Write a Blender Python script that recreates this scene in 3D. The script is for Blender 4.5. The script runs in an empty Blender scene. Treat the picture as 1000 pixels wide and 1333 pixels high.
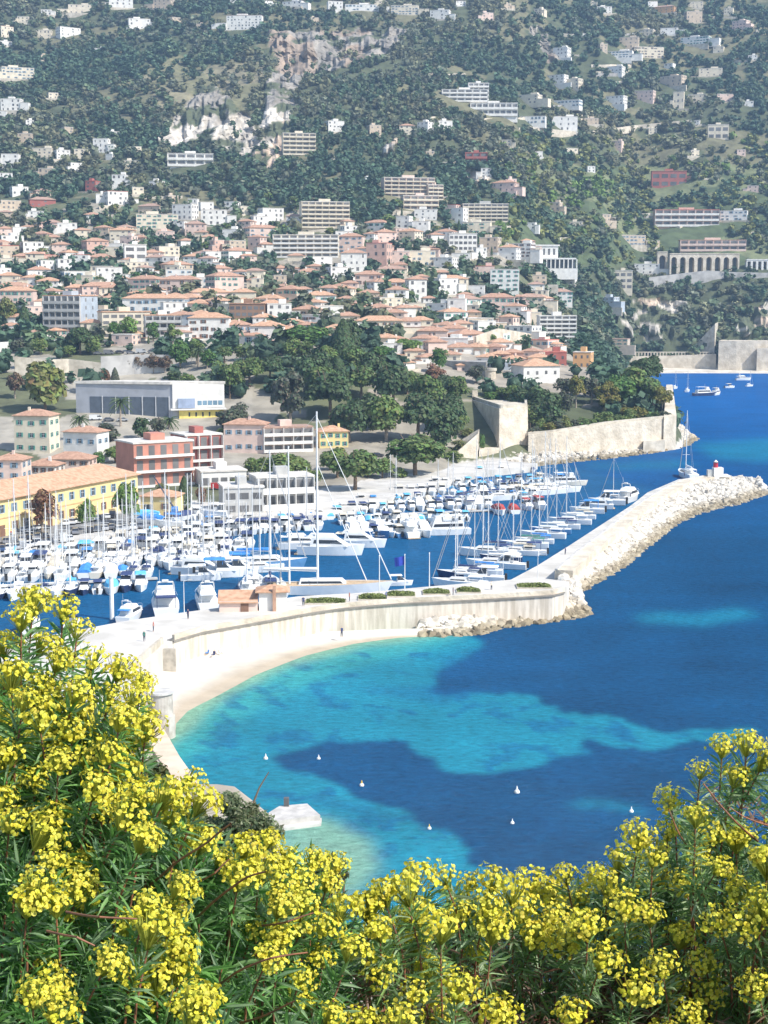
import bpy, math, random
import numpy as np
R = math.radians
rng = np.random.default_rng(7)
rnd = random.Random(11)
SC = bpy.context.scene
C = SC.collection

# ------------------------------------------------------------ camera
F, CX, CY, H0 = 2000.0, 500.0, 666.5, 60.0
PITCH = math.atan(276.5 / F)
SP, CP = math.sin(PITCH), math.cos(PITCH)
cam_d = bpy.data.cameras.new('camera')
cam = bpy.data.objects.new('camera', cam_d); C.objects.link(cam)
cam.location = (0, 0, H0); cam.rotation_euler = (R(90) - PITCH, 0, 0)
cam_d.sensor_fit = 'VERTICAL'; cam_d.sensor_height = 24.0; cam_d.lens = F / 1333.0 * 24.0
cam_d.clip_start = 0.1; cam_d.clip_end = 9000
SC.camera = cam

def tz(py):
    v = (CY - py) / F
    return (-SP + v * CP) / (CP + v * SP)
def sx(px, py):
    v = (CY - py) / F
    return ((px - CX) / F) / (CP + v * SP)
def at(px, py, d):                      # pixel + forward distance -> point
    return (sx(px, py) * d, d, H0 + tz(py) * d)
def onz(px, py, z=0.0):                 # pixel on a horizontal plane
    d = (z - H0) / tz(py)
    return (sx(px, py) * d, d, z)
def proj(p):                            # world -> pixel
    x, y, z = p[0], p[1], p[2] - H0
    f = y * CP - z * SP; up = y * SP + z * CP
    return (CX + F * x / f, CY - F * up / f)

# ------------------------------------------------------------ materials
MATS = {}
def mat(name, rgb, rough=0.8, var=0.12, scale=0.6, bump=0.0, bscale=4.0, metal=0.0, second=None, sat=None, coat=0.0, spec=0.5, attr=False, detail=4.0):
    if name in MATS: return MATS[name]
    m = bpy.data.materials.new(name); m.use_nodes = True
    nt = m.node_tree; N = nt.nodes; L = nt.links
    b = N['Principled BSDF']
    b.inputs['Roughness'].default_value = rough; b.inputs['Metallic'].default_value = metal
    b.inputs['Specular IOR Level'].default_value = spec
    if coat: b.inputs['Coat Weight'].default_value = coat
    geo = N.new('ShaderNodeNewGeometry')
    no = N.new('ShaderNodeTexNoise'); no.inputs['Scale'].default_value = scale; no.inputs['Detail'].default_value = detail
    L.new(geo.outputs['Position'], no.inputs['Vector'])
    ramp = N.new('ShaderNodeValToRGB')
    e = ramp.color_ramp.elements
    c1 = [max(0, c * (1 - var)) for c in rgb]; c2 = [min(1, c * (1 + var)) for c in rgb]
    if second is not None: c1 = list(second); c2 = list(rgb)
    e[0].position = 0.36; e[1].position = 0.62
    e[0].color = (*c1, 1); e[1].color = (*c2, 1)
    L.new(no.outputs['Fac'], ramp.inputs['Fac'])
    out = ramp.outputs['Color']
    if attr:
        at_ = N.new('ShaderNodeAttribute'); at_.attribute_name = 'tint'
        mx = N.new('ShaderNodeMix'); mx.data_type = 'RGBA'; mx.blend_type = 'MULTIPLY'; mx.inputs[0].default_value = 1
        L.new(out, mx.inputs[6]); L.new(at_.outputs['Color'], mx.inputs[7]); out = mx.outputs[2]
    L.new(out, b.inputs['Base Color'])
    if bump:
        n2 = N.new('ShaderNodeTexNoise'); n2.inputs['Scale'].default_value = bscale; n2.inputs['Detail'].default_value = 5
        L.new(geo.outputs['Position'], n2.inputs['Vector'])
        bp = N.new('ShaderNodeBump'); bp.inputs['Strength'].default_value = min(1, bump); bp.inputs['Distance'].default_value = bump
        L.new(n2.outputs['Fac'], bp.inputs['Height']); L.new(bp.outputs['Normal'], b.inputs['Normal'])
    MATS[name] = m
    return m

def leafmat(name, rgb, rough=0.6, trans=0.25, scale=0.5, c2=None, attr=True):
    if name in MATS: return MATS[name]
    m = mat(name, rgb, rough, 0.25, scale, attr=attr, second=c2)
    nt = m.node_tree; N = nt.nodes; L = nt.links
    b = N['Principled BSDF']; b.inputs['Specular IOR Level'].default_value = 0.3
    src = b.inputs['Base Color'].links[0].from_socket
    t = N.new('ShaderNodeBsdfTranslucent'); L.new(src, t.inputs['Color'])
    mx = N.new('ShaderNodeMixShader'); mx.inputs[0].default_value = trans
    L.new(b.outputs[0], mx.inputs[1]); L.new(t.outputs[0], mx.inputs[2])
    L.new(mx.outputs[0], N['Material Output'].inputs['Surface'])
    return m

# ------------------------------------------------------------ mesh builder
class MB:
    def __init__(s): s.v = []; s.f = []; s.m = []
    def face(s, pts, mi=0):
        n = len(s.v); s.v.extend([tuple(p) for p in pts]); s.f.append(tuple(range(n, n + len(pts)))); s.m.append(mi); return s
    def poly(s, verts, faces, mi=0):
        n = len(s.v); s.v.extend([tuple(p) for p in verts])
        for f in faces: s.f.append(tuple(i + n for i in f)); s.m.append(mi)
        return s
    def box(s, x0, x1, y0, y1, z0, z1, mi=0, top=1.0):
        cx, cy = (x0 + x1) / 2, (y0 + y1) / 2
        t = lambda x, c: c + (x - c) * top
        v = [(x0, y0, z0), (x1, y0, z0), (x1, y1, z0), (x0, y1, z0),
             (t(x0, cx), t(y0, cy), z1), (t(x1, cx), t(y0, cy), z1), (t(x1, cx), t(y1, cy), z1), (t(x0, cx), t(y1, cy), z1)]
        return s.poly(v, [(3, 2, 1, 0), (4, 5, 6, 7), (0, 1, 5, 4), (1, 2, 6, 5), (2, 3, 7, 6), (3, 0, 4, 7)], mi)
    def prism(s, pts, z0, z1, mi=0, mtop=None, batter=0.0):
        n = len(pts); cx = sum(p[0] for p in pts) / n; cy = sum(p[1] for p in pts) / n
        zz0 = [z0] * n if not hasattr(z0, '__len__') else z0
        zz1 = [z1] * n if not hasattr(z1, '__len__') else z1
        a = sum(pts[i][0] * pts[(i + 1) % n][1] - pts[(i + 1) % n][0] * pts[i][1] for i in range(n))
        if a < 0: pts = pts[::-1]; zz0 = zz0[::-1]; zz1 = zz1[::-1]
        v = [(p[0], p[1], z) for p, z in zip(pts, zz0)] + [(p[0] + (cx - p[0]) * batter, p[1] + (cy - p[1]) * batter, z) for p, z in zip(pts, zz1)]
        f = [tuple(range(n))[::-1]] + [(i, (i + 1) % n, n + (i + 1) % n, n + i) for i in range(n)]
        s.poly(v, f, mi); s.face([v[n + i] for i in range(n)], mi if mtop is None else mtop)
        return s
    def tube(s, p0, p1, r0, r1=None, n=6, mi=0, cap=True):
        if r1 is None: r1 = r0
        p0 = np.array(p0, float); p1 = np.array(p1, float); d = p1 - p0; L = np.linalg.norm(d)
        if L < 1e-6: return s
        d /= L; a = np.array([0, 0, 1.0]) if abs(d[2]) < 0.9 else np.array([1.0, 0, 0])
        u = np.cross(d, a); u /= np.linalg.norm(u); w = np.cross(d, u)
        v = []
        for p, r in ((p0, r0), (p1, r1)):
            for i in range(n):
                t = 2 * math.pi * i / n; v.append(tuple(p + r * (math.cos(t) * u + math.sin(t) * w)))
        f = [(i, n + i, n + (i + 1) % n, (i + 1) % n) for i in range(n)]
        if cap: f += [tuple(range(n)), tuple(range(n, 2 * n))[::-1]]
        return s.poly(v, f, mi)
    def path(s, pts, radii, n=5, mi=0):
        for i in range(len(pts) - 1): s.tube(pts[i], pts[i + 1], radii[i], radii[i + 1], n, mi, False)
        return s
    def mesh(s, name, mats=(), smooth=False):
        me = bpy.data.meshes.new(name); me.from_pydata(s.v, [], s.f)
        for m in (mats if isinstance(mats, (list, tuple)) else [mats]): me.materials.append(m)
        me.polygons.foreach_set('material_index', s.m)
        if smooth: me.polygons.foreach_set('use_smooth', [True] * len(s.f))
        me.update(); return me
    def build(s, name, mats=(), parent=None, smooth=False):
        return obj(name, s.mesh(name, mats, smooth), parent)

def npmesh(name, V, Fa, mats, tint=None, smooth=False, mi=None):
    me = bpy.data.meshes.new(name); V = np.asarray(V, np.float32); Fa = np.asarray(Fa, np.int32)
    k = Fa.shape[1]
    me.vertices.add(len(V)); me.vertices.foreach_set('co', V.ravel())
    me.loops.add(Fa.size); me.loops.foreach_set('vertex_index', Fa.ravel())
    me.polygons.add(len(Fa)); me.polygons.foreach_set('loop_start', np.arange(0, Fa.size, k, dtype=np.int32))
    me.polygons.foreach_set('loop_total', np.full(len(Fa), k, np.int32))
    if mi is not None: me.polygons.foreach_set('material_index', np.asarray(mi, np.int32))
    if smooth: me.polygons.foreach_set('use_smooth', np.ones(len(Fa), bool))
    for m in (mats if isinstance(mats, (list, tuple)) else [mats]): me.materials.append(m)
    me.update(calc_edges=True)
    if not smooth: me.shade_flat()
    if tint is not None:
        a = me.attributes.new('tint', 'FLOAT_COLOR', 'POINT')
        t = np.ones((len(V), 4), np.float32); t[:, :3] = tint; a.data.foreach_set('color', t.ravel())
    return me

def obj(name, me, parent=None, loc=None, rz=0.0, sc=None):
    o = bpy.data.objects.new(name, me); C.objects.link(o)
    if parent is not None: o.parent = parent
    if loc is not None: o.location = loc
    if rz: o.rotation_euler = (0, 0, rz)
    if sc is not None: o.scale = sc if hasattr(sc, '__len__') else (sc, sc, sc)
    return o
def tag(o, label=None, cat=None, group=None, kind=None):
    for k, v in (('label', label), ('category', cat), ('group', group), ('kind', kind)):
        if v: o[k] = v
    return o
def empty(name, loc=(0, 0, 0), rz=0.0):
    return obj(name, None, None, loc, rz)
KIDS = {}
def copy_tree(o, loc, rz=0.0, sc=None):
    c = o.copy(); C.objects.link(c); c.location = loc; c.rotation_euler = (0, 0, rz)
    if sc is not None: c.scale = (sc, sc, sc)
    if 'label' in c: del c['label']
    for ch in kids(o):
        k = ch.copy(); C.objects.link(k); k.parent = c
        for g in kids(ch):
            q = g.copy(); C.objects.link(q); q.parent = k
    return c
def kids(o):
    if o.name not in KIDS: KIDS[o.name] = list(o.children)
    return KIDS[o.name]

# things that wait for a label that singles them out: (object, description, category, noun)
PENDING = []
LANDMARKS = []      # (phrase, (px, py))
def later(o, desc, cat, noun=None, pos=None):
    PENDING.append([o, desc, cat, noun or cat, pos]); o['category'] = cat; return o
# ------------------------------------------------------------ noise and polygon helpers
_tab = rng.random((256, 256))
def vnoise(x, y, s):
    x = np.asarray(x) / s; y = np.asarray(y) / s
    xi = np.floor(x).astype(int); yi = np.floor(y).astype(int); fx = x - xi; fy = y - yi
    fx = fx * fx * (3 - 2 * fx); fy = fy * fy * (3 - 2 * fy)
    g = lambda a, b: _tab[a % 256, b % 256]
    return (g(xi, yi) * (1 - fx) + g(xi + 1, yi) * fx) * (1 - fy) + (g(xi, yi + 1) * (1 - fx) + g(xi + 1, yi + 1) * fx) * fy
def fbm(x, y, s, o=4):
    t = 0; a = 0.5
    for i in range(o): t = t + a * vnoise(x + 91.7 * i, y + 37.1 * i, s); s /= 2.03; a /= 2
    return t / (1 - 0.5 ** o)
def inpoly(px, py, poly):
    px = np.asarray(px, float); py = np.asarray(py, float); r = np.zeros(px.shape, bool); n = len(poly)
    for i in range(n):
        x0, y0 = poly[i]; x1, y1 = poly[(i + 1) % n]
        if y0 == y1: continue
        c = ((y0 > py) != (y1 > py)) & (px < (x1 - x0) * (py - y0) / (y1 - y0) + x0)
        r ^= c
    return r

def blur(a, n):
    for _ in range(n):
        p = np.pad(a, 1, mode='edge'); a = (p[:-2, 1:-1] + p[2:, 1:-1] + p[1:-1, :-2] + p[1:-1, 2:] + 2 * a) / 6
    return a

# ------------------------------------------------------------ terrain heights
def G(py, d): return (d, H0 + tz(py) * d)
UP = [G(350, 1050), G(300, 1170), G(250, 1290), G(200, 1400), G(150, 1510), G(100, 1630), G(50, 1770), G(0, 1920), G(-80, 2120), G(-200, 2500)]
COLS = [
 (-300, [(300, -4), (330, 1.5), G(655, 430), G(600, 520), G(560, 570), G(530, 610), G(500, 650), G(470, 690), G(440, 760), G(400, 880)] + UP),
 (0, [(335, -4), (352, 1.5), (432, 2), G(600, 520), G(560, 570), G(530, 610), G(500, 650), G(470, 690), G(440, 760), G(400, 880)] + UP),
 (150, [(372, -4), (390, 1.5), (440, 2), G(600, 520), G(560, 570), G(535, 600), G(500, 650), G(470, 690), G(440, 760), G(400, 880)] + UP),
 (300, [(400, -4), (420, 1.5), G(632, 470), G(600, 530), G(560, 580), G(520, 620), G(480, 660), G(440, 730), G(400, 870)] + UP),
 (450, [(430, -4), (450, 1.7), (480, 2.2), G(600, 530), G(570, 570), G(540, 600), G(500, 630), G(460, 680), G(430, 760), G(400, 880)] + UP),
 (560, [(490, -4), (510, 1.7), G(592, 545), G(560, 585), G(530, 615), G(500, 645), G(460, 710), G(430, 830), G(400, 940), G(350, 1090), G(300, 1210), G(250, 1320), G(200, 1420), G(150, 1520), G(100, 1640), G(50, 1780), G(0, 1930), G(-80, 2130), G(-200, 2500)]),
 (640, [(540, -4), (555, 1.0), (572, 4), (580, 9), G(545, 600), G(520, 625), G(490, 670), G(460, 730), G(430, 850), G(400, 950), G(350, 1100), G(300, 1230), G(250, 1340), G(200, 1440), G(150, 1540), G(100, 1660), G(50, 1800), G(0, 1950), G(-80, 2150), G(-200, 2500)]),
 (760, [(590, -4), (597, 4), (606, 11), G(542, 616), G(520, 640), G(495, 680), G(470, 780), G(462, 860), G(445, 1000), (1120, 40), G(410, 1200), G(370, 1290), G(340, 1340), G(300, 1400), G(250, 1480), G(200, 1570), G(150, 1670), G(100, 1780), G(50, 1900), G(0, 2040), G(-80, 2240), G(-200, 2600)]),
 (830, [(600, -4), (610, 6), G(538, 628), G(515, 655), (690, 10), (730, -4), (1252, -3), (1268, 0.1), (1302, 2.4), (1309, 10), G(455, 1316), G(430, 1335), G(400, 1370), G(370, 1400), G(340, 1440), G(300, 1500), G(250, 1580), G(200, 1660), G(150, 1745), G(100, 1840), G(50, 1950), G(0, 2080), G(-80, 2280), G(-200, 2650)]),
 (872, [(612, -4), (622, 3), (640, 8), (660, 9), (676, -4), (1252, -3), (1268, 0.1), (1302, 2.4), (1309, 10), G(455, 1316), G(430, 1335), G(400, 1370), G(370, 1400), G(340, 1440), G(300, 1500), G(250, 1580), G(200, 1660), G(150, 1745), G(100, 1840), G(50, 1950), G(0, 2080), G(-80, 2280), G(-200, 2650)]),
 (905, [(620, -4), (1252, -3), (1268, 0.1), (1302, 2.4), (1309, 12), G(445, 1318), G(430, 1335), G(400, 1370), G(370, 1400), G(340, 1440), G(300, 1500), G(250, 1580), G(200, 1660), G(150, 1745), G(100, 1840), G(50, 1950), G(0, 2080), G(-80, 2280), G(-200, 2650)]),
 (1000, [(620, -4), (1248, -3), (1264, 0.1), (1298, 2.4), (1303, 15), G(438, 1316), G(425, 1335), G(395, 1370), G(370, 1410), G(340, 1450), G(300, 1510), G(250, 1590), G(200, 1670), G(150, 1750), G(100, 1840), G(50, 1950), G(0, 2080), G(-80, 2280), G(-200, 2650)]),
 (1300, [(620, -4), (1250, -4), (1270, 1.0), (1290, 15), G(425, 1335), G(395, 1370), G(370, 1410), G(340, 1450), G(300, 1510), G(250, 1590), G(200, 1670), G(150, 1750), G(100, 1840), G(50, 1950), G(0, 2080), G(-80, 2280), G(-200, 2650)]),
]
_cs = np.array([c[0] - 500.0 for c in COLS])
def HH(X, Y):
    X = np.asarray(X, float); Y = np.asarray(Y, float); s = X / np.maximum(Y, 1) * F
    zs = np.stack([np.interp(Y, [p[0] for p in c[1]], [p[1] for p in c[1]]) for c in COLS])
    s = np.clip(s, _cs[0], _cs[-1] - 1e-3)
    i = np.clip(np.searchsorted(_cs, s, side='right') - 1, 0, len(_cs) - 2)
    t = (s - _cs[i]) / (_cs[i + 1] - _cs[i]); t = np.clip(t, 0, 1); t = t * t * (3 - 2 * t)
    z0 = np.take_along_axis(zs, i[None], 0)[0]; z1 = np.take_along_axis(zs, (i + 1)[None], 0)[0]
    z = z0 * (1 - t) + z1 * t
    a = np.clip((Y - 1000) / 500, 0, 1) * np.clip((z - 20) / 60, 0, 1)
    z = z + a * ((fbm(X, Y, 190) - 0.5) * 42 + (fbm(X + 300, Y, 45, 3) - 0.5) * 14)
    a2 = np.clip((Y - 500) / 100, 0, 1) * np.clip((z - 8) / 20, 0, 1) * (1 - np.clip((Y - 1000) / 300, 0, 1))
    return z + a2 * (fbm(X, Y, 60, 3) - 0.5) * 4
_ds = np.concatenate([np.arange(300, 1000, 2.0), np.arange(1000, 2650, 3.0)])
def gpoint(px, py, dmin=0, dmax=3000):
    """first point of the ground along the line of sight through a pixel"""
    k = sx(px, py); t = tz(py); d = _ds[(_ds >= dmin) & (_ds <= dmax)]
    h = HH(k * d, d); r = H0 + t * d
    hit = np.nonzero((h >= r) & (h > -1))[0]
    if len(hit) == 0:
        i = int(np.argmin(np.abs(h - r)))
    else: i = int(hit[0])
    return (k * d[i], d[i], float(h[i]))

CLIFFS = [[(352, 40), (395, 45), (470, 38), (530, 45), (505, 80), (440, 95), (395, 100), (380, 120), (355, 110), (345, 70)],
          [(350, 100), (385, 112), (372, 160), (365, 215), (350, 235), (325, 215), (335, 165), (345, 130)],
          [(210, 178), (250, 110), (300, 130), (322, 160), (330, 205), (290, 200), (262, 190), (215, 192)],
          [(695, 38), (715, 45), (735, 80), (725, 85), (702, 62)],
          [(790, 398), (812, 402), (815, 440), (800, 432)], [(812, 396), (850, 393), (872, 388), (905, 398), (868, 420), (870, 448), (838, 448), (820, 420)],
          [(962, 420), (1010, 380), (1300, 380), (1300, 440), (1000, 436), (950, 430)],
          [(500, 172), (520, 180), (515, 200), (502, 200)], [(605, 215), (640, 232), (632, 245), (598, 240)]]
CLEAR = [(180, 90), (235, 72), (270, 85), (345, 80), (350, 130), (325, 160), (250, 185), (215, 150)]
def cliffmask(px, py):
    wx = px + (fbm(px, py, 40, 3) - 0.5) * 30; wy = py + (fbm(px + 500, py, 30, 3) - 0.5) * 24
    m = np.zeros(np.shape(px), bool)
    for p in CLIFFS: m |= inpoly(wx, wy, p)
    return m

def make_terrain():
    s = np.arange(-800, 801, 3.2); d = np.concatenate([np.arange(318, 1000, 3.0), np.arange(1000, 1420, 4.0), np.arange(1420, 2000, 2.6), np.arange(2000, 2640, 6.0)])
    S, D = np.meshgrid(s, d); X = S / F * D; Y = D; Z = HH(X, Y)
    fy = Y * CP - (Z - H0) * SP
    PX = CX + F * X / fy; PY = CY - F * (Y * SP + (Z - H0) * CP) / fy
    cl = cliffmask(PX, PY) & (D > 1000)
    rdg = 1 - 2 * np.abs(fbm(X, Z * 0.8, 26, 5) - 0.5); rdg2 = 1 - 2 * np.abs(fbm(X * 1.6 + 40, Z * 0.5, 13, 4) - 0.5)
    ms = np.clip(blur(cl.astype(float), 2) * 1.3, 0, 1); jit = (np.random.default_rng(3).random(X.shape) - .5); Y2 = Y + ms * ((rdg - .8) * 42 + (rdg2 - .8) * 22 + jit * 3.5); Z = Z + ms * ((fbm(X, Y, 30, 4) - .45) * 16 + jit * 2.5)
    V = np.stack([X, Y2, Z], -1).reshape(-1, 3)
    nr, nc = S.shape
    a = (np.arange(nr - 1)[:, None] * nc + np.arange(nc - 1)[None]).ravel()
    Fa = np.stack([a, a + 1, a + nc + 1, a + nc], -1)
    keep = (V[Fa][:, :, 2].max(1) > -3.5); Fa = Fa[keep]
    used = np.unique(Fa); remap = np.full(len(V), -1); remap[used] = np.arange(len(used))
    # ground colours: woodland soil, town ground, limestone, olive terraces
    col = np.empty((nr, nc, 3)); col[:] = (0.090, 0.105, 0.050)
    n1 = fbm(X, Y, 70, 4)
    dry = (n1 > 0.54)[..., None]; col = np.where(dry, np.array([0.17, 0.16, 0.085]), col)
    scr = inpoly(PX, PY, CLEAR); col = np.where(scr[..., None], np.where(n1[..., None] > .5, np.array([0.26, 0.23, 0.14]), np.array([0.20, 0.19, 0.10])), col)
    town = (D < 1250) & (PX < 720); col = np.where(town[..., None], np.where(n1[..., None] > 0.5, np.array([0.36, 0.32, 0.25]), np.array([0.14, 0.15, 0.075])), col)
    oliv = (PX > 660) & (PY > 215) & (PY < 345) & (D > 1200); col = np.where(oliv[..., None], np.where(n1[..., None] > 0.52, np.array([0.17, 0.19, 0.09]), np.array([0.09, 0.12, 0.05])), col)
    rk = np.array([0.50, 0.45, 0.38]) * (0.35 + 1.15 * fbm(X * 2.6, Z * .7, 16, 5))[..., None]
    rk = rk * np.where((D < 1500)[..., None], 1.25, .66); pink = (fbm(X, Z, 30, 2) > 0.56)[..., None]; rk = np.where(pink, rk * np.array([1.08, 0.93, 0.82]), rk)
    scrub = (fbm(X + 50, Z * 1.2 + Y * .5, 22, 5) > np.where(PY < 105, .62, .58))[..., None]; rk = np.where(scrub, np.array([0.10, 0.115, 0.06]), rk)
    col = np.where(cl[..., None], rk, col)
    park = (PX < 330) & (PY > 440) & (D < 800); col = np.where((park & (n1 > .39))[..., None], np.array([0.40, 0.36, 0.29]), col)
    ot = (PX > 480) & (PX < 780) & (D < 860) & (PY < 530); col = np.where((ot & (n1 > .38))[..., None], np.array([0.38, 0.33, 0.26]), col)
    shore = (Z < 2.2); col = np.where(shore[..., None], np.array([0.62, 0.58, 0.52]), col)
    bch = (D > 1240) & (Z < 3.4) & (PX > 700); col = np.where(bch[..., None], np.array([0.72, 0.65, 0.54]), col)
    me = npmesh('hillside', V[used], remap[Fa], mat('ground_mix', (0.95, 0.95, 0.95), 0.95, 0.3, 0.12, bump=0.6, bscale=0.25, attr=True), tint=col.reshape(-1, 3)[used])
    o = obj('hillside', me); tag(o, kind='structure')
make_terrain()

# ------------------------------------------------------------ near slope under the viewpoint
def near_h(X, Y):
    z = np.interp(Y, [-12, 0, 1.2, 3, 6, 20, 60, 110, 165, 200, 222], [60.2, 58.35, 58.1, 57.1, 55.3, 47, 30, 14, 4.5, 2.4, 1.0])
    s = X / np.maximum(Y, 14) * F
    edge = np.interp(s, [-1200, -245, -215, -130, -60, 200, 700], [1, 1, 1, 0.86, 0.6, 0.52, 0.5])   # where the slope meets the water
    zc = np.interp(Y, [-12, 0, 6, 20, 60, 90, 120, 150], [60.2, 58.35, 55.3, 46, 25, 11, 2, -4])
    t = np.clip((s + 200) / 110, 0, 1); z = z * (1 - t) + zc * t
    return z + (fbm(X, Y, 5, 3) - 0.5) * np.clip(Y / 12, 0.12, 1.2)
def make_near():
    y = np.concatenate([np.arange(-10, 8, 0.35), np.arange(8, 40, 1.0), np.arange(40, 224, 2.5)])
    s = np.linspace(-1, 1, 121); S, Y = np.meshgrid(s, y); X = S * (9 + np.maximum(Y, 0) * 0.62); Z = near_h(X, Y)
    V = np.stack([X, Y, Z], -1).reshape(-1, 3); nr, nc = S.shape
    a = (np.arange(nr - 1)[:, None] * nc + np.arange(nc - 1)[None]).ravel(); Fa = np.stack([a, a + 1, a + nc + 1, a + nc], -1)
    sp = X / np.maximum(Y, 1) * F
    ok = (V[Fa][:, :, 2].max(1) > -3) & ~((V[Fa][:, :, 0].max(1) > np.interp(V[Fa][:, 0, 1], [150, 171, 178, 200, 224], [400, -24, -26, -27.5, -30])))
    Fa = Fa[ok]
    tint = np.empty((len(V), 3)); tint[:] = (0.15, 0.115, 0.07)
    g = fbm(V[:, 0], V[:, 1], 3, 3) > 0.5; tint[g] = (0.11, 0.12, 0.05)
    rocky = V[:, 2] < 6; tint[rocky] = (0.45, 0.39, 0.31)
    o = obj('slope', npmesh('slope', V, Fa, MATS['ground_mix'], tint=tint, smooth=True)); tag(o, kind='structure')
make_near()

# ------------------------------------------------------------ sea
def srgb(r, g, b):
    f = lambda c: (c / 255 / 12.92) if c / 255 <= 0.04045 else ((c / 255 + 0.055) / 1.055) ** 2.4
    return np.array([f(r), f(g), f(b)])
TURQ = [(200, 1010), (228, 940), (300, 900), (400, 855), (500, 828), (600, 822), (612, 846), (560, 878), (575, 902), (720, 908), (790, 932), (850, 946), (960, 958), (890, 975), (770, 966), (690, 1000), (610, 1003),
        (560, 985), (515, 963), (420, 961), (356, 990), (400, 1016), (470, 1037), (540, 1056), (600, 1085), (640, 1130), (650, 1210), (200, 1210)]
STREAKS = [[(905, 578), (1000, 572), (1200, 575), (1200, 596), (990, 601), (930, 597)], [(850, 798), (960, 795), (985, 806), (900, 816), (845, 810)],
           [(745, 1050), (830, 1046), (860, 1056), (770, 1062)], [(735, 606), (800, 603), (880, 600), (905, 606), (820, 611)]]
DARKIN = [[(480, 902), (560, 888), (620, 893), (700, 905), (560, 912)], [(765, 952), (830, 953), (820, 961), (770, 959)], [(560, 850), (640, 840), (700, 860), (620, 885), (560, 880)],
          [(385, 1030), (470, 1045), (540, 1060), (500, 1075), (420, 1050)]]
SANDY = [[(200, 985), (215, 900), (330, 850), (460, 815), (600, 812), (600, 824), (480, 840), (380, 868), (300, 905), (250, 948)], [(360, 1064), (425, 1066), (480, 1092), (495, 1130), (470, 1160), (440, 1175), (370, 1175)]]
def make_sea():
    py = np.concatenate([np.arange(463, 478, 3), np.arange(478, 1260, 2.5), np.arange(1262, 1700, 12)]); pxs = np.concatenate([np.arange(-900, -360, 45), np.arange(-360, 1400, 5.0), np.arange(1400, 2700, 45)])
    PX, PY = np.meshgrid(pxs, py)
    w1 = (fbm(PX, PY * 2.5, 80, 6) - 0.5); w2 = (fbm(PX + 900, PY * 2.5, 70, 6) - 0.5)
    wx = PX + w1 * 110 * np.clip((PY - 500) / 400, 0.15, 1); wy = PY + w2 * 34 * np.clip((PY - 500) / 400, 0.15, 1)
    wx0 = PX + w1 * 12; wy0 = PY + w2 * 8
    T = blur(inpoly(wx, wy, TURQ).astype(float), 2)
    T0 = blur(inpoly(PX, PY, TURQ).astype(float), 3); T = np.where(PX < 330, T0, T)
    St = sum(blur(inpoly(wx, wy, p).astype(float), 8) for p in STREAKS)
    Dk = sum(blur(inpoly(wx, wy, p).astype(float), 7) for p in DARKIN)
    Sa = blur(inpoly(wx0, wy0, SANDY[0]).astype(float), 9); Sa2 = blur(inpoly(wx0, wy0, SANDY[1]).astype(float), 16)
    near = blur(inpoly(wx0, wy0, [(200, 1010), (215, 900), (330, 850), (460, 815), (600, 812), (590, 835), (480, 862), (380, 900), (320, 930), (280, 970)]).astype(float), 14)
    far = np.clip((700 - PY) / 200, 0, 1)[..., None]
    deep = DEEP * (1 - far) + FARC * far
    deep = deep * (0.86 + 0.28 * fbm(PX, PY * 5, 120, 4))[..., None]
    c = deep; L = lambda c, k, m: c * (1 - np.clip(m, 0, 1)[..., None]) + np.array(k) * np.clip(m, 0, 1)[..., None]
    c = L(c, TUR, T * 0.95); c = L(c, TUR, St * 0.55); c = L(c, TUR2, near * 0.8); c = L(c, DEEP * 1.35, Dk * 0.45)
    c = c * (0.80 + 0.40 * fbm(PX + 200, PY * 3.2, 95, 5))[..., None]
    blot = np.clip((fbm(wx, wy * 3, 34, 5) - .57) * 9, 0, 1) * T * (PY > 850); c = L(c, DEEP * 1.5, blot * .55)
    c = L(c, PALE, Sa2 * 0.75); c = L(c, PALE, Sa * 0.9)
    harb = blur(inpoly(PX, PY, [(-400, 1000), (-400, 640), (300, 600), (640, 590), (760, 610), (860, 640), (640, 775), (380, 800), (150, 830)]).astype(float), 3)
    c = L(c, HARB, harb)
    X = np.empty_like(PX); Y = np.empty_like(PX)
    for i, p in enumerate(py):
        d = -H0 / tz(p); X[i] = (PX[i] - CX) / F / (CP + (CY - p) / F * SP) * d; Y[i] = d
    V = np.stack([X, Y, np.zeros_like(X)], -1).reshape(-1, 3); nr, nc = PX.shape
    a = (np.arange(nr - 1)[:, None] * nc + np.arange(nc - 1)[None]).ravel(); Fa = np.stack([a, a + nc, a + nc + 1, a + 1], -1)
    m = bpy.data.materials.new('sea_water'); m.use_nodes = True; nt = m.node_tree; N = nt.nodes; Lk = nt.links; b = N['Principled BSDF']
    b.inputs['Roughness'].default_value = 0.22; b.inputs['IOR'].default_value = 1.33; b.inputs['Specular IOR Level'].default_value = 0.0
    A = N.new('ShaderNodeAttribute'); A.attribute_name = 'tint'; geo = N.new('ShaderNodeNewGeometry')
    mp = N.new('ShaderNodeMapping'); mp.inputs['Scale'].default_value = (0.75, 1.35, 1); Lk.new(geo.outputs['Position'], mp.inputs['Vector'])
    n = N.new('ShaderNodeTexNoise'); n.inputs['Scale'].default_value = 0.8; n.inputs['Detail'].default_value = 6; n.inputs['Roughness'].default_value = 0.7; Lk.new(mp.outputs[0], n.inputs['Vector'])
    n2 = N.new('ShaderNodeTexNoise'); n2.inputs['Scale'].default_value = 0.05; n2.inputs['Detail'].default_value = 3; Lk.new(mp.outputs[0], n2.inputs['Vector'])
    bp = N.new('ShaderNodeBump'); bp.inputs['Strength'].default_value = 1.0; bp.inputs['Distance'].default_value = 0.55; Lk.new(n.outputs['Fac'], bp.inputs['Height']); Lk.new(bp.outputs[0], b.inputs['Normal'])
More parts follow.
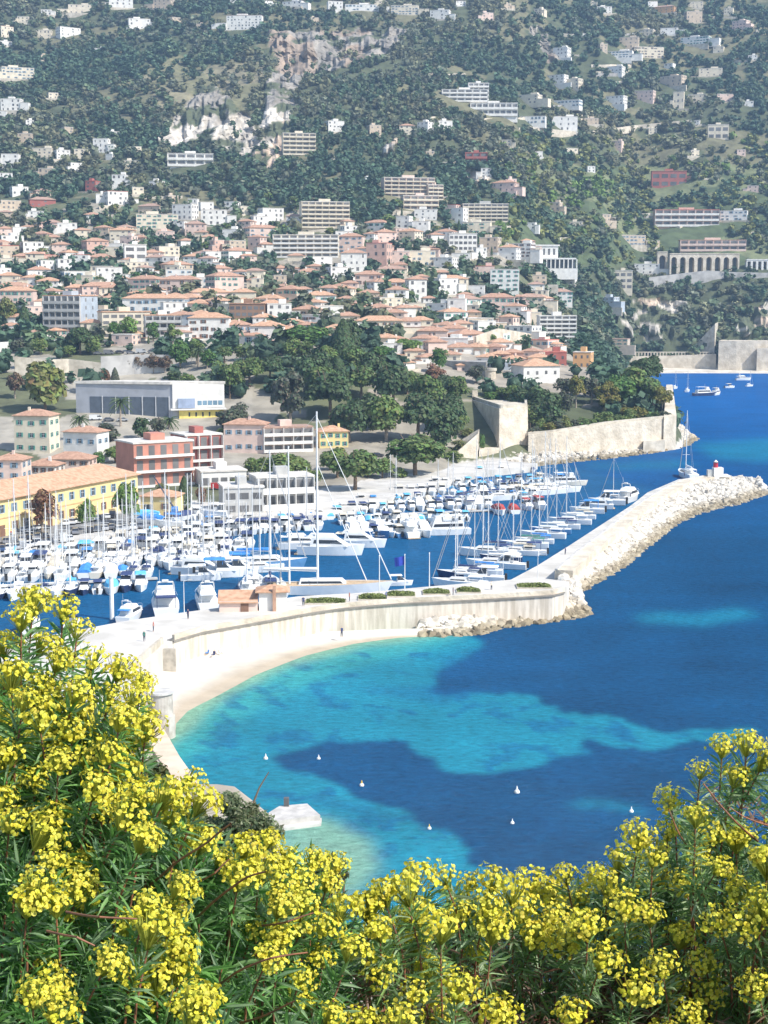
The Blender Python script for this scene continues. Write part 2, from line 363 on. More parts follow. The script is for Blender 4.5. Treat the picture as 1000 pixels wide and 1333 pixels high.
    r = N.new('ShaderNodeMapRange'); r.inputs[1].default_value = 0.3; r.inputs[2].default_value = 0.7; r.inputs[3].default_value = 0.68; r.inputs[4].default_value = 1.32; Lk.new(n.outputs['Fac'], r.inputs[0])
    r2 = N.new('ShaderNodeMapRange'); r2.inputs[1].default_value = 0.3; r2.inputs[2].default_value = 0.7; r2.inputs[3].default_value = 0.9; r2.inputs[4].default_value = 1.1; Lk.new(n2.outputs['Fac'], r2.inputs[0])
    mu = N.new('ShaderNodeMath'); mu.operation = 'MULTIPLY'; Lk.new(r.outputs[0], mu.inputs[0]); Lk.new(r2.outputs[0], mu.inputs[1])
    mx = N.new('ShaderNodeVectorMath'); mx.operation = 'SCALE'; Lk.new(A.outputs['Color'], mx.inputs[0]); Lk.new(mu.outputs[0], mx.inputs['Scale']); Lk.new(mx.outputs[0], b.inputs['Base Color'])
    gl = N.new('ShaderNodeBsdfGlossy'); gl.inputs['Roughness'].default_value = 0.16; gl.inputs['Color'].default_value = (0.75, 0.9, 1, 1); Lk.new(bp.outputs[0], gl.inputs['Normal']); ms_ = N.new('ShaderNodeMixShader'); ms_.inputs[0].default_value = 0.07
    Lk.new(b.outputs[0], ms_.inputs[1]); Lk.new(gl.outputs[0], ms_.inputs[2]); Lk.new(ms_.outputs[0], N['Material Output'].inputs['Surface'])
    o = obj('sea', npmesh('sea', V, Fa, m, tint=c.reshape(-1, 3), smooth=True)); tag(o, kind='structure')
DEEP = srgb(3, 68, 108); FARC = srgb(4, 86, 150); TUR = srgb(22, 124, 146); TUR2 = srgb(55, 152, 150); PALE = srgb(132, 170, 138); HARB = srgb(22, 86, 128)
make_sea()
bed = MB().box(-2500, 2500, -300, 3200, -8.0, -7.0).build('ground', mat('seabed', (0.2, 0.2, 0.16))); tag(bed, kind='structure')
# ------------------------------------------------------------ materials of the shore
STONE = mat('pale_stone', (0.60, 0.54, 0.44), 0.9, scale=0.35, second=(0.42, 0.37, 0.29), bump=0.25, bscale=1.2)
STONE2 = mat('bright_stone', (0.68, 0.60, 0.48), 0.9, scale=0.22, second=(0.50, 0.43, 0.33), bump=0.6, bscale=0.9, detail=9)
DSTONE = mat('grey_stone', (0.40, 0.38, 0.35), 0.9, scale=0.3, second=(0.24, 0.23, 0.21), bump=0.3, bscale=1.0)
PAVE = mat('paving', (0.62, 0.585, 0.53), 0.9, scale=0.18, second=(0.48, 0.45, 0.40), bump=0.05)
CONC = mat('concrete', (0.60, 0.58, 0.54), 0.9, scale=0.5, second=(0.42, 0.40, 0.37))
ROCK = mat('boulder_rock', (0.74, 0.69, 0.60), 0.9, scale=0.5, second=(0.46, 0.41, 0.34), attr=True, bump=0.2, bscale=2)
SAND = mat('sand', (0.60, 0.555, 0.48), 0.95, 0.08, 0.3, bump=0.3, bscale=0.8, attr=True)
ASPH = mat('asphalt', (0.20, 0.20, 0.20), 0.9, 0.2, 0.4)
TERRA = mat('terracotta_tiles', (0.60, 0.27, 0.14), 0.85, scale=0.45, second=(0.44, 0.20, 0.11), bump=0.15, bscale=3)
PATHM = mat('tan_path', (0.62, 0.48, 0.36), 0.9, 0.12, 0.4)

def wallstrip(pts, z0, z1, th, side=1):
    """closed prism strips along a plan polyline; z0/z1 number or list"""
    n = len(pts); P = [np.array(p[:2], float) for p in pts]; nr = []
    for i in range(n):
        a = P[max(i - 1, 0)]; b = P[min(i + 1, n - 1)]; d = b - a; d /= np.linalg.norm(d); nr.append(np.array([-d[1], d[0]]) * side)
    z0 = z0 if hasattr(z0, '__len__') else [z0] * n; z1 = z1 if hasattr(z1, '__len__') else [z1] * n
    Q = [p + q * th for p, q in zip(P, nr)]; m = MB(); V = []
    for i in range(n): V += [(*P[i], z0[i]), (*Q[i], z0[i]), (*Q[i], z1[i]), (*P[i], z1[i])]
    f = []
    for i in range(n - 1):
        a, b = 4 * i, 4 * i + 4
        f += [(a, b, b + 3, a + 3), (a + 1, a + 2, b + 2, b + 1), (a + 3, b + 3, b + 2, a + 2), (a, a + 1, b + 1, b)]
    f += [(0, 3, 2, 1), (4 * n - 4, 4 * n - 3, 4 * n - 2, 4 * n - 1)]
    return m.poly(V, f)
def dens(pts, k=6):
    out = []
    for i in range(len(pts) - 1):
        for j in range(k): t = j / k; out.append(tuple(a + (b - a) * t for a, b in zip(pts[i], pts[i + 1])))
    return out + [tuple(pts[-1])]

SWALL = mat('streaked_stone', (0.68, 0.61, 0.52), 0.9, scale=0.9, second=(0.46, 0.40, 0.32), bump=0.2, bscale=1.5, detail=8)
_n = SWALL.node_tree; _t = [q for q in _n.nodes if q.type == 'TEX_NOISE' and q.outputs['Fac'].links[0].to_node.type == 'VALTORGB'][0]; _l = _t.inputs['Vector'].links[0]; _m = _n.nodes.new('ShaderNodeMapping'); _m.inputs['Scale'].default_value = (1.2, 1.2, .14); _n.links.new(_l.from_socket, _m.inputs['Vector']); _n.links.new(_m.outputs[0], _t.inputs['Vector'])
# ------------------------------------------------------------ mole between harbour and beach
ZD = 4.8
wline = [(228, 833), (265, 822), (300, 816), (350, 807), (400, 798), (440, 792), (480, 788), (520, 785), (560, 783), (600, 781), (640, 779), (690, 776), (720, 774), (735, 770)]
wpts = [onz(x, y, ZD) for x, y in wline]
hline = [(741, 757), (700, 752), (660, 755), (600, 760), (540, 765), (480, 771), (390, 776), (300, 789), (240, 797), (165, 808), (60, 828), (-200, 868)]
deck = wpts + [onz(x, y, ZD) for x, y in hline] + [onz(x, y, ZD) for x, y in [(-220, 1010), (60, 1000), (150, 985), (178, 958), (176, 920), (186, 880), (196, 862), (213, 841)]]
dk = MB().prism([p[:2] for p in deck], -2, ZD).build('quay', PAVE); tag(dk, kind='structure')
wo = [(p[0], p[1] - 0.0, p[2]) for p in wpts]
base = [(p[0] - 0.15, p[1] - 0.9) for p in wo]
root = empty('sea_wall', (wo[4][0], wo[4][1], 0)); tag(root, 'long curved pale stone sea wall with dark streaks behind the beach', 'sea wall')
inv = (-wo[4][0], -wo[4][1])
sh = lambda P: [(p[0] + inv[0], p[1] + inv[1]) for p in P]
wallstrip(sh(base), -2, ZD - 0.15, 1.2, 1).build('wall', SWALL, root)
wallstrip(sh([(p[0], p[1] - 1.15) for p in wo]), ZD - 0.15, ZD + 0.12, 1.5, 1).build('coping', mat('dark_coping', (0.22, 0.20, 0.17), 0.9), root)
wallstrip(sh([(p[0], p[1] - 0.55) for p in wo]), ZD + 0.12, ZD + 0.95, 0.5, 1).build('parapet', STONE2, root)
# wall of the ramp at the near end of the mole, the steps and the path
rp = [onz(x, y, ZD) for x, y in [(160, 885), (186, 862), (213, 838)]]
r = MB(); o = wallstrip(rp, ZD - 0.5, ZD + 1.1, 0.5).build('parapet_wall', STONE); tag(o, 'low pale parapet wall beside the ramp next to the beach steps', 'wall')
st = MB()
a0 = np.array(onz(213, 841, ZD)); a1 = np.array(onz(214, 862, 1.2))
for i in range(11):
    t = i / 11; p = a0 + (a1 - a0) * t
    st.box(p[0] - 0.2, p[0] + 2.0, p[1] - 0.75, p[1] + 0.02, 0.3, ZD - 0.34 * (i + 1))
o = st.build('steps', mat('step_stone', (0.40, 0.36, 0.30), 0.9, 0.2, 1.0)); tag(o, 'grey stone steps going down from the mole to the sand', 'steps')
# beach
up = dens([(190, 925), (188, 900), (192, 875), (213, 856), (240, 846), (300, 834), (400, 827), (480, 824), (560, 822), (622, 816)], 5)
lo = dens([(228, 958), (229, 942), (245, 926), (275, 910), (330, 880), (400, 853), (460, 838), (520, 830), (565, 828), (622, 825)], 5)
V = []; TS = []; K = 8; n = len(up)
for i in range(n):
    a = np.array(onz(*up[i], 1.1)); a[1] += 2.5; b = np.array(onz(*lo[i], 0.0))
    for j in range(K + 3):
        t = j / K; p = a + (b - a) * t; p[2] = 1.1 * (1 - t) + (fbm(p[0], p[1], 4, 2) - 0.5) * 0.25 * (1 if j < K - 1 else 0.15); V.append(p); wv = min(1, max(0, (t - .72 + .12 * fbm(p[0], p[1], 6, 2)) / .2)); TS.append((1 - .28 * wv, 1 - .36 * wv, 1 - .46 * wv))
Kk = K + 3; Fa = [(i * Kk + j, (i + 1) * Kk + j, (i + 1) * Kk + j + 1, i * Kk + j + 1) for i in range(n - 1) for j in range(Kk - 1)]
Fa = [f[::-1] for f in Fa]
bm_ = npmesh('beach', V, Fa, SAND, smooth=True, tint=np.array(TS))
o = obj('beach', bm_); tag(o, kind='structure')
# round concrete tower with lower wall, and path
tc = np.array(onz(209, 962, 0)); tr = empty('round_tower', tuple(tc)); tag(tr, 'squat grey concrete round tower at the near end of the beach', 'tower')
m = MB(); nseg = 24
def cyl(m, r0, r1, z0, z1, n=24, cx=0, cy=0, mi=0):
    v = [(cx + r0 * math.cos(2 * math.pi * i / n), cy + r0 * math.sin(2 * math.pi * i / n), z0) for i in range(n)] + [(cx + r1 * math.cos(2 * math.pi * i / n), cy + r1 * math.sin(2 * math.pi * i / n), z1) for i in range(n)]
    return m.poly(v, [tuple(range(n))[::-1], tuple(range(n, 2 * n))] + [(i, (i + 1) % n, n + (i + 1) % n, n + i) for i in range(n)], mi)
GC = mat('weathered_concrete', (0.52, 0.48, 0.42), 0.9, scale=0.7, second=(0.36, 0.32, 0.27), bump=0.2, bscale=1)
cyl(m, 1.95, 1.9, -1.5, 3.1, cy=1.2).build('wall', GC, tr)
m = MB(); cyl(m, 1.75, 1.7, 3.1, 6.2, cy=1.4, cx=-0.1).build('upper_wall', GC, tr)
m = MB(); cyl(m, 1.95, 1.95, 6.2, 6.45, cy=1.4, cx=-0.1).build('cap', CONC, tr)
pl = [onz(x, y, 3.4) for x, y in [(182, 938), (186, 955), (205, 985), (222, 1012), (236, 1040), (240, 1080)]]
pr = [onz(x, y, 3.4) for x, y in [(196, 934), (214, 950), (234, 985), (252, 1010), (268, 1035), (290, 1080)]]
o = MB().prism([p[:2] for p in pl] + [p[:2] for p in pr[::-1]], -1.5, 3.42).build('path', PATHM); tag(o, kind='structure')
# slipway jetty
jt = empty('jetty', onz(385, 1068, 0)); tag(jt, 'short pale concrete jetty sticking out into shallow turquoise water', 'jetty')
jo = jt.location
def rel(p): return (p[0] - jo[0], p[1] - jo[1])
P = [onz(x, y, 1.0) for x, y in [(340, 1064), (364, 1049), (400, 1046), (417, 1061), (372, 1067), (345, 1071)]]
MB().prism([rel(p) for p in P], -0.4, 1.0).build('deck', mat('pale_concrete', (0.46, 0.44, 0.41), 0.9, 0.15, 0.9), jt)
P = [onz(x, y, 0.4) for x, y in [(345, 1070), (372, 1068), (419, 1064), (418, 1071), (372, 1077), (345, 1080)]]
MB().prism([rel(p) for p in P], -1.5, 0.35).build('base', CONC, jt)
q = onz(373, 1049, 1.0); MB().box(q[0] - jo[0] - .3, q[0] - jo[0] + .3, q[1] - jo[1] - .3, q[1] - jo[1] + .3, 1.0, 2.0).build('bollard', mat('dark_iron', (0.1, 0.1, 0.1)), jt)

# ------------------------------------------------------------ boulders
def icos():
    t = (1 + 5 ** .5) / 2
    v = np.array([(-1, t, 0), (1, t, 0), (-1, -t, 0), (1, -t, 0), (0, -1, t), (0, 1, t), (0, -1, -t), (0, 1, -t), (t, 0, -1), (t, 0, 1), (-t, 0, -1), (-t, 0, 1)], float)
    f = np.array([(0, 11, 5), (0, 5, 1), (0, 1, 7), (0, 7, 10), (0, 10, 11), (1, 5, 9), (5, 11, 4), (11, 10, 2), (10, 7, 6), (7, 1, 8), (3, 9, 4), (3, 4, 2), (3, 2, 6), (3, 6, 8), (3, 8, 9), (4, 9, 5), (2, 4, 11), (6, 2, 10), (8, 6, 7), (9, 8, 1)])
    return v / np.linalg.norm(v[0]), f
IV, IF = icos()
def ico2():
    v = list(map(tuple, IV)); cache = {}; f2 = []
    def mid(a, b):
        k = (min(a, b), max(a, b))
        if k not in cache:
            p = np.array(v[a]) + np.array(v[b]); p /= np.linalg.norm(p); v.append(tuple(p)); cache[k] = len(v) - 1
        return cache[k]
    for a, b, c in IF:
        ab, bc, ca = mid(a, b), mid(b, c), mid(c, a); f2 += [(a, ab, ca), (b, bc, ab), (c, ca, bc), (ab, bc, ca)]
    return np.array(v), np.array(f2)
IV2, IF2 = ico2()
def rubble(name, top, bot, ztop, n, smin, smax, dark=0.0):
    """rocks heaped between two plan polylines (same number of points)"""
    top = np.array(top); bot = np.array(bot); k = len(top) - 1; V = []; Fs = []; T = []
    seg = np.linalg.norm(top[1:] - top[:-1], axis=1) + np.linalg.norm(bot[1:] - bot[:-1], axis=1); cum = np.concatenate([[0], np.cumsum(seg)]) / seg.sum()
    for i in range(n):
        u = rng.random(); j = min(np.searchsorted(cum, u, side='right') - 1, k - 1); t = (u - cum[j]) / (cum[j + 1] - cum[j]); v = rng.random() ** 0.9
        a = top[j] * (1 - t) + top[j + 1] * t; b = bot[j] * (1 - t) + bot[j + 1] * t; p = a * (1 - v) + b * v
        z = ztop * (1 - v) - 0.4 * v
        s = smin + (smax - smin) * rng.random() ** 2
        vv = IV * (0.72 + 0.5 * rng.random((12, 1))) * np.array([1.25, 0.95, 0.75]) * s
        q = rng.random(3) * 6.28; ca, sa = math.cos(q[0]), math.sin(q[0]); cb, sb = math.cos(q[1] * .12), math.sin(q[1] * .12)
        M = np.array([[ca, -sa, 0], [sa, ca, 0], [0, 0, 1]]) @ np.array([[cb, 0, sb], [0, 1, 0], [-sb, 0, cb]])
        V.append(vv @ M.T + np.array([p[0], p[1], z])); Fs.append(IF + 12 * i)
        c = 0.74 + 0.42 * rng.random(); wet = max(0.0, 1 - max(z, 0) / 0.8) * 1.0 + dark
        T.append(np.tile(np.array([c, c * (1 - 0.10 * wet), c * (1 - 0.30 * wet)]) * (1 - 0.5 * min(wet, 1.3)), (12, 1)))
    o = obj(name, npmesh(name, np.concatenate(V), np.concatenate(Fs), ROCK, tint=np.concatenate(T))); tag(o, kind='stuff'); return o

# ------------------------------------------------------------ breakwater
QZ = 1.6
inn = [(655, 760), (700, 736), (740, 711), (780, 685), (820, 659), (843, 641), (883, 624), (917, 620), (952, 619)]
par = [(722, 757), (750, 732), (785, 705), (820, 675), (847, 656), (883, 636), (914, 630), (930, 629), (952, 630)]
outr = [(768, 800), (748, 776), (812, 738), (856, 702), (880, 683), (905, 671), (945, 660), (968, 656), (994, 641)]
IN = [onz(x, y, QZ) for x, y in inn]; PA = [onz(x, y, QZ) for x, y in par]; OU = [onz(x, y, 0) for x, y in outr]
bw = empty('breakwater', (PA[3][0], PA[3][1], 0)); tag(bw, 'long white stone breakwater with a raised parapet curving to the light', 'breakwater')
bo = bw.location; rl = lambda P: [(p[0] - bo[0], p[1] - bo[1]) for p in P]
MB().prism(rl(IN) + rl(PA)[::-1], -2, QZ).build('quay_deck', PAVE, bw)
wallstrip(rl(PA), -2, QZ + 2.5, 3.8, -1).build('parapet', STONE2, bw)
wallstrip(rl(PA), QZ + 2.5, QZ + 2.75, 0.6, -1).build('kerb', CONC, bw)
mm = MB(); V = []
for i in range(len(PA)):
    d = np.array(OU[i][:2]) - np.array(PA[i][:2]); p = np.array(PA[i][:2]) + d / np.linalg.norm(d) * 2.0
    V += [(*p, 2.9), (*(np.array(OU[i][:2]) + d / np.linalg.norm(d) * 2), -1.4)]
V = [(v[0] - bo[0], v[1] - bo[1], v[2]) for v in V]
mm.poly(V, [(2 * i, 2 * i + 1, 2 * i + 3, 2 * i + 2) for i in range(len(PA) - 1)]).build('rubble_bank', CONC, bw)
T_ = [np.array(p[:2]) for p in PA]; O_ = [np.array(p[:2]) for p in OU]
T2 = [t + (o - t) / np.linalg.norm(o - t) * 3.9 for t, o in zip(T_, O_)]
rubble('rubble', T2, O_, 3.1, 7000, 0.3, 1.25)
tip0 = [np.array(onz(x, y, 0)[:2]) for x, y in [(948, 634), (962, 630), (985, 632), (994, 641)]]; tip1 = [np.array(onz(x, y, 0)[:2]) for x, y in [(955, 656), (975, 652), (990, 646), (996, 643)]]
rubble('rubble', tip0, tip1, 2.4, 420, 0.5, 1.5)
# rocks below the sea wall and the fortress
wb = [np.array(onz(x, y, 0)[:2]) for x, y in [(548, 821), (600, 815), (640, 808), (690, 796), (722, 786), (735, 775)]]
wc = [np.array(onz(x, y, 0)[:2]) for x, y in [(550, 829), (605, 829), (650, 820), (700, 812), (750, 806), (768, 800)]]
rubble('rubble', wb, wc, 1.7, 1000, 0.4, 1.3, 0.12)
fb = [np.array(onz(x, y, 0)[:2]) for x, y in [(640, 600), (700, 600), (740, 594), (790, 589), (840, 583), (872, 574), (884, 560)]]
fc = [np.array(onz(x, y, 0)[:2]) for x, y in [(645, 609), (700, 607), (745, 602), (795, 597), (850, 590), (895, 581), (908, 572)]]
rubble('rubble', fb, fc, 2.6, 1300, 0.6, 1.7, 0.12)
bk = [np.array([x, y]) for x, y in [onz(p, q, 0)[:2] for p, q in [(-10, 1), ]]] if False else None

# ------------------------------------------------------------ harbour quays
ql = [(-260, 744), (0, 728), (95, 707), (160, 693), (205, 690), (262, 672), (330, 672), (408, 670), (480, 656), (560, 634), (622, 614), (690, 607), (700, 603)]
Q = [onz(x, y, 2.15)[:2] for x, y in ql] + [onz(x, y, 2.15)[:2] for x, y in [(640, 599), (575, 604), (500, 622), (450, 634), (300, 641), (180, 652), (0, 672), (-260, 690)]]
o = MB().prism(Q, -2, 2.15).build('quay', PAVE); tag(o, kind='structure')
pk = [onz(x, y, 2.17)[:2] for x, y in [(-200, 728), (0, 716), (90, 698), (160, 686), (215, 672), (200, 664), (100, 674), (0, 688), (-200, 700)]]
o = MB().prism(pk, 2.0, 2.156).build('parking', ASPH); tag(o, kind='structure')

# ------------------------------------------------------------ lighthouse
lp = onz(940, 631, QZ); lh = empty('lighthouse', lp); tag(lh, 'small harbour light with a red lantern on a white block at the tip', 'lighthouse')
WH = mat('white_paint', (0.82, 0.80, 0.76), 0.6, 0.04, 0.5)
RED = mat('red_paint', (0.45, 0.02, 0.04), 0.5)
MB().box(-2.5, 2.6, 0, 5.0, -2, 2.9).build('base', WH, lh)
MB().box(-2.5, 0.5, 0.6, 3.8, 2.9, 5.3).build('tower', WH, lh)
MB().box(-4.4, -2.55, 1, 3, 1.2, 4.6).build('store_box', mat('grey_paint', (0.5, 0.5, 0.48)), lh)
m = MB(); cyl(m, 0.75, 0.7, 5.3, 6.9, 16, -1.7, 2.2).build('lantern', RED, lh)
m = MB(); cyl(m, 0.95, 0.95, 6.9, 7.05, 16, -1.7, 2.2).build('gallery', mat('dark_rail', (0.05, 0.05, 0.07)), lh)
m = MB(); cyl(m, 0.7, 0.12, 7.05, 7.7, 16, -1.7, 2.2).build('dome', WH, lh)
LANDMARKS.append(('red harbour light', (935, 615)))

# ------------------------------------------------------------ citadel
def fort(name, label, pts, z0, z1, m, batter=0.0, cat='fortress wall'):
    c = np.mean([p[:2] for p in pts], axis=0); o = MB().prism([(p[0] - c[0], p[1] - c[1]) for p in pts], z0, z1, batter=batter).build(name, m)
    o.location = (c[0], c[1], 0); tag(o, label, cat); return o
def ad(px, d): return (sx(px, 560) * d, d)
# high bastion in its own shade on the harbour side
hb = empty('bastion', (*ad(650, 572), 0)); tag(hb, 'tall stone bastion with a shaded left face above the harbour', 'bastion')
hx, hy = ad(650, 572); rr = lambda P: [(p[0] - hx, p[1] - hy) for p in P]
bp = [ad(650, 571), ad(689, 582), ad(687, 640), ad(586, 668)]
MB().prism(rr(bp), -2, 19.6, batter=0.06).build('wall', STONE2, hb)
ring = rr([ad(651.5, 575), ad(686, 585), ad(685, 630), ad(602, 650), ad(651.5, 575)])
for i in range(4):
    if i == 2: continue
    wallstrip([ring[i], ring[i + 1]], 19.6, 20.9, 0.9, 1).build('parapet', STONE, hb)
q = rr([ad(618, 629)])[0]; MB().box(q[0] - 1.2, q[0] + 1.2, q[1] - 1.2, q[1] + 1.2, 19.6, 23.2, top=0.9).build('sentry_box', STONE2, hb)
# long low wall on the sea side and its tall end
LW = [ad(688, 577), ad(720, 580), ad(790, 596), ad(850, 610), ad(880, 618)]
zt = [9.6, 10.2, 12.2, 13.0, 13.2]
fwt = empty('fortress_wall', (*ad(790, 596), 0)); tag(fwt, 'long low pale fortress wall running above the rocks to the point', 'fortress wall')
fx, fy = ad(790, 596); rr2 = lambda P: [(p[0] - fx, p[1] - fy) for p in P]
back = [ad(880, 640), ad(850, 640), ad(790, 630), ad(720, 620), ad(688, 612)]
MB().prism(rr2(LW) + rr2(back), -2, zt + [9.9, 9.8, 9.5, 9.2, 9]).build('wall', STONE2, fwt)
wallstrip(rr2([(p[0], p[1] + .6) for p in LW]), [z - 0.4 for z in zt], [z + 0.8 for z in zt], 0.8, 1).build('parapet', STONE, fwt)
MB().prism(rr2([ad(864, 612.5), ad(880.3, 617.6), ad(874, 676), ad(866, 676)]), -2, [13.5, 13.8, 23.0, 23.0]).build('end_wall', STONE2, fwt)
MB().prism(rr2([ad(838, 604), ad(866, 610), ad(868, 622), ad(838, 622)]), -2, 4.6).build('footing', STONE, fwt)
# low walls and ramp left of the bastion
fort('ramp_wall', 'bright sloping stone wall rising from the quay towards the shaded bastion', [ad(577, 548), ad(622, 559), ad(624, 575), ad(585, 580)], -2, [1.5, 11.5, 12, 5], STONE2, cat='wall')
fort('low_wall', 'low bright stone wall at the foot of the shaded bastion face', [ad(624, 562), ad(650, 570), ad(650, 580), ad(624, 580)], -2, 5.2, STONE2, cat='wall')
fort('terrace_wall', 'long dark stone rampart at the edge of the old town', [ad(535, 700), ad(632, 672), ad(634, 690), ad(540, 716)], 15, 33.0, DSTONE, cat='rampart')
tw = empty('turret', (*ad(638, 668), 20)); tag(tw, 'pale round stone turret at the corner of the dark rampart', 'turret')
m = MB(); cyl(m, 2.7, 2.3, -4, 9.5).build('wall', STONE2, tw); m = MB(); cyl(m, 2.7, 2.7, 9.5, 10.6).build('crown_ring', STONE, tw)
fort('stone_tower', 'square grey stone tower half hidden among the pines', [ad(468, 632), ad(500, 630), ad(500, 645), ad(470, 645)], 12, 28.5, STONE, batter=0.05, cat='tower')
LANDMARKS += [('shaded bastion', (630, 550)), ('fortress point', (870, 560)), ('old town rampart', (585, 482)), ('beach tower', (210, 935)), ('beach', (320, 850))]

# ------------------------------------------------------------ far shore: promenade wall with a row of arches, bastion, slope walls
def polywall(name, label, pts, h0, h1, m, th=1.5, cat='wall', dmin=900, lift=0):
    P = []
    for (x, y, d) in pts: P.append(at(x, y, d))
    c = P[len(P) // 2]; n = len(P)
    o = wallstrip([(p[0] - c[0], p[1] - c[1]) for p in P], [p[2] - c[2] - h0 for p in P], [p[2] - c[2] + h1 for p in P], th).build(name, m); o.location = c
    tag(o, label, cat); return o
polywall('sea_wall', 'long pale promenade wall standing behind the far beach', [(765, 476, 1300), (830, 477, 1301), (880, 476, 1301), (932, 474, 1299)], 6, 8.5, STONE2, 2.5, 'sea wall')
pr_ = empty('promenade_arcade', at(850, 463, 1306)); tag(pr_, 'row of small white pillars under a rail along the far promenade', 'balustrade')
o0 = pr_.location
MB().box(-52, 52, -0.6, 0.6, 2.6, 3.3).build('rail', STONE2, pr_)
base_m = MB().box(-0.5, 0.5, -0.5, 0.5, -3, 2.6).mesh('pillar', STONE2)
for i in range(40): obj('pillar', base_m, pr_, (-51 + i * 2.6, 0, 0))
bst = [at(935, 470, 1290), at(958, 474, 1288), at(1120, 474, 1292), at(1120, 474, 1340), at(940, 474, 1330)]
fort('bastion', 'pale stone bastion wall standing at the edge of the far beach', bst, -3, [26, 26, 26, 26, 26], STONE2, cat='bastion')
bst = [at(985, 474, 1282), at(1120, 474, 1280), at(1120, 474, 1291), at(985, 474, 1288)]
fort('bastion_block', 'lower pale block in front of the far stone bastion', bst, -3, 20, STONE2, cat='wall')
o = fort('slope_wall', 'pale sloping buttress wall rising beside the far stone bastion', [at(900, 455, 1318), at(930, 455, 1305), at(934, 455, 1330), at(905, 455, 1332)], 0, [18, 40, 41, 19], STONE, cat='wall')
# ------------------------------------------------------------ building materials
WALLC = {'W': (0.80, 0.77, 0.71), 'C': (0.74, 0.65, 0.50), 'P': (0.74, 0.56, 0.47), 'T': (0.58, 0.47, 0.35), 'R': (0.42, 0.14, 0.11), 'G': (0.50, 0.49, 0.46),
         'O': (0.70, 0.40, 0.18), 'Y': (0.78, 0.62, 0.28), 'B': (0.42, 0.47, 0.52), 'N': (0.33, 0.20, 0.13), 'S': (0.64, 0.42, 0.33), 'K': (0.55, 0.24, 0.17)}
WNAME = {'W': 'white', 'C': 'cream', 'P': 'pink', 'T': 'tan', 'R': 'dark red', 'G': 'grey', 'O': 'orange', 'Y': 'yellow', 'B': 'blue grey', 'N': 'brown', 'S': 'salmon', 'K': 'brick pink'}
def wallm(c): return mat('plaster_' + WNAME[c].replace(' ', '_'), WALLC[c], 0.88, scale=0.35, second=tuple(k * 0.84 for k in WALLC[c]))
ROOFS = [mat('roof_tiles_a', (0.50, 0.30, 0.20), 0.85, scale=0.9, second=(0.36, 0.20, 0.13)), mat('roof_tiles_b', (0.45, 0.29, 0.21), 0.85, scale=0.9, second=(0.33, 0.21, 0.16)),
         mat('roof_tiles_c', (0.58, 0.36, 0.23), 0.85, scale=0.9, second=(0.44, 0.24, 0.14))]
FLATR = mat('flat_roof', (0.62, 0.58, 0.52), 0.9, 0.15, 0.4)
REDR = mat('red_roof', (0.50, 0.16, 0.12), 0.85, 0.15, 0.5)
GLASS = mat('window_glass', (0.05, 0.065, 0.08), 0.15, 0.2, 0.3)
BGLASS = mat('blue_glass', (0.16, 0.26, 0.34), 0.15, 0.2, 0.3)
SHUT = {'g': mat('green_shutter', (0.10, 0.30, 0.24), 0.7), 'b': mat('blue_shutter', (0.22, 0.33, 0.42), 0.7), 'n': mat('brown_shutter', (0.20, 0.11, 0.07), 0.7), 'w': mat('white_frame', (0.78, 0.76, 0.72), 0.6)}
def winmesh(kind):
    m = MB(); m.box(-0.5, 0.5, -0.05, 0.1, 0, 1, 0)
    if kind == 'far': return m.mesh('window', [mat('dim_glass', (0.15, 0.145, 0.14), 0.5, 0.4, 0.08)])
    m.box(-0.56, 0.56, -0.12, 0.05, -0.07, 0.0, 1)                      # sill
    m.box(-0.02, 0.02, -0.08, -0.02, 0, 1, 1); m.box(-0.5, 0.5, -0.08, -0.02, 0.62, 0.66, 1)
    if kind in SHUT and kind != 'w':
        m.box(-1.0, -0.53, -0.12, 0.0, 0, 1, 2); m.box(0.53, 1.0, -0.12, 0.0, 0, 1, 2)
        return m.mesh('window', [GLASS, SHUT['w'], SHUT[kind]])
    return m.mesh('window', [GLASS, SHUT['w']])
WIN = {k: winmesh(k) for k in ('g', 'b', 'n', 'w', 'far')}
def win(root, x, y, z, w, h, rz, k):
    return obj('window', WIN[k], root, (x, y, z), rz, (w, 1, h))
ALLB = []
FOOT = []           # (x, y, radius) of every building, for the trees

def hip(m, W, D, z, e, rise, ridge_along_x=True, mi=0, gable=False):
    x0, x1, y0, y1 = -W / 2 - e, W / 2 + e, -e, D + e; cy = D / 2
    if W >= D: ins = 0.0 if gable else min((W + 2 * e) / 2 * 0.95, D / 2 + e); a, b = (x0 + ins, cy), (x1 - ins, cy)
    else: a, b = (0, y0 + (W / 2 + e) * (0 if gable else 1)), (0, y1 - (W / 2 + e) * (0 if gable else 1))
    v = [(x0, y0, z), (x1, y0, z), (x1, y1, z), (x0, y1, z), (a[0], a[1], z + rise), (b[0], b[1], z + rise)]
    f = [(0, 1, 5, 4), (1, 2, 5), (2, 3, 4, 5), (3, 0, 4)] if W >= D else [(0, 1, 4), (1, 2, 5, 4), (2, 3, 5), (3, 0, 4, 5)]
    m.poly(v, f + [(3, 2, 1, 0)], mi)
    m.box(x0, x1, y0, y1, z - 0.18, z - 0.001, mi)
    return m

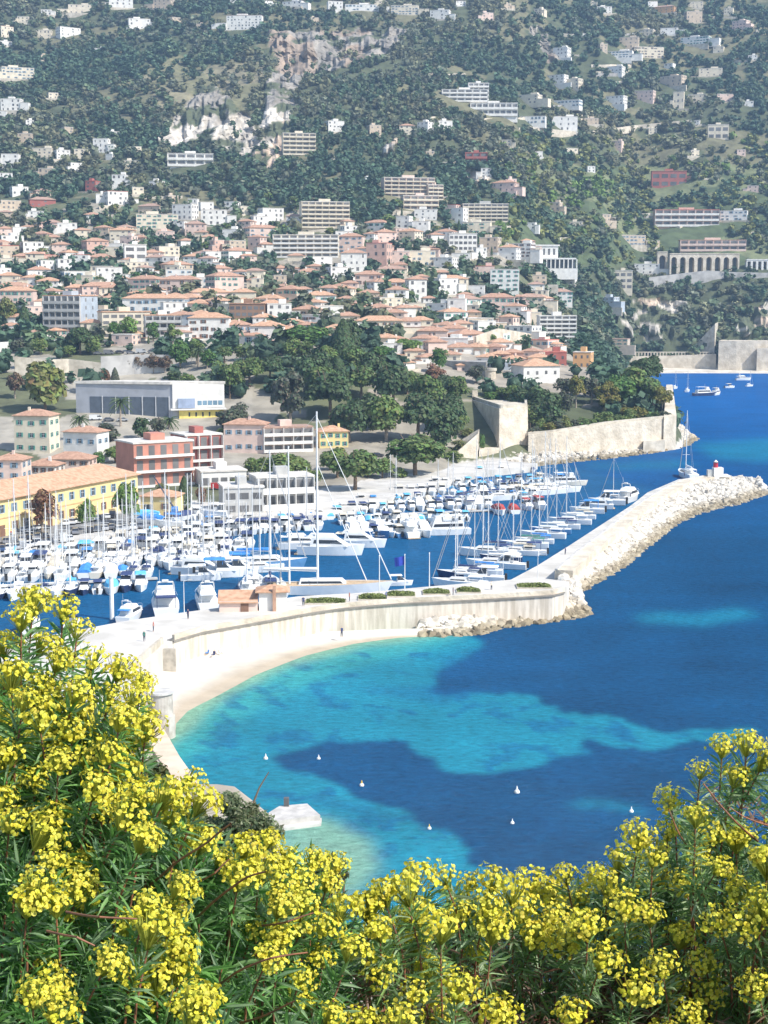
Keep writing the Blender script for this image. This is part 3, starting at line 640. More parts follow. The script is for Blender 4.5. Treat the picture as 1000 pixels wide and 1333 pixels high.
def house(px, py, w, h, wc='C', rf='h', rot=None, near=0, name='villa', dmin=0, shut=None, D=None, gp=None, ny=None, nx=None, plinth=4.0, chim=None):
    g = gp if gp is not None else gpoint(px, py, dmin); s = g[1] / F; W = w * s; Ht = max(3.0, h * s)
    if rot is None: rot = rnd.uniform(-32, 30)
    a = abs(R(rot)); D = D or min(max(W * 0.75, 6.5), 12)
    W = max(4.5, (W - D * math.sin(a) * 0.8) / max(math.cos(a), 0.4)) if W > 7 else W
    rz = R(rot) - (px - 500) / F
    root = empty(name, g, rz); FOOT.append((g[0], g[1] + D / 2, max(W, D) * 0.55))
    big = w > 24 or near
    rise = min(W, D) * (0.20 if rf in 'hpc' else 0)
    Hw = max(2.8, Ht - (rise * 0.75 if rf in 'hpc' else 0.4))
    fl = ny or max(1, int(round(Hw / 3.1))); nxx = nx or max(1, int(W / (3.4 if near else 3.8)))
    wm = wallm(wc)
    MB().box(-W / 2, W / 2, 0, D, -plinth, Hw).build('wall', wm, root)
    if rf in 'hpc':
        rm = {'h': ROOFS[0], 'p': ROOFS[1], 'c': ROOFS[2]}[rf]
        ro = hip(MB(), W, D, Hw + 0.19, 0.55, rise).build('roof', rm, root)
        if chim or (big and rnd.random() < 0.7):
            cxx = rnd.uniform(-0.25, 0.25) * W
            MB().box(cxx - .4, cxx + .4, D * .35, D * .35 + .7, Hw + 0.4, Hw + rise + 0.9).build('chimney', wm, ro)
    else:
        m = MB(); m.box(-W / 2 - .15, W / 2 + .15, -.15, D + .15, Hw + 0.003, Hw + 0.35); ro = m.build('roof', FLATR if rf == 'f' else REDR if rf == 'r' else ROOFS[1], root)
        if rnd.random() < 0.6:
            x = rnd.uniform(-.3, .1) * W; MB().box(x, x + W * .3, D * .35, D * .8, Hw + .353, Hw + .353 + min(2.2, Hw * .35)).build('roof_house', wm, ro)
    k = shut or (rnd.choice('gbnw') if (near or w > 34) else 'far')
    if not near and w <= 34: fl = min(fl, 3); nxx = min(nxx, 4)
    fh = Hw / fl; bx = W / nxx; ww = min(1.15, bx * .34) if near else min(1.7, bx * .42); wh = min(1.5, fh * .5) if near else fh * .5
    if w >= 11:
        for j in range(fl):
            for i in range(nxx):
                if not near and rnd.random() < 0.25: continue
                v = 1 if near else rnd.uniform(.55, 1.15); win(root, -W / 2 + bx * (i + .5 + (0 if near else rnd.uniform(-.12, .12))), 0, fh * j + fh * rnd.uniform(.22, .34) * (1 if not near else 1.0), ww * v, wh * (1 if near else rnd.uniform(.7, 1.15)), 0, k)
        if w > 15:
            ns = max(1, int(D / 4)); side = 1 if rot < 0 or near else -1
            if near or abs(rot) > 12:
                for j in range(fl):
                    for i in range(ns): win(root, side * W / 2, D / ns * (i + .5), fh * j + fh * .3, ww, wh, side * R(90), k)
    if not near and w >= 14:
        if rnd.random() < .5:
            sd = rnd.choice((-1, 1)); ww_ = W * rnd.uniform(.3, .5); h2 = Hw * rnd.uniform(.45, .7); xa = sd * (W / 2 + ww_ / 2 - .05)
            wg = MB().box(xa - ww_ / 2, xa + ww_ / 2, -1.2, D * .6, -plinth, h2).build('wing', wm, root); MB().box(xa - ww_ / 2 - .2, xa + ww_ / 2 + .2, -1.4, D * .6 + .2, h2 + .003, h2 + .3).build('wing_roof', ROOFS[rnd.randrange(3)] if rf in 'hpc' else FLATR, wg)
        if rnd.random() < .6:
            tw_ = W * rnd.uniform(.6, .9); x_ = rnd.uniform(-.3, .3) * W; MB().box(x_ - tw_, x_ + tw_, -rnd.uniform(2.5, 5), -1.45, -plinth - 3, rnd.uniform(-.6, .4)).build('terrace', rnd.choice([STONE, STONE2, wm]), root)
    nf = {1: 'one-storey', 2: 'two-storey', 3: 'three-storey', 4: 'four-storey', 5: 'five-storey'}.get(int(round(Hw / 3.1)) or 1, 'tall')
    rn = {'h': 'orange roof', 'p': 'brown roof', 'c': 'pale orange roof', 'f': 'flat roof', 'r': 'red roof', 'q': 'brown top'}[rf]
    later(root, f'{WNAME[wc]} {nf} house with {rn}', 'house', 'house', g)
    root['group'] = 'houses of the hillside town'
    return root

def flats(px, py, w, h, wc, rot, fl, D=12, nx=None, label=None, bal=True, rail=.40, wf=.72, pw=True, gp=None, setb=0.0, glass=None, roofc=None, plinth=6, name='apartment_building', dmin=0, slab=None):
    """block of flats: core wall, one balcony band per floor, glazing behind each bay"""
    g = gp if gp is not None else gpoint(px, py, dmin); s = g[1] / F; W = w * s; Ht = h * s
    rz = R(rot) - (px - 500) / F; root = empty(name, g, rz); FOOT.append((g[0], g[1] + D / 2, max(W, D) * 0.6))
    wm = wallm(wc); fh = (Ht - 0.6) / fl; nx = nx or max(2, int(W / 5)); bx = W / nx
    MB().box(-W / 2, W / 2, 0, D, -plinth, Ht - 0.6).build('wall', wm, root)
    ro = MB().box(-W / 2 - .3, W / 2 + .3, -.3, D + .3, Ht - .597, Ht - .1).build('roof', roofc or FLATR, root)
    MB().box(-W * .12, W * .12, D * .3, D * .7, Ht - .097, Ht + 2).build('roof_house', wm, ro)
    for j in range(fl):
        z = fh * j
        if bal:
            m = MB(); o = 1.4
            m.box(-W / 2 + .1, W / 2 - .1, -o, -.003, z + fh * .02, z + fh * .09); m.box(-W / 2 + .1, W / 2 - .1, -o, -o + .15, z + fh * .092, z + fh * rail)
            m.build('balcony', slab or wm, root)
        for i in range(nx):
            win(root, -W / 2 + bx * (i + .5), -0.02, z + fh * .12, bx * wf, fh * (.74 if bal else .5), 0, 'far')
        if rot < 0:
            for i in range(2): win(root, W / 2, D * (.3 + .4 * i), z + fh * .3, 1.3, fh * .45, R(90), 'far')
    if bal:
        m = MB()
        for i in range(nx + 1):
            x = -W / 2 + bx * i; x = min(max(x, -W / 2 + .1), W / 2 - .1); m.box(x - .09, x + .09, -1.38, -.003, 0, Ht - .61)
        if nx <= 9 and pw: m.build('party_wall', slab or wm, root)
    if label: tag(root, label, 'apartment building'); ALLB.append((g, root))
    else: later(root, f'{WNAME[wc]} block of flats with balcony bands', 'apartment building', 'block', g)
    root['group'] = 'apartment buildings in the town'
    return root

# ------------------------------------------------------------ houses as read from the photograph: centre x, foot y, width, height, wall, roof
LIST = """
104 19 29 11 C f;158 12 30 12 W f;182 38 28 13 W f;211 12 26 12 T f;308 4 16 6 W f;318 40 46 18 W q;260 38 10 6 T f;348 8 18 6 W f;380 10 28 8 W f;437 17 20 14 W f;470 14 40 8 W f
10 48 20 12 C q;8 61 18 7 W f;56 50 22 9 C f;92 48 30 11 W f;24 104 42 15 C f;14 145 28 16 W f;3 153 12 7 W f;32 186 20 12 T f;55 206 28 12 C f;13 219 24 18 W f;83 209 20 12 W f
107 207 20 12 C f;131 199 22 18 W f;142 209 10 8 W f;118 250 18 14 R r;155 246 20 18 W f;202 249 20 12 W f;438 172 25 14 W f
489 178 18 14 T f;530 176 20 14 C h;550 172 20 12 W f;580 168 22 10 W f;686 137 32 12 C f;735 140 40 9 W f;722 110 28 11 W f;745 117 20 14 C f
690 163 40 10 W f;735 171 34 18 W f;770 163 20 8 T f;800 138 26 12 W f;838 134 26 14 P f;729 78 22 14 W f;786 69 12 10 T f;803 77 40 9 W f;845 76 40 14 C f;800 98 22 10 W f;818 65 26 14 T f
871 46 22 9 W f;840 47 22 8 C f;904 59 38 10 W f;787 18 20 9 W f;772 8 12 5 C f;864 18 28 10 O p;905 12 20 8 C f;904 30 22 14 T f;948 21 12 10 C f;962 38 22 10 P f;925 100 30 10 C f
873 113 32 13 T f;883 143 14 22 C f;908 133 25 9 C f;945 133 25 10 P f;745 202 20 8 C f;803 195 14 10 P f;633 232 14 12 W f;527 20 35 12 C f;572 27 26 12 W f;635 26 18 9 P f
57 257 22 10 T p;56 269 34 11 R p;27 255 24 11 W f;15 273 30 12 T f;8 285 18 10 T p;46 285 20 10 W f;131 266 11 12 W f;154 268 30 18 W r;194 279 34 12 T p;205 298 43 17 C f;237 287 26 18 W f
251 271 14 12 W f;270 276 19 12 W f;279 295 27 18 W f;67 299 22 10 P p;88 303 20 11 W f;9 308 18 11 P h;26 308 15 11 W f;17 318 27 10 W f;52 317 20 13 P h;44 329 24 12 W f;12 336 24 14 T r
80 329 20 11 P h;128 332 27 18 S h;131 347 27 13 T h;221 338 27 15 C f;264 340 26 11 W p;286 331 14 16 S f;313 345 30 18 W h;331 327 18 18 P h;10 350 22 12 C f;8 367 16 16 W f;62 343 26 10 S r
85 358 16 18 W f;105 351 18 17 W r;52 366 25 16 W h;106 374 30 14 C f;143 368 27 18 W f;192 361 18 13 W p;235 357 34 14 T h;185 377 37 15 P h;233 381 44 18 P h;264 378 28 15 W f;299 382 38 23 P h
331 377 18 13 C h;137 385 48 14 P h;18 379 38 9 C h;20 402 40 24 P c;150 398 30 12 C h;200 407 68 20 W c;245 436 14 25 B h;272 443 44 30 W c;276 391 46 12 P c;313 442 28 20 P h;323 451 36 16 W h
85 438 34 8 P c;22 426 24 14 W h;340 295 18 12 W f;356 290 26 16 W f;384 297 18 15 W p;554 286 24 12 W f;524 298 17 14 W f;547 306 19 16 W f;586 280 20 13 P r;595 290 17 16 W f
620 304 30 13 C f;636 326 22 15 T f;627 338 13 13 W f;345 310 36 14 P h;456 330 28 22 P h;490 345 26 25 S r;487 301 28 12 W h;504 317 24 15 P h;480 319 14 14 W h;525 309 18 10 P f;461 355 27 25 W h
517 346 26 16 P f;547 347 34 18 C f;630 362 22 14 P r;657 380 30 26 W f;584 385 26 20 W f;544 393 22 28 W h;498 380 24 14 W h;480 372 30 16 P h;515 397 24 20 W h;442 366 22 16 W f;420 350 26 14 W f
375 361 29 13 P h;335 383 12 18 C f;373 400 29 24 T h;418 399 34 16 W c;347 401 34 14 W c;364 420 26 22 W f;395 417 32 16 T h;429 416 34 16 W f;347 449 36 26 W c;594 418 20 26 W f;647 404 36 18 P h
568 415 26 18 W f;529 416 24 16 W h;495 434 50 18 C c;532 440 26 22 W h;563 445 32 16 P h;590 442 28 16 W h;634 431 26 12 W f;616 447 40 14 P h;667 253 14 18 P f;655 250 34 14 P h;822 321 34 12 T f
720 275 20 11 T f;955 288 28 12 W f;842 358 26 12 W f;698 396 25 16 C f;728 400 28 20 W p;788 402 22 12 B f;793 450 40 8 T q;508 460 26 12 W f;548 455 26 15 W h;394 466 20 14 W q;600 460 30 10 W h
570 460 24 16 P h;690 468 22 12 P h;668 470 22 12 S h;720 466 26 10 T h;400 434 24 12 W h;460 445 30 12 W h;640 462 24 12 P h;540 468 22 12 C h;365 384 20 12 P h;420 432 22 12 T h;700 452 30 9 P r
170 352 16 14 C h;150 330 18 11 W f;108 312 18 12 C h;180 318 20 10 T h;245 325 18 12 W h;215 312 18 11 P h;300 312 20 12 W f;318 300 18 12 P h;262 312 16 10 C h;290 360 26 12 P h;40 385 22 10 W h
300 275 20 12 W f;320 282 16 12 C f;226 265 16 10 T f;180 255 16 10 C f;100 225 20 12 W f;60 232 22 12 T f;8 240 18 14 W f;170 220 18 10 C f;35 305 14 10 C h;120 290 18 10 W h;70 345 14 10 C h
400 330 18 12 P h;430 322 16 12 W f;470 338 16 14 W h;505 332 18 12 S h;570 318 18 12 W h;560 334 22 10 P h;600 340 20 9 W f;480 392 22 12 T h;450 400 20 12 W h;455 380 18 12 P h;540 412 18 12 C h;615 418 18 12 T h
668 412 22 14 W h;690 420 26 12 C f;640 445 30 10 W f;675 440 36 14 W f;560 400 16 12 W h;605 395 18 12 P h;620 385 18 12 W f;675 398 14 12 P h;575 366 18 12 C h;600 372 18 10 W f;550 372 16 12 P h
490 410 26 12 P h;385 345 18 12 C h;410 372 20 12 P h;440 382 18 10 W h;395 388 18 12 W h;330 362 18 10 T h;318 402 26 11 C c;255 405 30 12 P c;232 420 26 12 C h;300 432 30 12 P c
40 410 20 10 T h;5 412 20 12 P c;160 372 14 10 W h;210 395 26 12 W h;310 365 18 12 W h;12 395 20 10 W h;350 330 18 12 W h;365 372 14 12 T f;700 372 20 12 T f;740 372 14 10 W f
750 300 14 8 C f;690 300 12 8 W f;790 290 12 8 T f;905 205 14 8 C f;965 205 12 8 P f;980 250 14 8 P f;700 205 14 8 W f;660 190 14 8 C f;560 205 12 8 T f;430 215 12 8 C f;480 240 12 8 W f;770 225 12 8 W f
850 10 14 7 W f;935 70 14 8 C f;980 80 12 7 W f;760 50 12 6 W f;700 20 14 7 C f;660 12 14 7 T f;600 8 14 6 W f;495 8 16 6 C f;410 30 12 6 T f;130 70 14 7 W f;60 80 14 7 T f;70 130 14 8 C f;40 165 14 8 W f
90 175 14 8 T f;150 180 14 8 W f;180 200 12 8 C f;60 20 14 7 W f;30 30 16 7 C f;230 30 14 7 T f;290 60 12 6 W f;870 90 14 7 W f;990 45 12 6 C f;975 140 12 7 W f;850 175 12 7 C f;905 165 12 7 W f
45 448 24 16 W h;30 395 34 16 P c;62 376 26 12 W c;115 402 30 14 W c;120 440 24 20 C h;145 385 26 12 C h;180 392 30 12 P c;205 388 26 12 W c;240 402 32 16 W c;258 424 30 16 C c;290 404 28 14 W c;345 428 26 16 W c;372 444 30 16 P c;382 432 26 14 W c
410 452 30 16 W c;438 440 26 14 P c;452 424 26 14 C h;470 446 28 16 W c;478 416 26 16 W h;500 452 28 14 C c;512 420 26 14 P h;520 455 26 14 W h;548 432 26 16 C c;556 452 24 12 P c;575 436 26 14 W h;602 434 26 14 C h;618 462 28 12 C c;632 476 24 12 W c;655 456 26 12 W c
672 478 24 12 P c;702 478 24 14 C c;712 456 24 10 W c;650 470 22 10 S c;585 472 24 12 C h;560 474 24 10 W h;610 484 26 10 P c;530 482 24 10 W c;505 474 22 12 W h;355 408 26 14 P c;405 404 26 12 W c;435 412 22 12 C c;462 408 22 12 P h;388 416 24 12 C h
0 330 24 14 P h;30 345 20 12 T h;95 340 20 12 W c;70 318 18 10 C h;160 305 20 10 T p;200 340 22 12 P h;230 300 20 10 W f;250 345 22 12 W c;275 320 20 12 C h;300 342 22 12 W c;325 345 20 12 P h;10 372 24 14 C c;40 372 24 12 W c;100 385 24 12 P c
"""
for row in LIST.replace('\n', ';').split(';'):
    if not row.strip(): continue
    a = row.split(); x, y, w_, h_ = map(float, a[:4])
    if 285 < y < 485: w_ *= 1.24; h_ *= 1.12
    house(x, y, w_, h_, a[4], a[5], name='villa' if y < 300 else 'town_house')

def fill_rows():
    n = 0
    for t in range(900):
        x, y = rnd.uniform(0, 700), rnd.uniform(300, 468)
        if y > 452 and x < 480 or n >= 75: continue
        g = gpoint(x, y); w_ = rnd.uniform(24, 46) * (.7 + .4 * (y - 300) / 170); r_ = w_ * g[1] / F * .42
        if any(math.hypot(f[0] - g[0], (f[1] - g[1] - 5) * .8) < f[2] * .75 + r_ for f in FOOT): continue
        house(x, y, w_, rnd.uniform(12, 20), rnd.choice('WWCCPTWCW'), rnd.choice('hccpfff'), name='row_house'); n += 1
    print('rows', n)
# ------------------------------------------------------------ larger blocks one by one
flats(390, 203, 42, 28, 'C', 6, 5, 12, label='cream terraced flats of five storeys at the foot of the cliff')
flats(424, 298, 62, 34, 'C', 8, 6, 14, label='wide cream flats with open balconies beside the dark wood')
flats(533, 258, 66, 26, 'P', 12, 5, 13, 7, rail=.3, label='wide salmon pink block with cream balcony bands above the town', slab=wallm('C'), setb=1)
flats(548, 275, 46, 20, 'P', 12, 3, 12, 5, label='lower salmon pink block in front of its wider twin', slab=wallm('C'))
flats(567, 262, 20, 20, 'P', 18, 4, 12, 3, label='narrow pink block at the end of the salmon flats', slab=wallm('C'))
flats(632, 290, 58, 24, 'G', 4, 5, 12, 8, label='long grey block of flats with many small balconies', slab=wallm('C'))
flats(398, 336, 84, 30, 'C', -4, 5, 14, 8, label='very wide cream terraced flats with long white balcony bands', slab=wallm('W'))
flats(605, 133, 58, 16, 'W', 4, 3, 12, 6, label='long white modern block high on the wooded slope'); flats(623, 131, 26, 22, 'W', 4, 4, 12, 4, label='white stepped tower of the modern block on the wooded slope')
flats(643, 152, 60, 17, 'W', 4, 2, 12, 8, label='long white two storey arcade below the modern block')
flats(248, 218, 58, 17, 'W', 0, 2, 12, 5, label='wide white modern villa with blue glass by the lower cliff')
flats(603, 327, 36, 22, 'W', 8, 3, 12, 6, bal=False, label='large white villa of three storeys above the long terrace wall')
flats(726, 445, 48, 34, 'W', 8, 6, 13, 5, label='white block of flats of six storeys near the rampart', dmin=880)
flats(894, 297, 82, 22, 'S', 10, 3, 13, 8, label='long reddish terraced flats with white balcony rails', slab=wallm('W'), roofc=REDR)
flats(871, 243, 44, 20, 'R', 6, 2, 12, 4, bal=False, label='dark red square villa among the trees on the slope', roofc=ROOFS[0])
flats(620, 215, 28, 16, 'R', 0, 2, 10, 3, label='small red villa with white balconies in the woods', roofc=REDR)
flats(928, 328, 84, 15, 'P', 10, 2, 10, 8, label='row of pink terrace houses standing above the arched viaduct', roofc=ROOFS[2])
flats(811, 378, 24, 24, 'C', 4, 3, 10, 3, bal=False, label='cream square house of three storeys above the far cliff', dmin=1200)
flats(935, 181, 26, 18, 'C', 4, 2, 10, 3, bal=False, label='cream tower villa with a base wall high on the slope')
flats(177, 347, 28, 28, 'W', 4, 3, 12, 2, bal=False, label='tall plain white building like a chapel amid small houses')
# block left of the town; its front's shade is put into the blue grey walls
flats(82, 437, 52, 52, 'B', -26, 5, 20, 6, label='tall block with shade-toned blue grey walls and orange roof', roofc=ROOFS[2], slab=wallm('G'), plinth=3, dmin=690)
flats(322, 421, 46, 26, 'N', -6, 3, 14, 6, bal=False, label='brown bare block of three storeys among orange roofs', roofc=ROOFS[0])
flats(165, 440, 62, 34, 'C', 10, 4, 14, 6, bal=False, label='cream block of four storeys with wide orange roof', roofc=ROOFS[2])
flats(213, 440, 46, 30, 'W', 4, 3, 13, 5, label='white block with grey balconies beside the cream block', roofc=ROOFS[2], slab=wallm('G'))
# mansion with colonnade, viaduct, colonnade
g = gpoint(714, 352); s = g[1] / F; ms = empty('mansion', g, R(4)); FOOT.append((g[0], g[1] + 6, 34 * s)); tag(ms, 'white square mansion rising behind a long pillared terrace', 'mansion'); k = wallm('W')
MB().box(-40 * s, 38 * s, 0, 9, -8, 1.0).build('terrace_wall', k, ms); MB().box(-38 * s, 36 * s, -.2, 6, 13 * s, 15 * s).build('roof', k, ms); MB().box(-38 * s, 36 * s, 3, 8.5, 1.003, 13 * s - .003).build('back_wall', GLASS, ms)
pm = MB().box(-.45, .45, -.1, .8, 1.003, 13 * s - .003).mesh('pillar', k)
for i in range(14): obj('pillar', pm, ms, (-36 * s + i * 5.6 * s, 0, 0))
MB().box(-16 * s, 14 * s, 6.2, 18, 1.003, 30 * s).build('wall', k, ms); MB().box(-18 * s, 16 * s, 5.6, 19, 30 * s + .003, 32 * s).build('cornice', k, ms)
for i in range(4): win(ms, -11 * s + i * 6.6 * s, 6.2, 19 * s, 1.8, 5, 0, 'far')
def arcade(px, py, w, h, n, label, name, m, rot=0, arch=True, dmin=0, th=5, gp=None):
    g = gp or gpoint(px, py, dmin); s = g[1] / F; W = w * s; Hh = h * s; root = empty(name, g, R(rot)); FOOT.append((g[0], g[1], W * .3)); b = W / n
    for i in range(n):
        mm = MB(); x0 = -W / 2 + b * i; ow = b * .62; hh = Hh * .86; spr = hh - ow / 2
        pts = [(x0, -9), (x0 + (b - ow) / 2, -9)]
        arc = [(x0 + b / 2 - ow / 2 * math.cos(t), spr + ow / 2 * math.sin(t)) for t in [math.pi * j / 8 for j in range(9)]] if arch else [(x0 + (b - ow) / 2, hh), (x0 + (b + ow) / 2, hh)]
        L_ = arc; top = [(x0 + (p[0] - x0 - (b - ow) / 2) / ow * b, Hh) for p in L_]
        for y in (0, th):
            sgn = 1 if y == 0 else -1
            for j in range(len(L_) - 1):
                q = [(L_[j][0], y, L_[j][1]), (L_[j + 1][0], y, L_[j + 1][1]), (top[j + 1][0], y, top[j + 1][1]), (top[j][0], y, top[j][1])]; mm.face(q[::sgn])
            for (xa, xb, ta) in ((x0, L_[0][0], top[0]), (L_[-1][0], x0 + b, top[-1])):
                q = [(xa, y, -9), (xb, y, -9), (xb, y, L_[0][1]), (ta[0] if xa != x0 else xa, y, Hh), (xa, y, L_[0][1])]
                q = [(xa, y, -9), (xb, y, -9), (xb, y, L_[0][1] if xa == x0 else Hh), (xa, y, Hh if xa == x0 else L_[0][1])]; mm.face(q[::sgn])
        for j in range(len(L_) - 1): mm.face([(L_[j][0], 0, L_[j][1]), (L_[j][0], th, L_[j][1]), (L_[j + 1][0], th, L_[j + 1][1]), (L_[j + 1][0], 0, L_[j + 1][1])])
        mm.face([(L_[0][0], 0, -9), (L_[0][0], th, -9), (L_[0][0], th, spr if arch else hh), (L_[0][0], 0, spr if arch else hh)]); mm.face([(L_[-1][0], 0, -9), (L_[-1][0], th, -9), (L_[-1][0], th, spr if arch else hh), (L_[-1][0], 0, spr if arch else hh)][::-1])
        mm.face([(x0, 0, Hh), (x0 + b, 0, Hh), (x0 + b, th, Hh), (x0, th, Hh)])
        mm.build('arch' if arch else 'bay', m, root)
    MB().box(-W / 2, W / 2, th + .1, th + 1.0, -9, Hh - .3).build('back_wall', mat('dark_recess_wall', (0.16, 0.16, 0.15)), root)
    MB().box(-W / 2, W / 2, -.3, th + .3, Hh + .003, Hh + .9).build('parapet', m, root)
    tag(root, label, 'viaduct' if arch else 'colonnade'); return root
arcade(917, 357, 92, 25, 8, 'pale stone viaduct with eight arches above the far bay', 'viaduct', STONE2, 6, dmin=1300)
arcade(862, 357, 13, 27, 1, 'tall narrow white arch at the end of the viaduct', 'arch_gate', STONE2, 0, dmin=1300)
arcade(1003, 352, 62, 12, 9, 'low pillared colonnade on the retaining wall near the viaduct', 'colonnade', wallm('W'), 0, False, dmin=1300)
def rwall(name, label, pts, h, m, th=1.2, dmin=0, dn=5, cat='retaining wall'):
    P = [gpoint(x, y, dmin) for x, y in pts]; c = P[0]; hh = h if hasattr(h, '__len__') else [h] * len(P)
    o = wallstrip([(p[0] - c[0], p[1] - c[1]) for p in P], [p[2] - c[2] - dn for p in P], [p[2] - c[2] + q * p[1] / F for p, q in zip(P, hh)], th).build(name, m); o.location = c
    if label: tag(o, label, cat)
    return o
rwall('retaining_wall', 'tall grey slope wall running below the arched viaduct', [(845, 374), (880, 374), (920, 368), (950, 364), (1000, 362), (1060, 360)], [12, 15, 15, 8, 6, 6], mat('slope_stone', (0.42, 0.40, 0.37), 0.9, 0.2, 0.2), dmin=1300)
rwall('retaining_wall', 'long cream terrace wall in the middle of the hillside town', [(503, 359), (540, 359), (580, 360), (618, 360)], 10, STONE2)
rwall('retaining_wall', 'white arcaded wall along a lane amid small villas', [(102, 315), (140, 313), (190, 314)], 5, STONE2)
rwall('retaining_wall', 'bright pale quarry wall below the six storey block', [(620, 452), (650, 448), (700, 448)], [14, 20, 12], STONE2)
rwall('retaining_wall', 'long white wall beside the parking terrace below the town', [(-60, 460), (0, 458), (60, 450), (100, 449)], [13, 12, 8, 8], wallm('W'), dmin=640)
rwall('retaining_wall', 'cream rough retaining wall above the round tree', [(20, 497), (60, 495), (90, 490), (132, 492)], [32, 26, 22, 18], STONE, dmin=600)
rwall('retaining_wall', 'smooth grey retaining wall above the sports hall', [(132, 492), (175, 488), (222, 484)], [26, 25, 21], mat('grey_wall', (0.50, 0.48, 0.45), 0.9, 0.15, 0.2), dmin=600)
rwall('garden_wall', 'low pale garden wall winding between villas up the slope', [(560, 156), (620, 158), (700, 157), (780, 152)], 3, STONE2)
rwall('garden_wall', 'pale road wall climbing the slope on the way to the villas', [(700, 170), (760, 176), (830, 168), (900, 160)], 3, STONE2)

fill_rows()
# short garden and terrace walls that follow the slope between the houses
def terr(x, y, w_, h_, m):
    P = [gpoint(x - w_ / 2 + w_ * i / 4, y + rnd.uniform(-.6, .6)) for i in range(5)]
    if max(p[1] for p in P) - min(p[1] for p in P) > 60: return
    c = P[2]; o = wallstrip([(p[0] - c[0], p[1] - c[1]) for p in P], [p[2] - c[2] - 4 for p in P], [p[2] - c[2] + h_ * p[1] / F for p in P], 1.0).build('terrace_wall', m); o.location = c
    later(o, 'short pale terrace wall' if m is not DSTONE else 'short grey terrace wall', 'terrace wall', 'wall', c); o['group'] = 'terrace walls on the slope'
for i in range(88):
    if i < 62: x, y = rnd.uniform(5, 700), rnd.uniform(250, 450)
    else: x, y = rnd.uniform(560, 990), rnd.uniform(20, 330)
    terr(x, y, rnd.uniform(16, 55), rnd.uniform(2.0, 4.5), rnd.choice([STONE, STONE2, STONE, DSTONE]))
# ------------------------------------------------------------ sports hall
g = gpoint(225, 545, 560); s = g[1] / F; gy = empty('sports_hall', g, R(0)); tag(gy, 'long grey sports hall with white end and yellow base', 'sports hall'); FOOT.append((g[0] - 18, g[1] + 12, 24)); FOOT.append((g[0] + 8, g[1] + 10, 16))
LW_ = 132 * s; RW = 68 * s; hh = 44 * s
al = R(-10); ar = R(16)
P0 = np.array([0, 0]); PL = P0 + LW_ * np.array([-math.cos(al), -math.sin(al)]); PR = P0 + RW * np.array([math.cos(ar), math.sin(ar)]); PB = PL + (PR - P0) * 0.95
MB().prism([tuple(P0), tuple(PR), tuple(PB), tuple(PL)], -3, hh).build('wall', mat('hall_grey', (0.36, 0.37, 0.40), 0.7, 0.08, 0.3), gy)
MB().prism([tuple(P0 + (-.8, -.6)), tuple(PR + (.6, -.5)), tuple(PB + (0, .5)), tuple(PL + (-.6, -.3))], hh + .003, hh + 1.0).build('roof', FLATR, gy)
ux = (PL - P0) / LW_; nx_ = np.array([ux[1], -ux[0]]); nx_ = nx_ if nx_[1] < 0 else -nx_
gm = mat('hall_glass', (0.10, 0.12, 0.15), 0.3); fm = mat('hall_frame', (0.6, 0.6, 0.6), 0.5)
for i in range(6):
    c = P0 + ux * (4 + i * 5.4) + nx_ * .02; b = math.atan2(ux[1], ux[0]) + math.pi
    o = MB().box(-2.4, 2.4, -.08, .05, 0.5, hh * .62).build('glass_panel', gm, gy); o.location = (c[0], c[1], 0); o.rotation_euler = (0, 0, b)
    o = MB().box(-.12, .12, -.3, -.02, 0, hh * .64).build('post', fm, gy); c2 = P0 + ux * (1.3 + i * 5.4); o.location = (c2[0], c2[1], 0); o.rotation_euler = (0, 0, b)
vx = (PR - P0) / RW
def onend(name, a, b, z0, z1, out, m, parent):
    n = np.array([vx[1], -vx[0]]); q = [P0 + vx * a * RW, P0 + vx * b * RW]; return MB().prism([tuple(q[0] + n * out), tuple(q[1] + n * out), tuple(q[1] + n * .003), tuple(q[0] + n * .003)], z0, z1).build(name, m, parent)
onend('end_wall', 0.0, 1.0, 3.9, hh + .5, 0.5, wallm('W'), gy)
eb = onend('yellow_base', 0.12, 1.0, -4, 3.0, 0.9, mat('yellow_wall', (0.78, 0.64, 0.18), 0.8), gy)
onend('canopy_slab', -0.05, 1.02, 3.15, 3.7, 2.5, wallm('W'), gy)
onend('window_box', 0.10, 0.42, 3.9, 7.6, 1.6, mat('blue_panel', (0.30, 0.36, 0.48), 0.5), gy)
for i in range(5): onend('window', 0.48 + i * .1, 0.56 + i * .1, 4.9, 6.6, 0.62, BGLASS, gy)
for i in range(5): onend('window', 0.3 + i * .13, 0.33 + i * .13, 0.6, 2.2, 1.0, GLASS, gy)

# ------------------------------------------------------------ buildings at the harbour
house(42, 590, 56, 54, 'C', 'h', -22, 1, shut='g', D=10, ny=3, nx=3, name='villa', dmin=470)['label'] = 'cream villa of three storeys with green shutters and orange roof'
house(105, 604, 56, 46, 'W', 'h', -28, 1, shut='b', D=9, ny=2, nx=3, name='villa', dmin=470)['label'] = 'white villa with orange roofs and small palm in its garden'
house(10, 640, 48, 46, 'P', 'h', -20, 1, shut='b', D=9, ny=3, nx=2, name='town_house', dmin=430)
house(52, 632, 50, 30, 'W', 'h', -20, 1, shut='n', D=9, ny=2, nx=4, name='town_house', dmin=430)
house(88, 618, 64, 26, 'P', 'h', -16, 1, shut='n', D=10, ny=2, nx=4, name='town_house', dmin=450)
house(318, 590, 58, 42, 'P', 'h', -12, 1, shut='b', D=9, ny=2, nx=4, name='villa', dmin=500)
house(435, 584, 42, 26, 'Y', 'c', 10, 1, shut='g', D=9, ny=2, nx=4, name='villa', dmin=500)
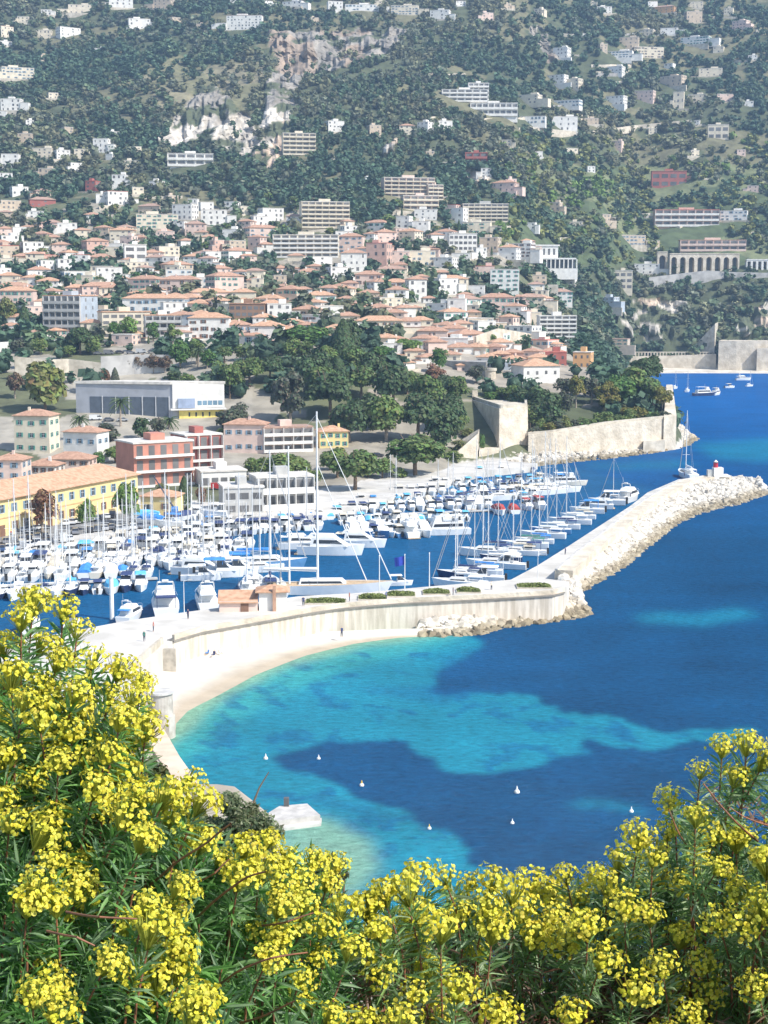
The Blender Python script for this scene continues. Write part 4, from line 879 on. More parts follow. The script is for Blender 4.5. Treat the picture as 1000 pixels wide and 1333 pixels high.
# pink flats beside the trees: pink end, white balcony front
flats(375, 590, 66, 34, 'P', 14, 3, 9, 5, label='pink block with white balcony front behind the umbrella pines', slab=wallm('W'), roofc=ROOFS[1], plinth=3, dmin=500)
flats(214, 634, 84, 60, 'K', 24, 3, 14, 5, rail=.20, wf=.5, pw=False, label='brick pink hotel of three storeys with white balcony rails', slab=wallm('W'), roofc=FLATR, plinth=4, dmin=430)
flats(266, 618, 52, 54, 'R', 24, 3, 12, 3, rail=.22, wf=.5, label='white and red modern flats beside the brick pink hotel', slab=wallm('W'), roofc=FLATR, plinth=4, dmin=440)
flats(292, 634, 60, 22, 'W', 12, 1, 12, 5, bal=False, label='low white building with dark shop openings in front of the red flats', plinth=4, dmin=420)
# grey harbour office
flats(318, 668, 52, 36, 'G', 8, 2, 12, 3, bal=False, label='grey concrete harbour office with a flat roof', plinth=3, gp=onz(318, 668, 2.15), name='harbour_office')
flats(372, 664, 76, 46, 'G', 14, 2, 10, 6, label='white framed open gallery building beside the harbour office', slab=wallm('W'), plinth=3, gp=onz(372, 664, 2.15), name='gallery_building')

# long yellow barracks with orange roof
A = np.array(onz(-110, 724, 2.1)[:2]); B = np.array(onz(180, 660, 2.1)[:2]); d = B - A; Ln = np.linalg.norm(d); th_ = math.atan2(d[1], d[0])
bk = empty('barracks', (*((A + B) / 2), 2.1), th_); tag(bk, 'very long yellow barracks with orange roof behind the parked cars', 'barracks'); ym = mat('yellow_plaster', (0.80, 0.64, 0.30), 0.85, scale=0.2, second=(0.70, 0.54, 0.25))
Hw = 9.2; Dp = 15; MB().box(-Ln / 2, Ln / 2, 0, Dp, -2, Hw).build('wall', ym, bk)
m = MB(); hip(m, Ln, Dp, Hw + .19, 0.8, 3.4); m.build('roof', ROOFS[2], bk)
MB().box(-Ln / 2, Ln / 2, -.12, -.003, 4.5, 4.8).build('string_course', mat('orange_band', (0.62, 0.40, 0.2)), bk)
n = int(Ln / 4.6)
for i in range(n):
    x = -Ln / 2 + (i + .5) * Ln / n; win(bk, x, 0, 5.9, 1.2, 2.0, 0, 'b')
    if i % 4 == 2: MB().box(x - 1, x + 1, -.1, .1, -.1, 2.9).build('door', SHUT['n'], bk)
    else: win(bk, x, 0, 1.4, 1.2, 2.0, 0, 'n')
for i in range(3): win(bk, Ln / 2, 3 + i * 4.4, 5.9, 1.1, 1.8, R(90), 'b')
FOOT.append((*((A + B) / 2), 30))
# small yellow annex with shed roof
g = onz(206, 672, 2.15); an = empty('annex', g, R(-8)); tag(an, 'small yellow annex with orange roof beside the boat yard', 'annex')
MB().box(-4.8, 4.8, 0, 8, -1, 5.2).build('wall', ym, an); hip(MB(), 9.6, 8, 5.4, .5, 1.6).build('roof', ROOFS[2], an); MB().box(-3.8, -1.6, -.1, .05, 0, 3.2).build('door', GLASS, an); win(an, 2, 0, 2, 1.1, 1.5, 0, 'n')
# kiosk with orange roofs on the mole
g = onz(312, 797, ZD); ks = empty('boat_house', g, R(4)); tag(ks, 'low boat house with two orange roofs on the mole above the beach', 'boat house'); k = wallm('P')
MB().box(-3.6, 3.2, 0.4, 5, 0, 1.9).build('wall', k, ks)
MB().poly([(-3.9, 0, 1.75), (3.3, 0, 1.75), (3.3, 5.4, 3.1), (-3.9, 5.4, 3.1), (-3.9, 0, 1.6), (3.3, 0, 1.6), (3.3, 5.4, 2.9), (-3.9, 5.4, 2.9)], [(0, 1, 2, 3), (7, 6, 5, 4), (0, 4, 5, 1), (1, 5, 6, 2), (2, 6, 7, 3), (3, 7, 4, 0)]).build('roof', ROOFS[2], ks)
MB().box(3.45, 8.4, 1.0, 5.2, 0, 3.3).build('side_wall', wallm('W'), ks); m = MB(); hip(m, 5.6, 4.6, 3.5, .3, .9); o = m.build('side_roof', ROOFS[2], ks); o.location = (5.9, 0.8, 0)
MB().box(5.9, 6.5, 0.35, .99, 0, 4.6).build('chimney', ROOFS[0], ks); MB().box(0.2, 1.6, .28, .4, 0, 1.5).build('door', SHUT['n'], ks)

# ------------------------------------------------------------ old town by the citadel (each its own)
def blk(px, py, w, h, wc, rf, rot, d, lab, D=11, nx=3, ny=3, shut='far'):
    o = house(px, py, w, h, wc, rf, rot, 1, 'town_house', gp=at(px, py, d), shut=shut, D=D, ny=ny, nx=nx, plinth=8); o['label'] = lab; return o
blk(722, 492, 32, 34, 'R', 'r', 4, 740, 'dark red tall house beside the orange one on the old town front')
blk(757, 490, 26, 32, 'O', 'f', -8, 742, 'orange tall house at the end of the old town front')
blk(705, 508, 60, 38, 'W', 'c', 22, 668, 'large white house with pale orange roof above the fortress trees', D=15, nx=4, ny=2)
blk(640, 478, 58, 20, 'Y', 'c', 6, 735, 'church with wide yellow orange roof behind the rampart', D=14, nx=5, ny=1)
blk(655, 500, 26, 30, 'B', 'f', 10, 690, 'pale blue grey house beside the stone turret')
blk(676, 484, 26, 22, 'P', 'h', 6, 735, 'pink house with orange roof between church and red house')
g = at(775, 548, 640); tn = empty('garden_tents', (g[0] - 6, g[1], 12.4)); tag(tn, 'two white pointed marquee tents on the fortress terrace', 'marquee'); tm = mat('white_canvas', (0.85, 0.84, 0.82), 0.8, 0.03)
tn.name = 'marquee'
for x in (-3.2, 2.4):
    MB().poly([(x - 2.8, -2.6, 2.6), (x + 2.8, -2.6, 2.6), (x + 2.8, 2.6, 2.6), (x - 2.8, 2.6, 2.6), (x - .9, -.9, 3.7), (x + .9, -.9, 3.7), (x + .9, .9, 3.7), (x - .9, .9, 3.7), (x, 0, 5.0)],
              [(0, 1, 5, 4), (1, 2, 6, 5), (2, 3, 7, 6), (3, 0, 4, 7), (4, 5, 8), (5, 6, 8), (6, 7, 8), (7, 4, 8), (3, 2, 1, 0)]).build('canopy', tm, tn)
    for a in (-1, 1):
        for b in (-1, 1): MB().tube((x + a * 2.6, b * 2.4, 0), (x + a * 2.6, b * 2.4, 2.6), .08).build('pole', fm, tn)
MB().box(3.6, 9, 0, 4, 0, 2.8).build('side_tent', tm, tn)
for nme, p in (('dark red house', (722, 470)), ('white six-storey block', (726, 430)), ('salmon pink block', (540, 250)), ('upper cliff', (440, 70)), ('lower cliff', (345, 180)), ('long grey flats', (632, 278)),
               ('wide cream flats', (398, 322)), ('white modern block', (608, 125)), ('arched viaduct', (915, 345)), ('pillared mansion', (714, 340)), ('red square villa', (871, 232)), ('grey sports hall', (190, 520)),
               ('blue grey block', (95, 410)), ('brown bare block', (322, 408)), ('yellow barracks', (90, 660)), ('brick pink hotel', (214, 605)), ('far beach', (850, 480)), ('long terrace wall', (560, 355)), ('modern glass villa', (248, 210)), ('boat house', (315, 785))):
    LANDMARKS.append((nme, p))
# ------------------------------------------------------------ foliage
LEAF = leafmat('foliage', (1.0, 1.0, 1.0), 0.7, 0.2, 0.6, c2=(0.72, 0.76, 0.70))
BARK = mat('bark', (0.20, 0.14, 0.09), 0.9, 0.25, 2.0)
PBARK = mat('grey_bark', (0.34, 0.28, 0.22), 0.9, 0.25, 2.0)
def quads(P, Nn, size, asp=1.0):
    n = len(P); a = rng.normal(size=(n, 3)); Nn = Nn / np.linalg.norm(Nn, axis=1, keepdims=True)
    u = np.cross(Nn, a); u /= np.linalg.norm(u, axis=1, keepdims=True); v = np.cross(Nn, u)
    s = (size * (0.6 + 0.8 * rng.random(n)))[:, None]
    V = np.stack([P - u * s - v * s * asp * .6, P + u * s * .9 - v * s * asp, P + u * s + v * s * asp * .7, P - u * s * .8 + v * s * asp], 1)
    return V.reshape(-1, 3), np.arange(4 * n).reshape(-1, 4)
def crown_cloud(kind, n, leaf):
    """points and normals of leaf clumps in a crown of unit width centred on x=y=0, z from 0 to 1"""
    if kind == 'cypress':
        z = rng.random(n) ** 0.85; th = rng.random(n) * 6.28; r = 0.5 * np.minimum(1, (1 - z) ** 0.55 * 1.15) * np.minimum(1, z * 6 + .3) * (0.8 + 0.25 * rng.random(n))
        P = np.stack([r * np.cos(th), r * np.sin(th), z], 1); Nn = np.stack([np.cos(th), np.sin(th), 0.6 + 0 * z], 1) + rng.normal(size=(n, 3)) * 0.35; return P, Nn
    nb = {'round': 26, 'pine': 24, 'open': 22, 'bush': 26}[kind]
    c = rng.normal(size=(nb, 3)); c /= np.linalg.norm(c, axis=1, keepdims=True); c *= (rng.random((nb, 1)) ** 0.4)
    if kind == 'pine':
        c[:, 2] = np.abs(c[:, 2]); C0 = c * [0.36, 0.36, 0.42] + [0, 0, 0.42]; rb = 0.17 + 0.08 * rng.random(nb)
    elif kind == 'open': C0 = c * [0.36, 0.36, 0.34] + [0, 0, 0.58]; rb = 0.13 + 0.09 * rng.random(nb)
    elif kind == 'bush': C0 = c * [0.33, 0.33, 0.36] + [0, 0, 0.44]; rb = 0.17 + 0.07 * rng.random(nb)
    else: C0 = c * [0.31, 0.31, 0.33] + [0, 0, 0.52]; rb = 0.17 + 0.09 * rng.random(nb)
    i = rng.integers(0, nb, n); d = rng.normal(size=(n, 3)); d /= np.linalg.norm(d, axis=1, keepdims=True); d[:, 2] = np.where(d[:, 2] < -0.3, -d[:, 2], d[:, 2])
    P = C0[i] + d * (rb[i] * (0.75 + 0.35 * rng.random(n)))[:, None] * [1, 1, 0.85]
    return P, d * 1.0 + rng.normal(size=(n, 3)) * 0.45 + [0, 0, 0.35]
GREENS = {'dark': (0.090, 0.135, 0.055), 'pine': (0.140, 0.195, 0.060), 'olive': (0.22, 0.23, 0.075), 'mid': (0.180, 0.24, 0.070), 'spring': (0.17, 0.26, 0.06), 'grey': (0.12, 0.13, 0.085),
          'brown': (0.20, 0.135, 0.085), 'gold': (0.22, 0.20, 0.05), 'bright': (0.11, 0.20, 0.05), 'rust': (0.26, 0.14, 0.08)}
CR = {}
def crown_mesh(kind, col, var, n=1500, leaf=0.035, fill=True):
    k = (kind, col, var, n)
    if k in CR: return CR[k]
    P, Nn = crown_cloud(kind, n, leaf); V, Fa = quads(P, Nn, leaf)
    g = np.array(GREENS[col]); t = np.repeat(g[None] * (0.65 + 0.7 * rng.random((n, 1))) * (1 + 0.10 * rng.normal(size=(n, 3))), 4, 0)
    t = np.clip(t, 0, 1)
    CR[k] = npmesh('crown', V, Fa, LEAF, tint=t); return CR[k]
def trunk_mesh(kind):
    k = ('trunk', kind)
    if k in CR: return CR[k]
    m = MB(); top = {'pine': 0.55, 'round': 0.35, 'open': 0.45, 'bush': 0.2, 'cypress': 0.15, 'bare': 0.4}[kind]
    r = 0.035 if kind != 'cypress' else 0.05
    m.path([(0, 0, -.25), (.01, .01, top * .5), (0.0, -.01, top)], [r * 1.4, r, r * .8], 7)
    for i in range(7 if kind != 'cypress' else 0):
        a = i * 2.4 + 0.4; e = 0.27 if kind != 'bush' else .2; h1 = top + 0.22 + 0.1 * (i % 3)
        m.path([(0, 0, top * (0.75 + .035 * i)), (e * .5 * math.cos(a), e * .5 * math.sin(a), top + .12), (e * math.cos(a), e * math.sin(a), h1)], [r * .6, r * .4, r * .15], 5)
    CR[k] = m.mesh('trunk', PBARK if kind in ('round', 'open') else BARK); return CR[k]
TNAME = {'round': 'broad_tree', 'pine': 'umbrella_pine', 'open': 'loose_tree', 'bush': 'round_bush', 'cypress': 'cypress'}
CNAME = {'dark': 'dark green', 'pine': 'deep green', 'olive': 'olive green', 'mid': 'mid green', 'spring': 'fresh light green', 'grey': 'grey green', 'brown': 'brown leafless', 'gold': 'yellow green', 'bright': 'bright green', 'rust': 'reddish brown'}
def tree(px, py, w, h, kind, col, n=1500, dmin=0, g=None, leaf=None, cov=1.0):
    g = g or gpoint(px, py, dmin); s = g[1] / F; W = w * s; Hh = h * s
    root = empty(TNAME[kind], g, rnd.uniform(0, 6.28))
    ks = Hh if kind != 'cypress' else Hh
    obj('trunk', trunk_mesh(kind), root, sc=(W, W, Hh))
    lf = leaf or (0.05 if n < 900 else 0.034)
    obj('crown', crown_mesh(kind, col, rnd.randrange(3), n, lf), root, sc=(W, W, Hh))
    later(root, f'{CNAME[col]} {dict(round="broad crowned tree", pine="umbrella pine", open="loose crowned tree", bush="rounded bush", cypress="slim cypress")[kind]}', 'tree' if kind != 'bush' else 'bush', 'tree' if kind != 'bush' else 'bush', g)
    root['group'] = 'trees of the hillside town' if kind != 'bush' else 'bushes round the harbour'
    return root
BIG = """
59 536 60 68 bush olive;112 690 30 44 round spring;166 682 38 56 round spring;240 664 20 44 cypress dark;262 656 18 28 bush rust;185 572 30 32 bush dark;205 565 26 22 bush grey;140 575 38 24 bush grey;150 603 34 26 bush mid;128 606 20 20 bush bright
98 676 14 24 open rust;375 632 64 44 pine mid;350 626 40 34 pine mid;330 618 30 26 bush mid;462 640 68 56 pine pine;440 622 50 40 pine mid;541 624 80 58 pine pine;498 626 34 30 pine mid;410 632 26 24 bush mid;480 622 36 30 bush dark;520 628 26 20 bush mid;430 612 30 24 bush mid
300 520 36 48 pine pine;285 500 26 30 round mid;325 505 42 40 pine pine;352 498 38 36 pine dark;378 552 52 66 open grey;408 512 50 58 pine dark;430 545 62 64 pine dark;455 575 54 58 round dark;418 520 44 50 round pine
470 520 44 44 pine pine;485 560 44 50 round dark;503 575 60 62 round mid;512 535 54 60 pine dark;530 515 36 32 pine pine;545 575 62 66 pine dark;556 545 50 58 round pine;575 590 58 58 round dark;584 562 48 50 pine dark;600 566 24 28 round mid;575 520 36 32 pine dark
594 524 36 34 round pine;490 500 40 42 pine dark;460 495 40 44 round pine;398 470 26 26 bush pine;380 470 30 30 round mid;396 458 62 36 round bright;418 456 26 30 round bright;447 478 38 60 cypress dark;452 470 40 54 round dark;572 486 26 34 round bright;566 502 30 28 open rust
440 505 30 38 cypress dark;425 484 34 34 round mid;498 470 40 24 bush bright;530 462 40 24 bush spring;620 500 30 26 bush grey
235 480 32 38 round bright;256 474 26 32 open mid;168 486 20 22 open brown;184 486 20 24 open brown;200 486 22 24 open brown;215 486 20 22 open brown;270 480 26 26 round bright;292 474 26 24 pine pine;316 470 24 22 round mid;225 498 26 16 bush dark;245 500 26 16 bush mid
105 462 36 38 pine dark;122 462 26 24 round mid;52 462 26 22 round mid;24 460 26 20 bush grey;90 466 20 18 bush mid;10 425 26 40 round olive;32 434 18 36 cypress dark;20 520 26 34 open brown;168 445 30 34 open spring;150 446 22 26 open bright;200 446 24 26 open bright;225 450 24 28 open mid;138 500 14 20 bush rust;150 500 12 20 cypress grey
300 560 40 32 bush grey;290 585 30 28 bush mid;310 548 30 26 bush grey;325 640 30 20 bush grey;305 640 26 18 bush olive;212 642 22 14 bush olive
845 495 34 34 round dark;838 505 40 40 pine dark;825 520 44 44 pine mid;805 530 46 44 round bright;790 538 34 40 open gold;850 530 40 38 round pine;862 540 30 36 open gold;770 525 30 36 open grey;750 530 26 40 open gold;735 545 24 36 open grey;700 545 40 44 round dark;715 560 50 48 round dark
682 536 40 34 round dark;668 526 34 26 round mid;690 558 34 28 round pine;655 518 30 16 bush mid;640 522 28 14 bush bright;735 520 30 30 open grey;815 545 40 18 bush gold;840 548 36 16 bush mid;760 508 22 22 bush mid;728 562 24 12 bush mid;785 575 14 24 bush grey
590 600 28 14 bush mid;600 590 30 18 bush gold;610 570 20 14 bush gold;628 588 10 26 bush bright
"""
# fortress-top trees stand on its terrace: give them that ground
for row in BIG.replace('\n', ';').split(';'):
    if not row.strip(): continue
    a = row.split(); x, y, w_, h_ = map(float, a[:4]); g = None
    if a[5] == 'gold' and x < 640: a[5] = 'olive'
    if y > 640 and x < 290: g = onz(x, y, 2.15)
    if 640 <= x <= 880 and y > 490 and y < 570:
        d = 590 + (565 - y) * 0.9 + max(0, (x - 700)) * 0.12; g = at(x, y, d)
    tree(x, y, w_, h_, a[4], a[5], 3200 if w_ > 30 else 1500, 430, g, leaf=.055 if x == 59 else None)
    gg = PENDING[-1][4]; FOOT.append((gg[0], gg[1], w_ * gg[1] / F * .25))
for i in range(17):
    x = 694 + i * 10.6; d = float(np.interp(x, [688, 720, 790, 850, 880], [577, 580, 596, 610, 618])) + rnd.uniform(5, 11)
    g = (sx(x, 555) * d, d, float(np.interp(x, [688, 880], [9.2, 11.5]))); c = rnd.choice(['dark', 'mid', 'grey', 'gold', 'olive', 'pine']); tree(x, 555, rnd.uniform(16, 28), rnd.uniform(12, 24), 'bush', c, 1200, 0, g)
tree(55, 695, 46, 60, 'open', 'rust', 1500, g=onz(55, 695, 2.15)); 
# smaller trees one can tell apart between the houses
MID = []
tries = 0
FT = lambda: np.array(FOOT)
ft = FT()
while len(MID) < 165 and tries < 4000:
    tries += 1; x = rnd.uniform(5, 760); y = rnd.uniform(262, 455)
    if x > 700 and y < 330: continue
    g = gpoint(x, y); dx = ft[:, 0] - g[0]; dy = ft[:, 1] - g[1]
    if (np.hypot(dx, dy) < ft[:, 2] + 2.0).any() or ((np.abs(dx) < ft[:, 2] * .8) & (dy > 0) & (dy < ft[:, 2] + 10)).any(): continue
    if any(math.hypot(g[0] - q[0], g[1] - q[1]) < 9 for q in MID): continue
    k = rnd.choices(['round', 'pine', 'cypress', 'open', 'bush'], [5, 3, 3, 2, 2])[0]; c = rnd.choices(['dark', 'pine', 'mid', 'olive', 'bright', 'grey', 'spring'], [5, 4, 4, 2, 1, 2, 1])[0] if k != 'cypress' else 'dark'
    h_ = rnd.uniform(8, 15) * (1.3 if k == 'cypress' else 1); w_ = h_ * (0.28 if k == 'cypress' else rnd.uniform(.9, 1.5))
    tree(x, y, w_, h_, k, c, 420, 0, g, leaf=0.06); MID.append(g)

def palm(px, py, h, w, g=None, lab=None, dmin=430):
    g = g or gpoint(px, py, dmin); s = g[1] / F; Hh = h * s; W = w * s; root = empty('palm_tree', g)
    m = MB(); m.path([(0, 0, -1), (.1, 0, Hh * .4), (.2, .1, Hh * .8)], [.45, .36, .32], 8); m.build('trunk', PBARK, root); V = []; Fa = []
    for i in range(34):
        a = i * 2.4; el = 1.2 - (i / 34) * 1.7; L = W * .55; pts = []
        for j in range(6):
            t = j / 5; r = L * t * math.cos(el * (1 - t * .4)); z = Hh * .8 + L * (t * math.sin(el) - 0.75 * t * t * (0.6 + .3 * math.cos(el))); pts.append(np.array([.2 + r * math.cos(a), .1 + r * math.sin(a), z]))
        sd = np.array([-math.sin(a), math.cos(a), 0])
        for j in range(5):
            wj = .42 * (1 - j / 5.5)
            for sg in (-1, 1): q = len(V); V += [pts[j], pts[j + 1], pts[j + 1] + sd * sg * wj - np.array([0, 0, .25]), pts[j] + sd * sg * wj - np.array([0, 0, .25])]; Fa.append((q, q + 1, q + 2, q + 3))
    obj('crown', npmesh('crown', V, Fa, LEAF, tint=np.tile((0.09, 0.13, 0.05), (len(V), 1))), root); tag(root, lab, 'palm tree', 'palm trees near the harbour'); return root
palm(157, 556, 40, 30, lab='tall palm tree in front of the dark glass of the sports hall')
palm(104, 574, 36, 24, lab='palm tree rising beside the white villa with orange roofs')
palm(220, 560, 14, 26, lab='low spreading palm below the yellow base of the sports hall')
palm(258, 478, 26, 20, lab='slender palm at the edge of the park above the sports hall')

# ------------------------------------------------------------ woodland that reads as one mass
def forest(name, n, smin, smax, dens_fn, nq, leaf):
    s = rng.uniform(-790, 790, n); u = rng.random(n); d = 620 + (2480 - 620) * u
    X = s / F * d; Y = d; Z = HH(X, Y); fy = Y * CP - (Z - H0) * SP; PX = CX + F * X / fy; PY = CY - F * (Y * SP + (Z - H0) * CP) / fy
    keep = (Z > 6) & (rng.random(n) < dens_fn(PX, PY, X, Y)); X, Y, Z, PX, PY = X[keep], Y[keep], Z[keep], PX[keep], PY[keep]
    ft = np.array(FOOT); bad = np.zeros(len(X), bool)
    for i in range(0, len(ft), 40):
        f = ft[i:i + 40]; dx = f[None, :, 0] - X[:, None]; dy = f[None, :, 1] - Y[:, None]
        bad |= ((np.hypot(dx, dy) < f[None, :, 2] + 1.0) | ((np.abs(dx) < f[None, :, 2] * .8) & (dy > 0) & (dy < f[None, :, 2] + 9))).any(1)
    X, Y, Z, PX, PY = X[~bad], Y[~bad], Z[~bad], PX[~bad], PY[~bad]; N_ = len(X)
    cl = fbm(X, Y, 110, 3) + (rng.random(N_) - .5) * .35
    pal = np.array([(.075, .130, .078), (.100, .155, .085), (.135, .180, .095), (.170, .185, .125), (.205, .205, .115)]); ci = np.clip(((cl - .34) / .42 * 5).astype(int), 0, 4)
    col = pal[ci] * (0.65 + .8 * rng.random((N_, 1)))
    right = (PX > 650) & (PY > 180) & (PY < 350); r3 = rng.random(N_)
    col = np.where((right & (r3 < .30))[:, None], np.array(GREENS['olive']) * 1.25, col); col = np.where((right & (r3 > .92))[:, None], np.array(GREENS['spring']) * .9, col)
    sp = inpoly(PX, PY, [(715, 265), (750, 240), (800, 235), (800, 255), (760, 275)]); col = np.where(sp[:, None] & (r3 < .7)[:, None], np.array(GREENS['spring']) * 1.1, col)
    base = []
    for v in range(5):
        P, Nn = crown_cloud(['round', 'bush', 'pine', 'round', 'bush'][v], nq, leaf); V, Fa = quads(P, Nn, leaf); V = np.concatenate([V, IV * [.30, .30, .30] + [0, 0, .42]]); base.append((V, Fa))
    icoq = np.concatenate([IF, IF[:, 2:3]], 1)
    VV = []; FF = []; TT = []; off = 0
    for i in range(N_):
        V, Fa = base[rng.integers(0, 5)]; a = rng.random() * 6.28; c_, s_ = math.cos(a), math.sin(a)
        w = smin + (smax - smin) * rng.random() ** 1.6; h = w * (0.7 + .45 * rng.random())
        if 350 < PX[i] < 560 and 50 < PY[i] < 240: w *= .85
        v = np.empty_like(V); v[:, 0] = (V[:, 0] * c_ - V[:, 1] * s_) * w + X[i]; v[:, 1] = (V[:, 0] * s_ + V[:, 1] * c_) * w + Y[i]; v[:, 2] = V[:, 2] * h + Z[i] - .12 * h
        VV.append(v); FF.append(Fa + off); 
        tr = IF + off + len(V) - 12; FF.append(np.concatenate([tr, tr[:, :1]], 1))
        tt = np.repeat(0.7 + .6 * rng.random(nq), 4); tt = np.concatenate([tt, np.full(12, .8)]); TT.append(col[i][None] * tt[:, None]); off += len(V)
    VV = np.concatenate(VV); TT = np.concatenate(TT); FF = np.concatenate(FF)
    # triangles of the cores were stored as quads with a repeated corner: rebuild as mixed mesh
    q = FF[:, 3] != FF[:, 0]; A = FF[q]; B = FF[~q][:, :3]
    me = bpy.data.meshes.new(name); me.vertices.add(len(VV)); me.vertices.foreach_set('co', VV.astype(np.float32).ravel())
    loops = np.concatenate([A.ravel(), B.ravel()]).astype(np.int32); me.loops.add(len(loops)); me.loops.foreach_set('vertex_index', loops)
    st_ = np.concatenate([np.arange(0, A.size, 4), A.size + np.arange(0, B.size, 3)]).astype(np.int32); tot = np.concatenate([np.full(len(A), 4), np.full(len(B), 3)]).astype(np.int32)
    me.polygons.add(len(st_)); me.polygons.foreach_set('loop_start', st_); me.polygons.foreach_set('loop_total', tot); me.materials.append(LEAF); me.update(calc_edges=True)
    at_ = me.attributes.new('tint', 'FLOAT_COLOR', 'POINT'); t = np.ones((len(VV), 4), np.float32); t[:, :3] = TT; at_.data.foreach_set('color', t.ravel())
    o = obj(name, me); tag(o, kind='stuff'); print(name, N_, 'trees', len(FF), 'faces'); return o
def dens_wood(px, py, X, Y):
    cl = cliffmask(px, py); n = fbm(X, Y, 60, 3)
    d = np.where(n > .62, .40, 1.0)
    town = (py > 255) & (px < 700) & (Y < 1300); d = np.where(town, .24, d)
    wood = inpoly(px, py, [(335, 235), (500, 215), (510, 290), (455, 300), (385, 262), (330, 262)]) | inpoly(px, py, [(560, 215), (640, 235), (600, 262), (575, 290)]); d = np.where(wood, 1.0, d)
    slope = (px < 235) & (py > 445); d = np.where(slope, .12, d)
    d = np.where((py > 425) & (py < 505) & (px > 480) & (px < 760), .12, d)
    d = np.where((Y < 860) & (px > 520) & (px < 775), .02, d); d = np.where((px > 775) & (Y > 1290) & (Y < 1420), .85, d)
    d = np.where(inpoly(px, py, CLEAR), .38, d); d = np.where(cl, .05, d); d = np.where((Y < 700) & (px < 280), .05, d)
    return d
forest('woodland', 60000, 6.0, 14.5, dens_wood, 34, 0.10)
# ------------------------------------------------------------ boats (bow towards +X of the boat)
HULLM = {'white': mat('gelcoat_white', (0.82, 0.82, 0.80), 0.35, 0.03, 0.4), 'navy': mat('gelcoat_navy', (0.03, 0.05, 0.12), 0.3, 0.1), 'blue': mat('gelcoat_blue', (0.10, 0.25, 0.45), 0.35, 0.1), 'cream': mat('gelcoat_cream', (0.74, 0.68, 0.56), 0.4, 0.05)}
TARP = {'blue': mat('blue_canvas', (0.05, 0.24, 0.60), 0.8, 0.15, 1.0), 'light blue': mat('light_blue_canvas', (0.12, 0.45, 0.70), 0.8, 0.12, 1.0), 'navy': mat('navy_canvas', (0.03, 0.05, 0.14), 0.8), 'white': mat('white_canvas2', (0.80, 0.80, 0.78), 0.8, 0.04),
        'cream': mat('cream_canvas', (0.70, 0.62, 0.48), 0.8), 'green': mat('green_canvas', (0.06, 0.22, 0.18), 0.8), 'red': mat('red_canvas', (0.40, 0.06, 0.05), 0.8)}
ALU = mat('mast_aluminium', (0.74, 0.74, 0.72), 0.4, 0.05); WIRE = mat('rigging_wire', (0.45, 0.45, 0.45), 0.4); TEAK = mat('teak_deck', (0.50, 0.36, 0.22), 0.8, 0.15, 2.0)
DGL = mat('tinted_glass', (0.03, 0.035, 0.045), 0.12, 0.1); BLK = mat('rubber', (0.03, 0.03, 0.03), 0.8); DECKM = mat('white_deck', (0.74, 0.73, 0.70), 0.6, 0.05)
def hull_mb(L, B, Hb, tr=0.85, z0=-0.45, teak=False):
    m = MB(); st = []; n = 9
    for i in range(n + 1):
        t = i / n; b = B / 2 * (tr + (1 - tr) * math.sin(min(1, t / .45) * math.pi / 2)) * (1 - max(0, (t - .4) / .6) ** 2.4); b = max(b, 0.02); z = Hb * (1 + .28 * t * t)
        x = -L / 2 + L * t; st.append([(x - (.0 if i < n else .10 * L), 0, z0), (x - (.05 * L * t), b * .80, .08), (x, b, z), (x, b - .06 * B * (b > .1), z + .001), (x, 0, z + .02)])
    V = []
    for s_ in st:
        V += s_ + [(p[0], -p[1], p[2]) for p in s_[:4]]
    for i in range(n):
        a, b = 9 * i, 9 * (i + 1)
        for (p, q, mi) in ((0, 1, 0), (1, 2, 0), (2, 3, 0), (3, 4, 1)): m.f.append((a + p, b + p, b + q, a + q)); m.m.append(mi)
        for (p, q, mi) in ((0, 5, 0), (5, 6, 0), (6, 7, 0), (7, 4, 1)): m.f.append((a + q, b + q, b + p, a + p)); m.m.append(mi)
    m.v = V; m.f.append((0, 1, 2, 3, 4, 8 - 1, 6, 5)); m.m.append(0)
    return m
def trap(m, x0, x1, w, z0, z1, fx=0.0, bx=0.0, tw=0.85, mi=0):
    """cabin block: raked front fx, raked back bx"""
    return m.poly([(x0, -w / 2, z0), (x1, -w / 2, z0), (x1, w / 2, z0), (x0, w / 2, z0), (x0 + bx, -w / 2 * tw, z1), (x1 - fx, -w / 2 * tw, z1), (x1 - fx, w / 2 * tw, z1), (x0 + bx, w / 2 * tw, z1)],
                  [(3, 2, 1, 0), (4, 5, 6, 7), (0, 1, 5, 4), (1, 2, 6, 5), (2, 3, 7, 6), (3, 0, 4, 7)], mi)
PROTO = {}
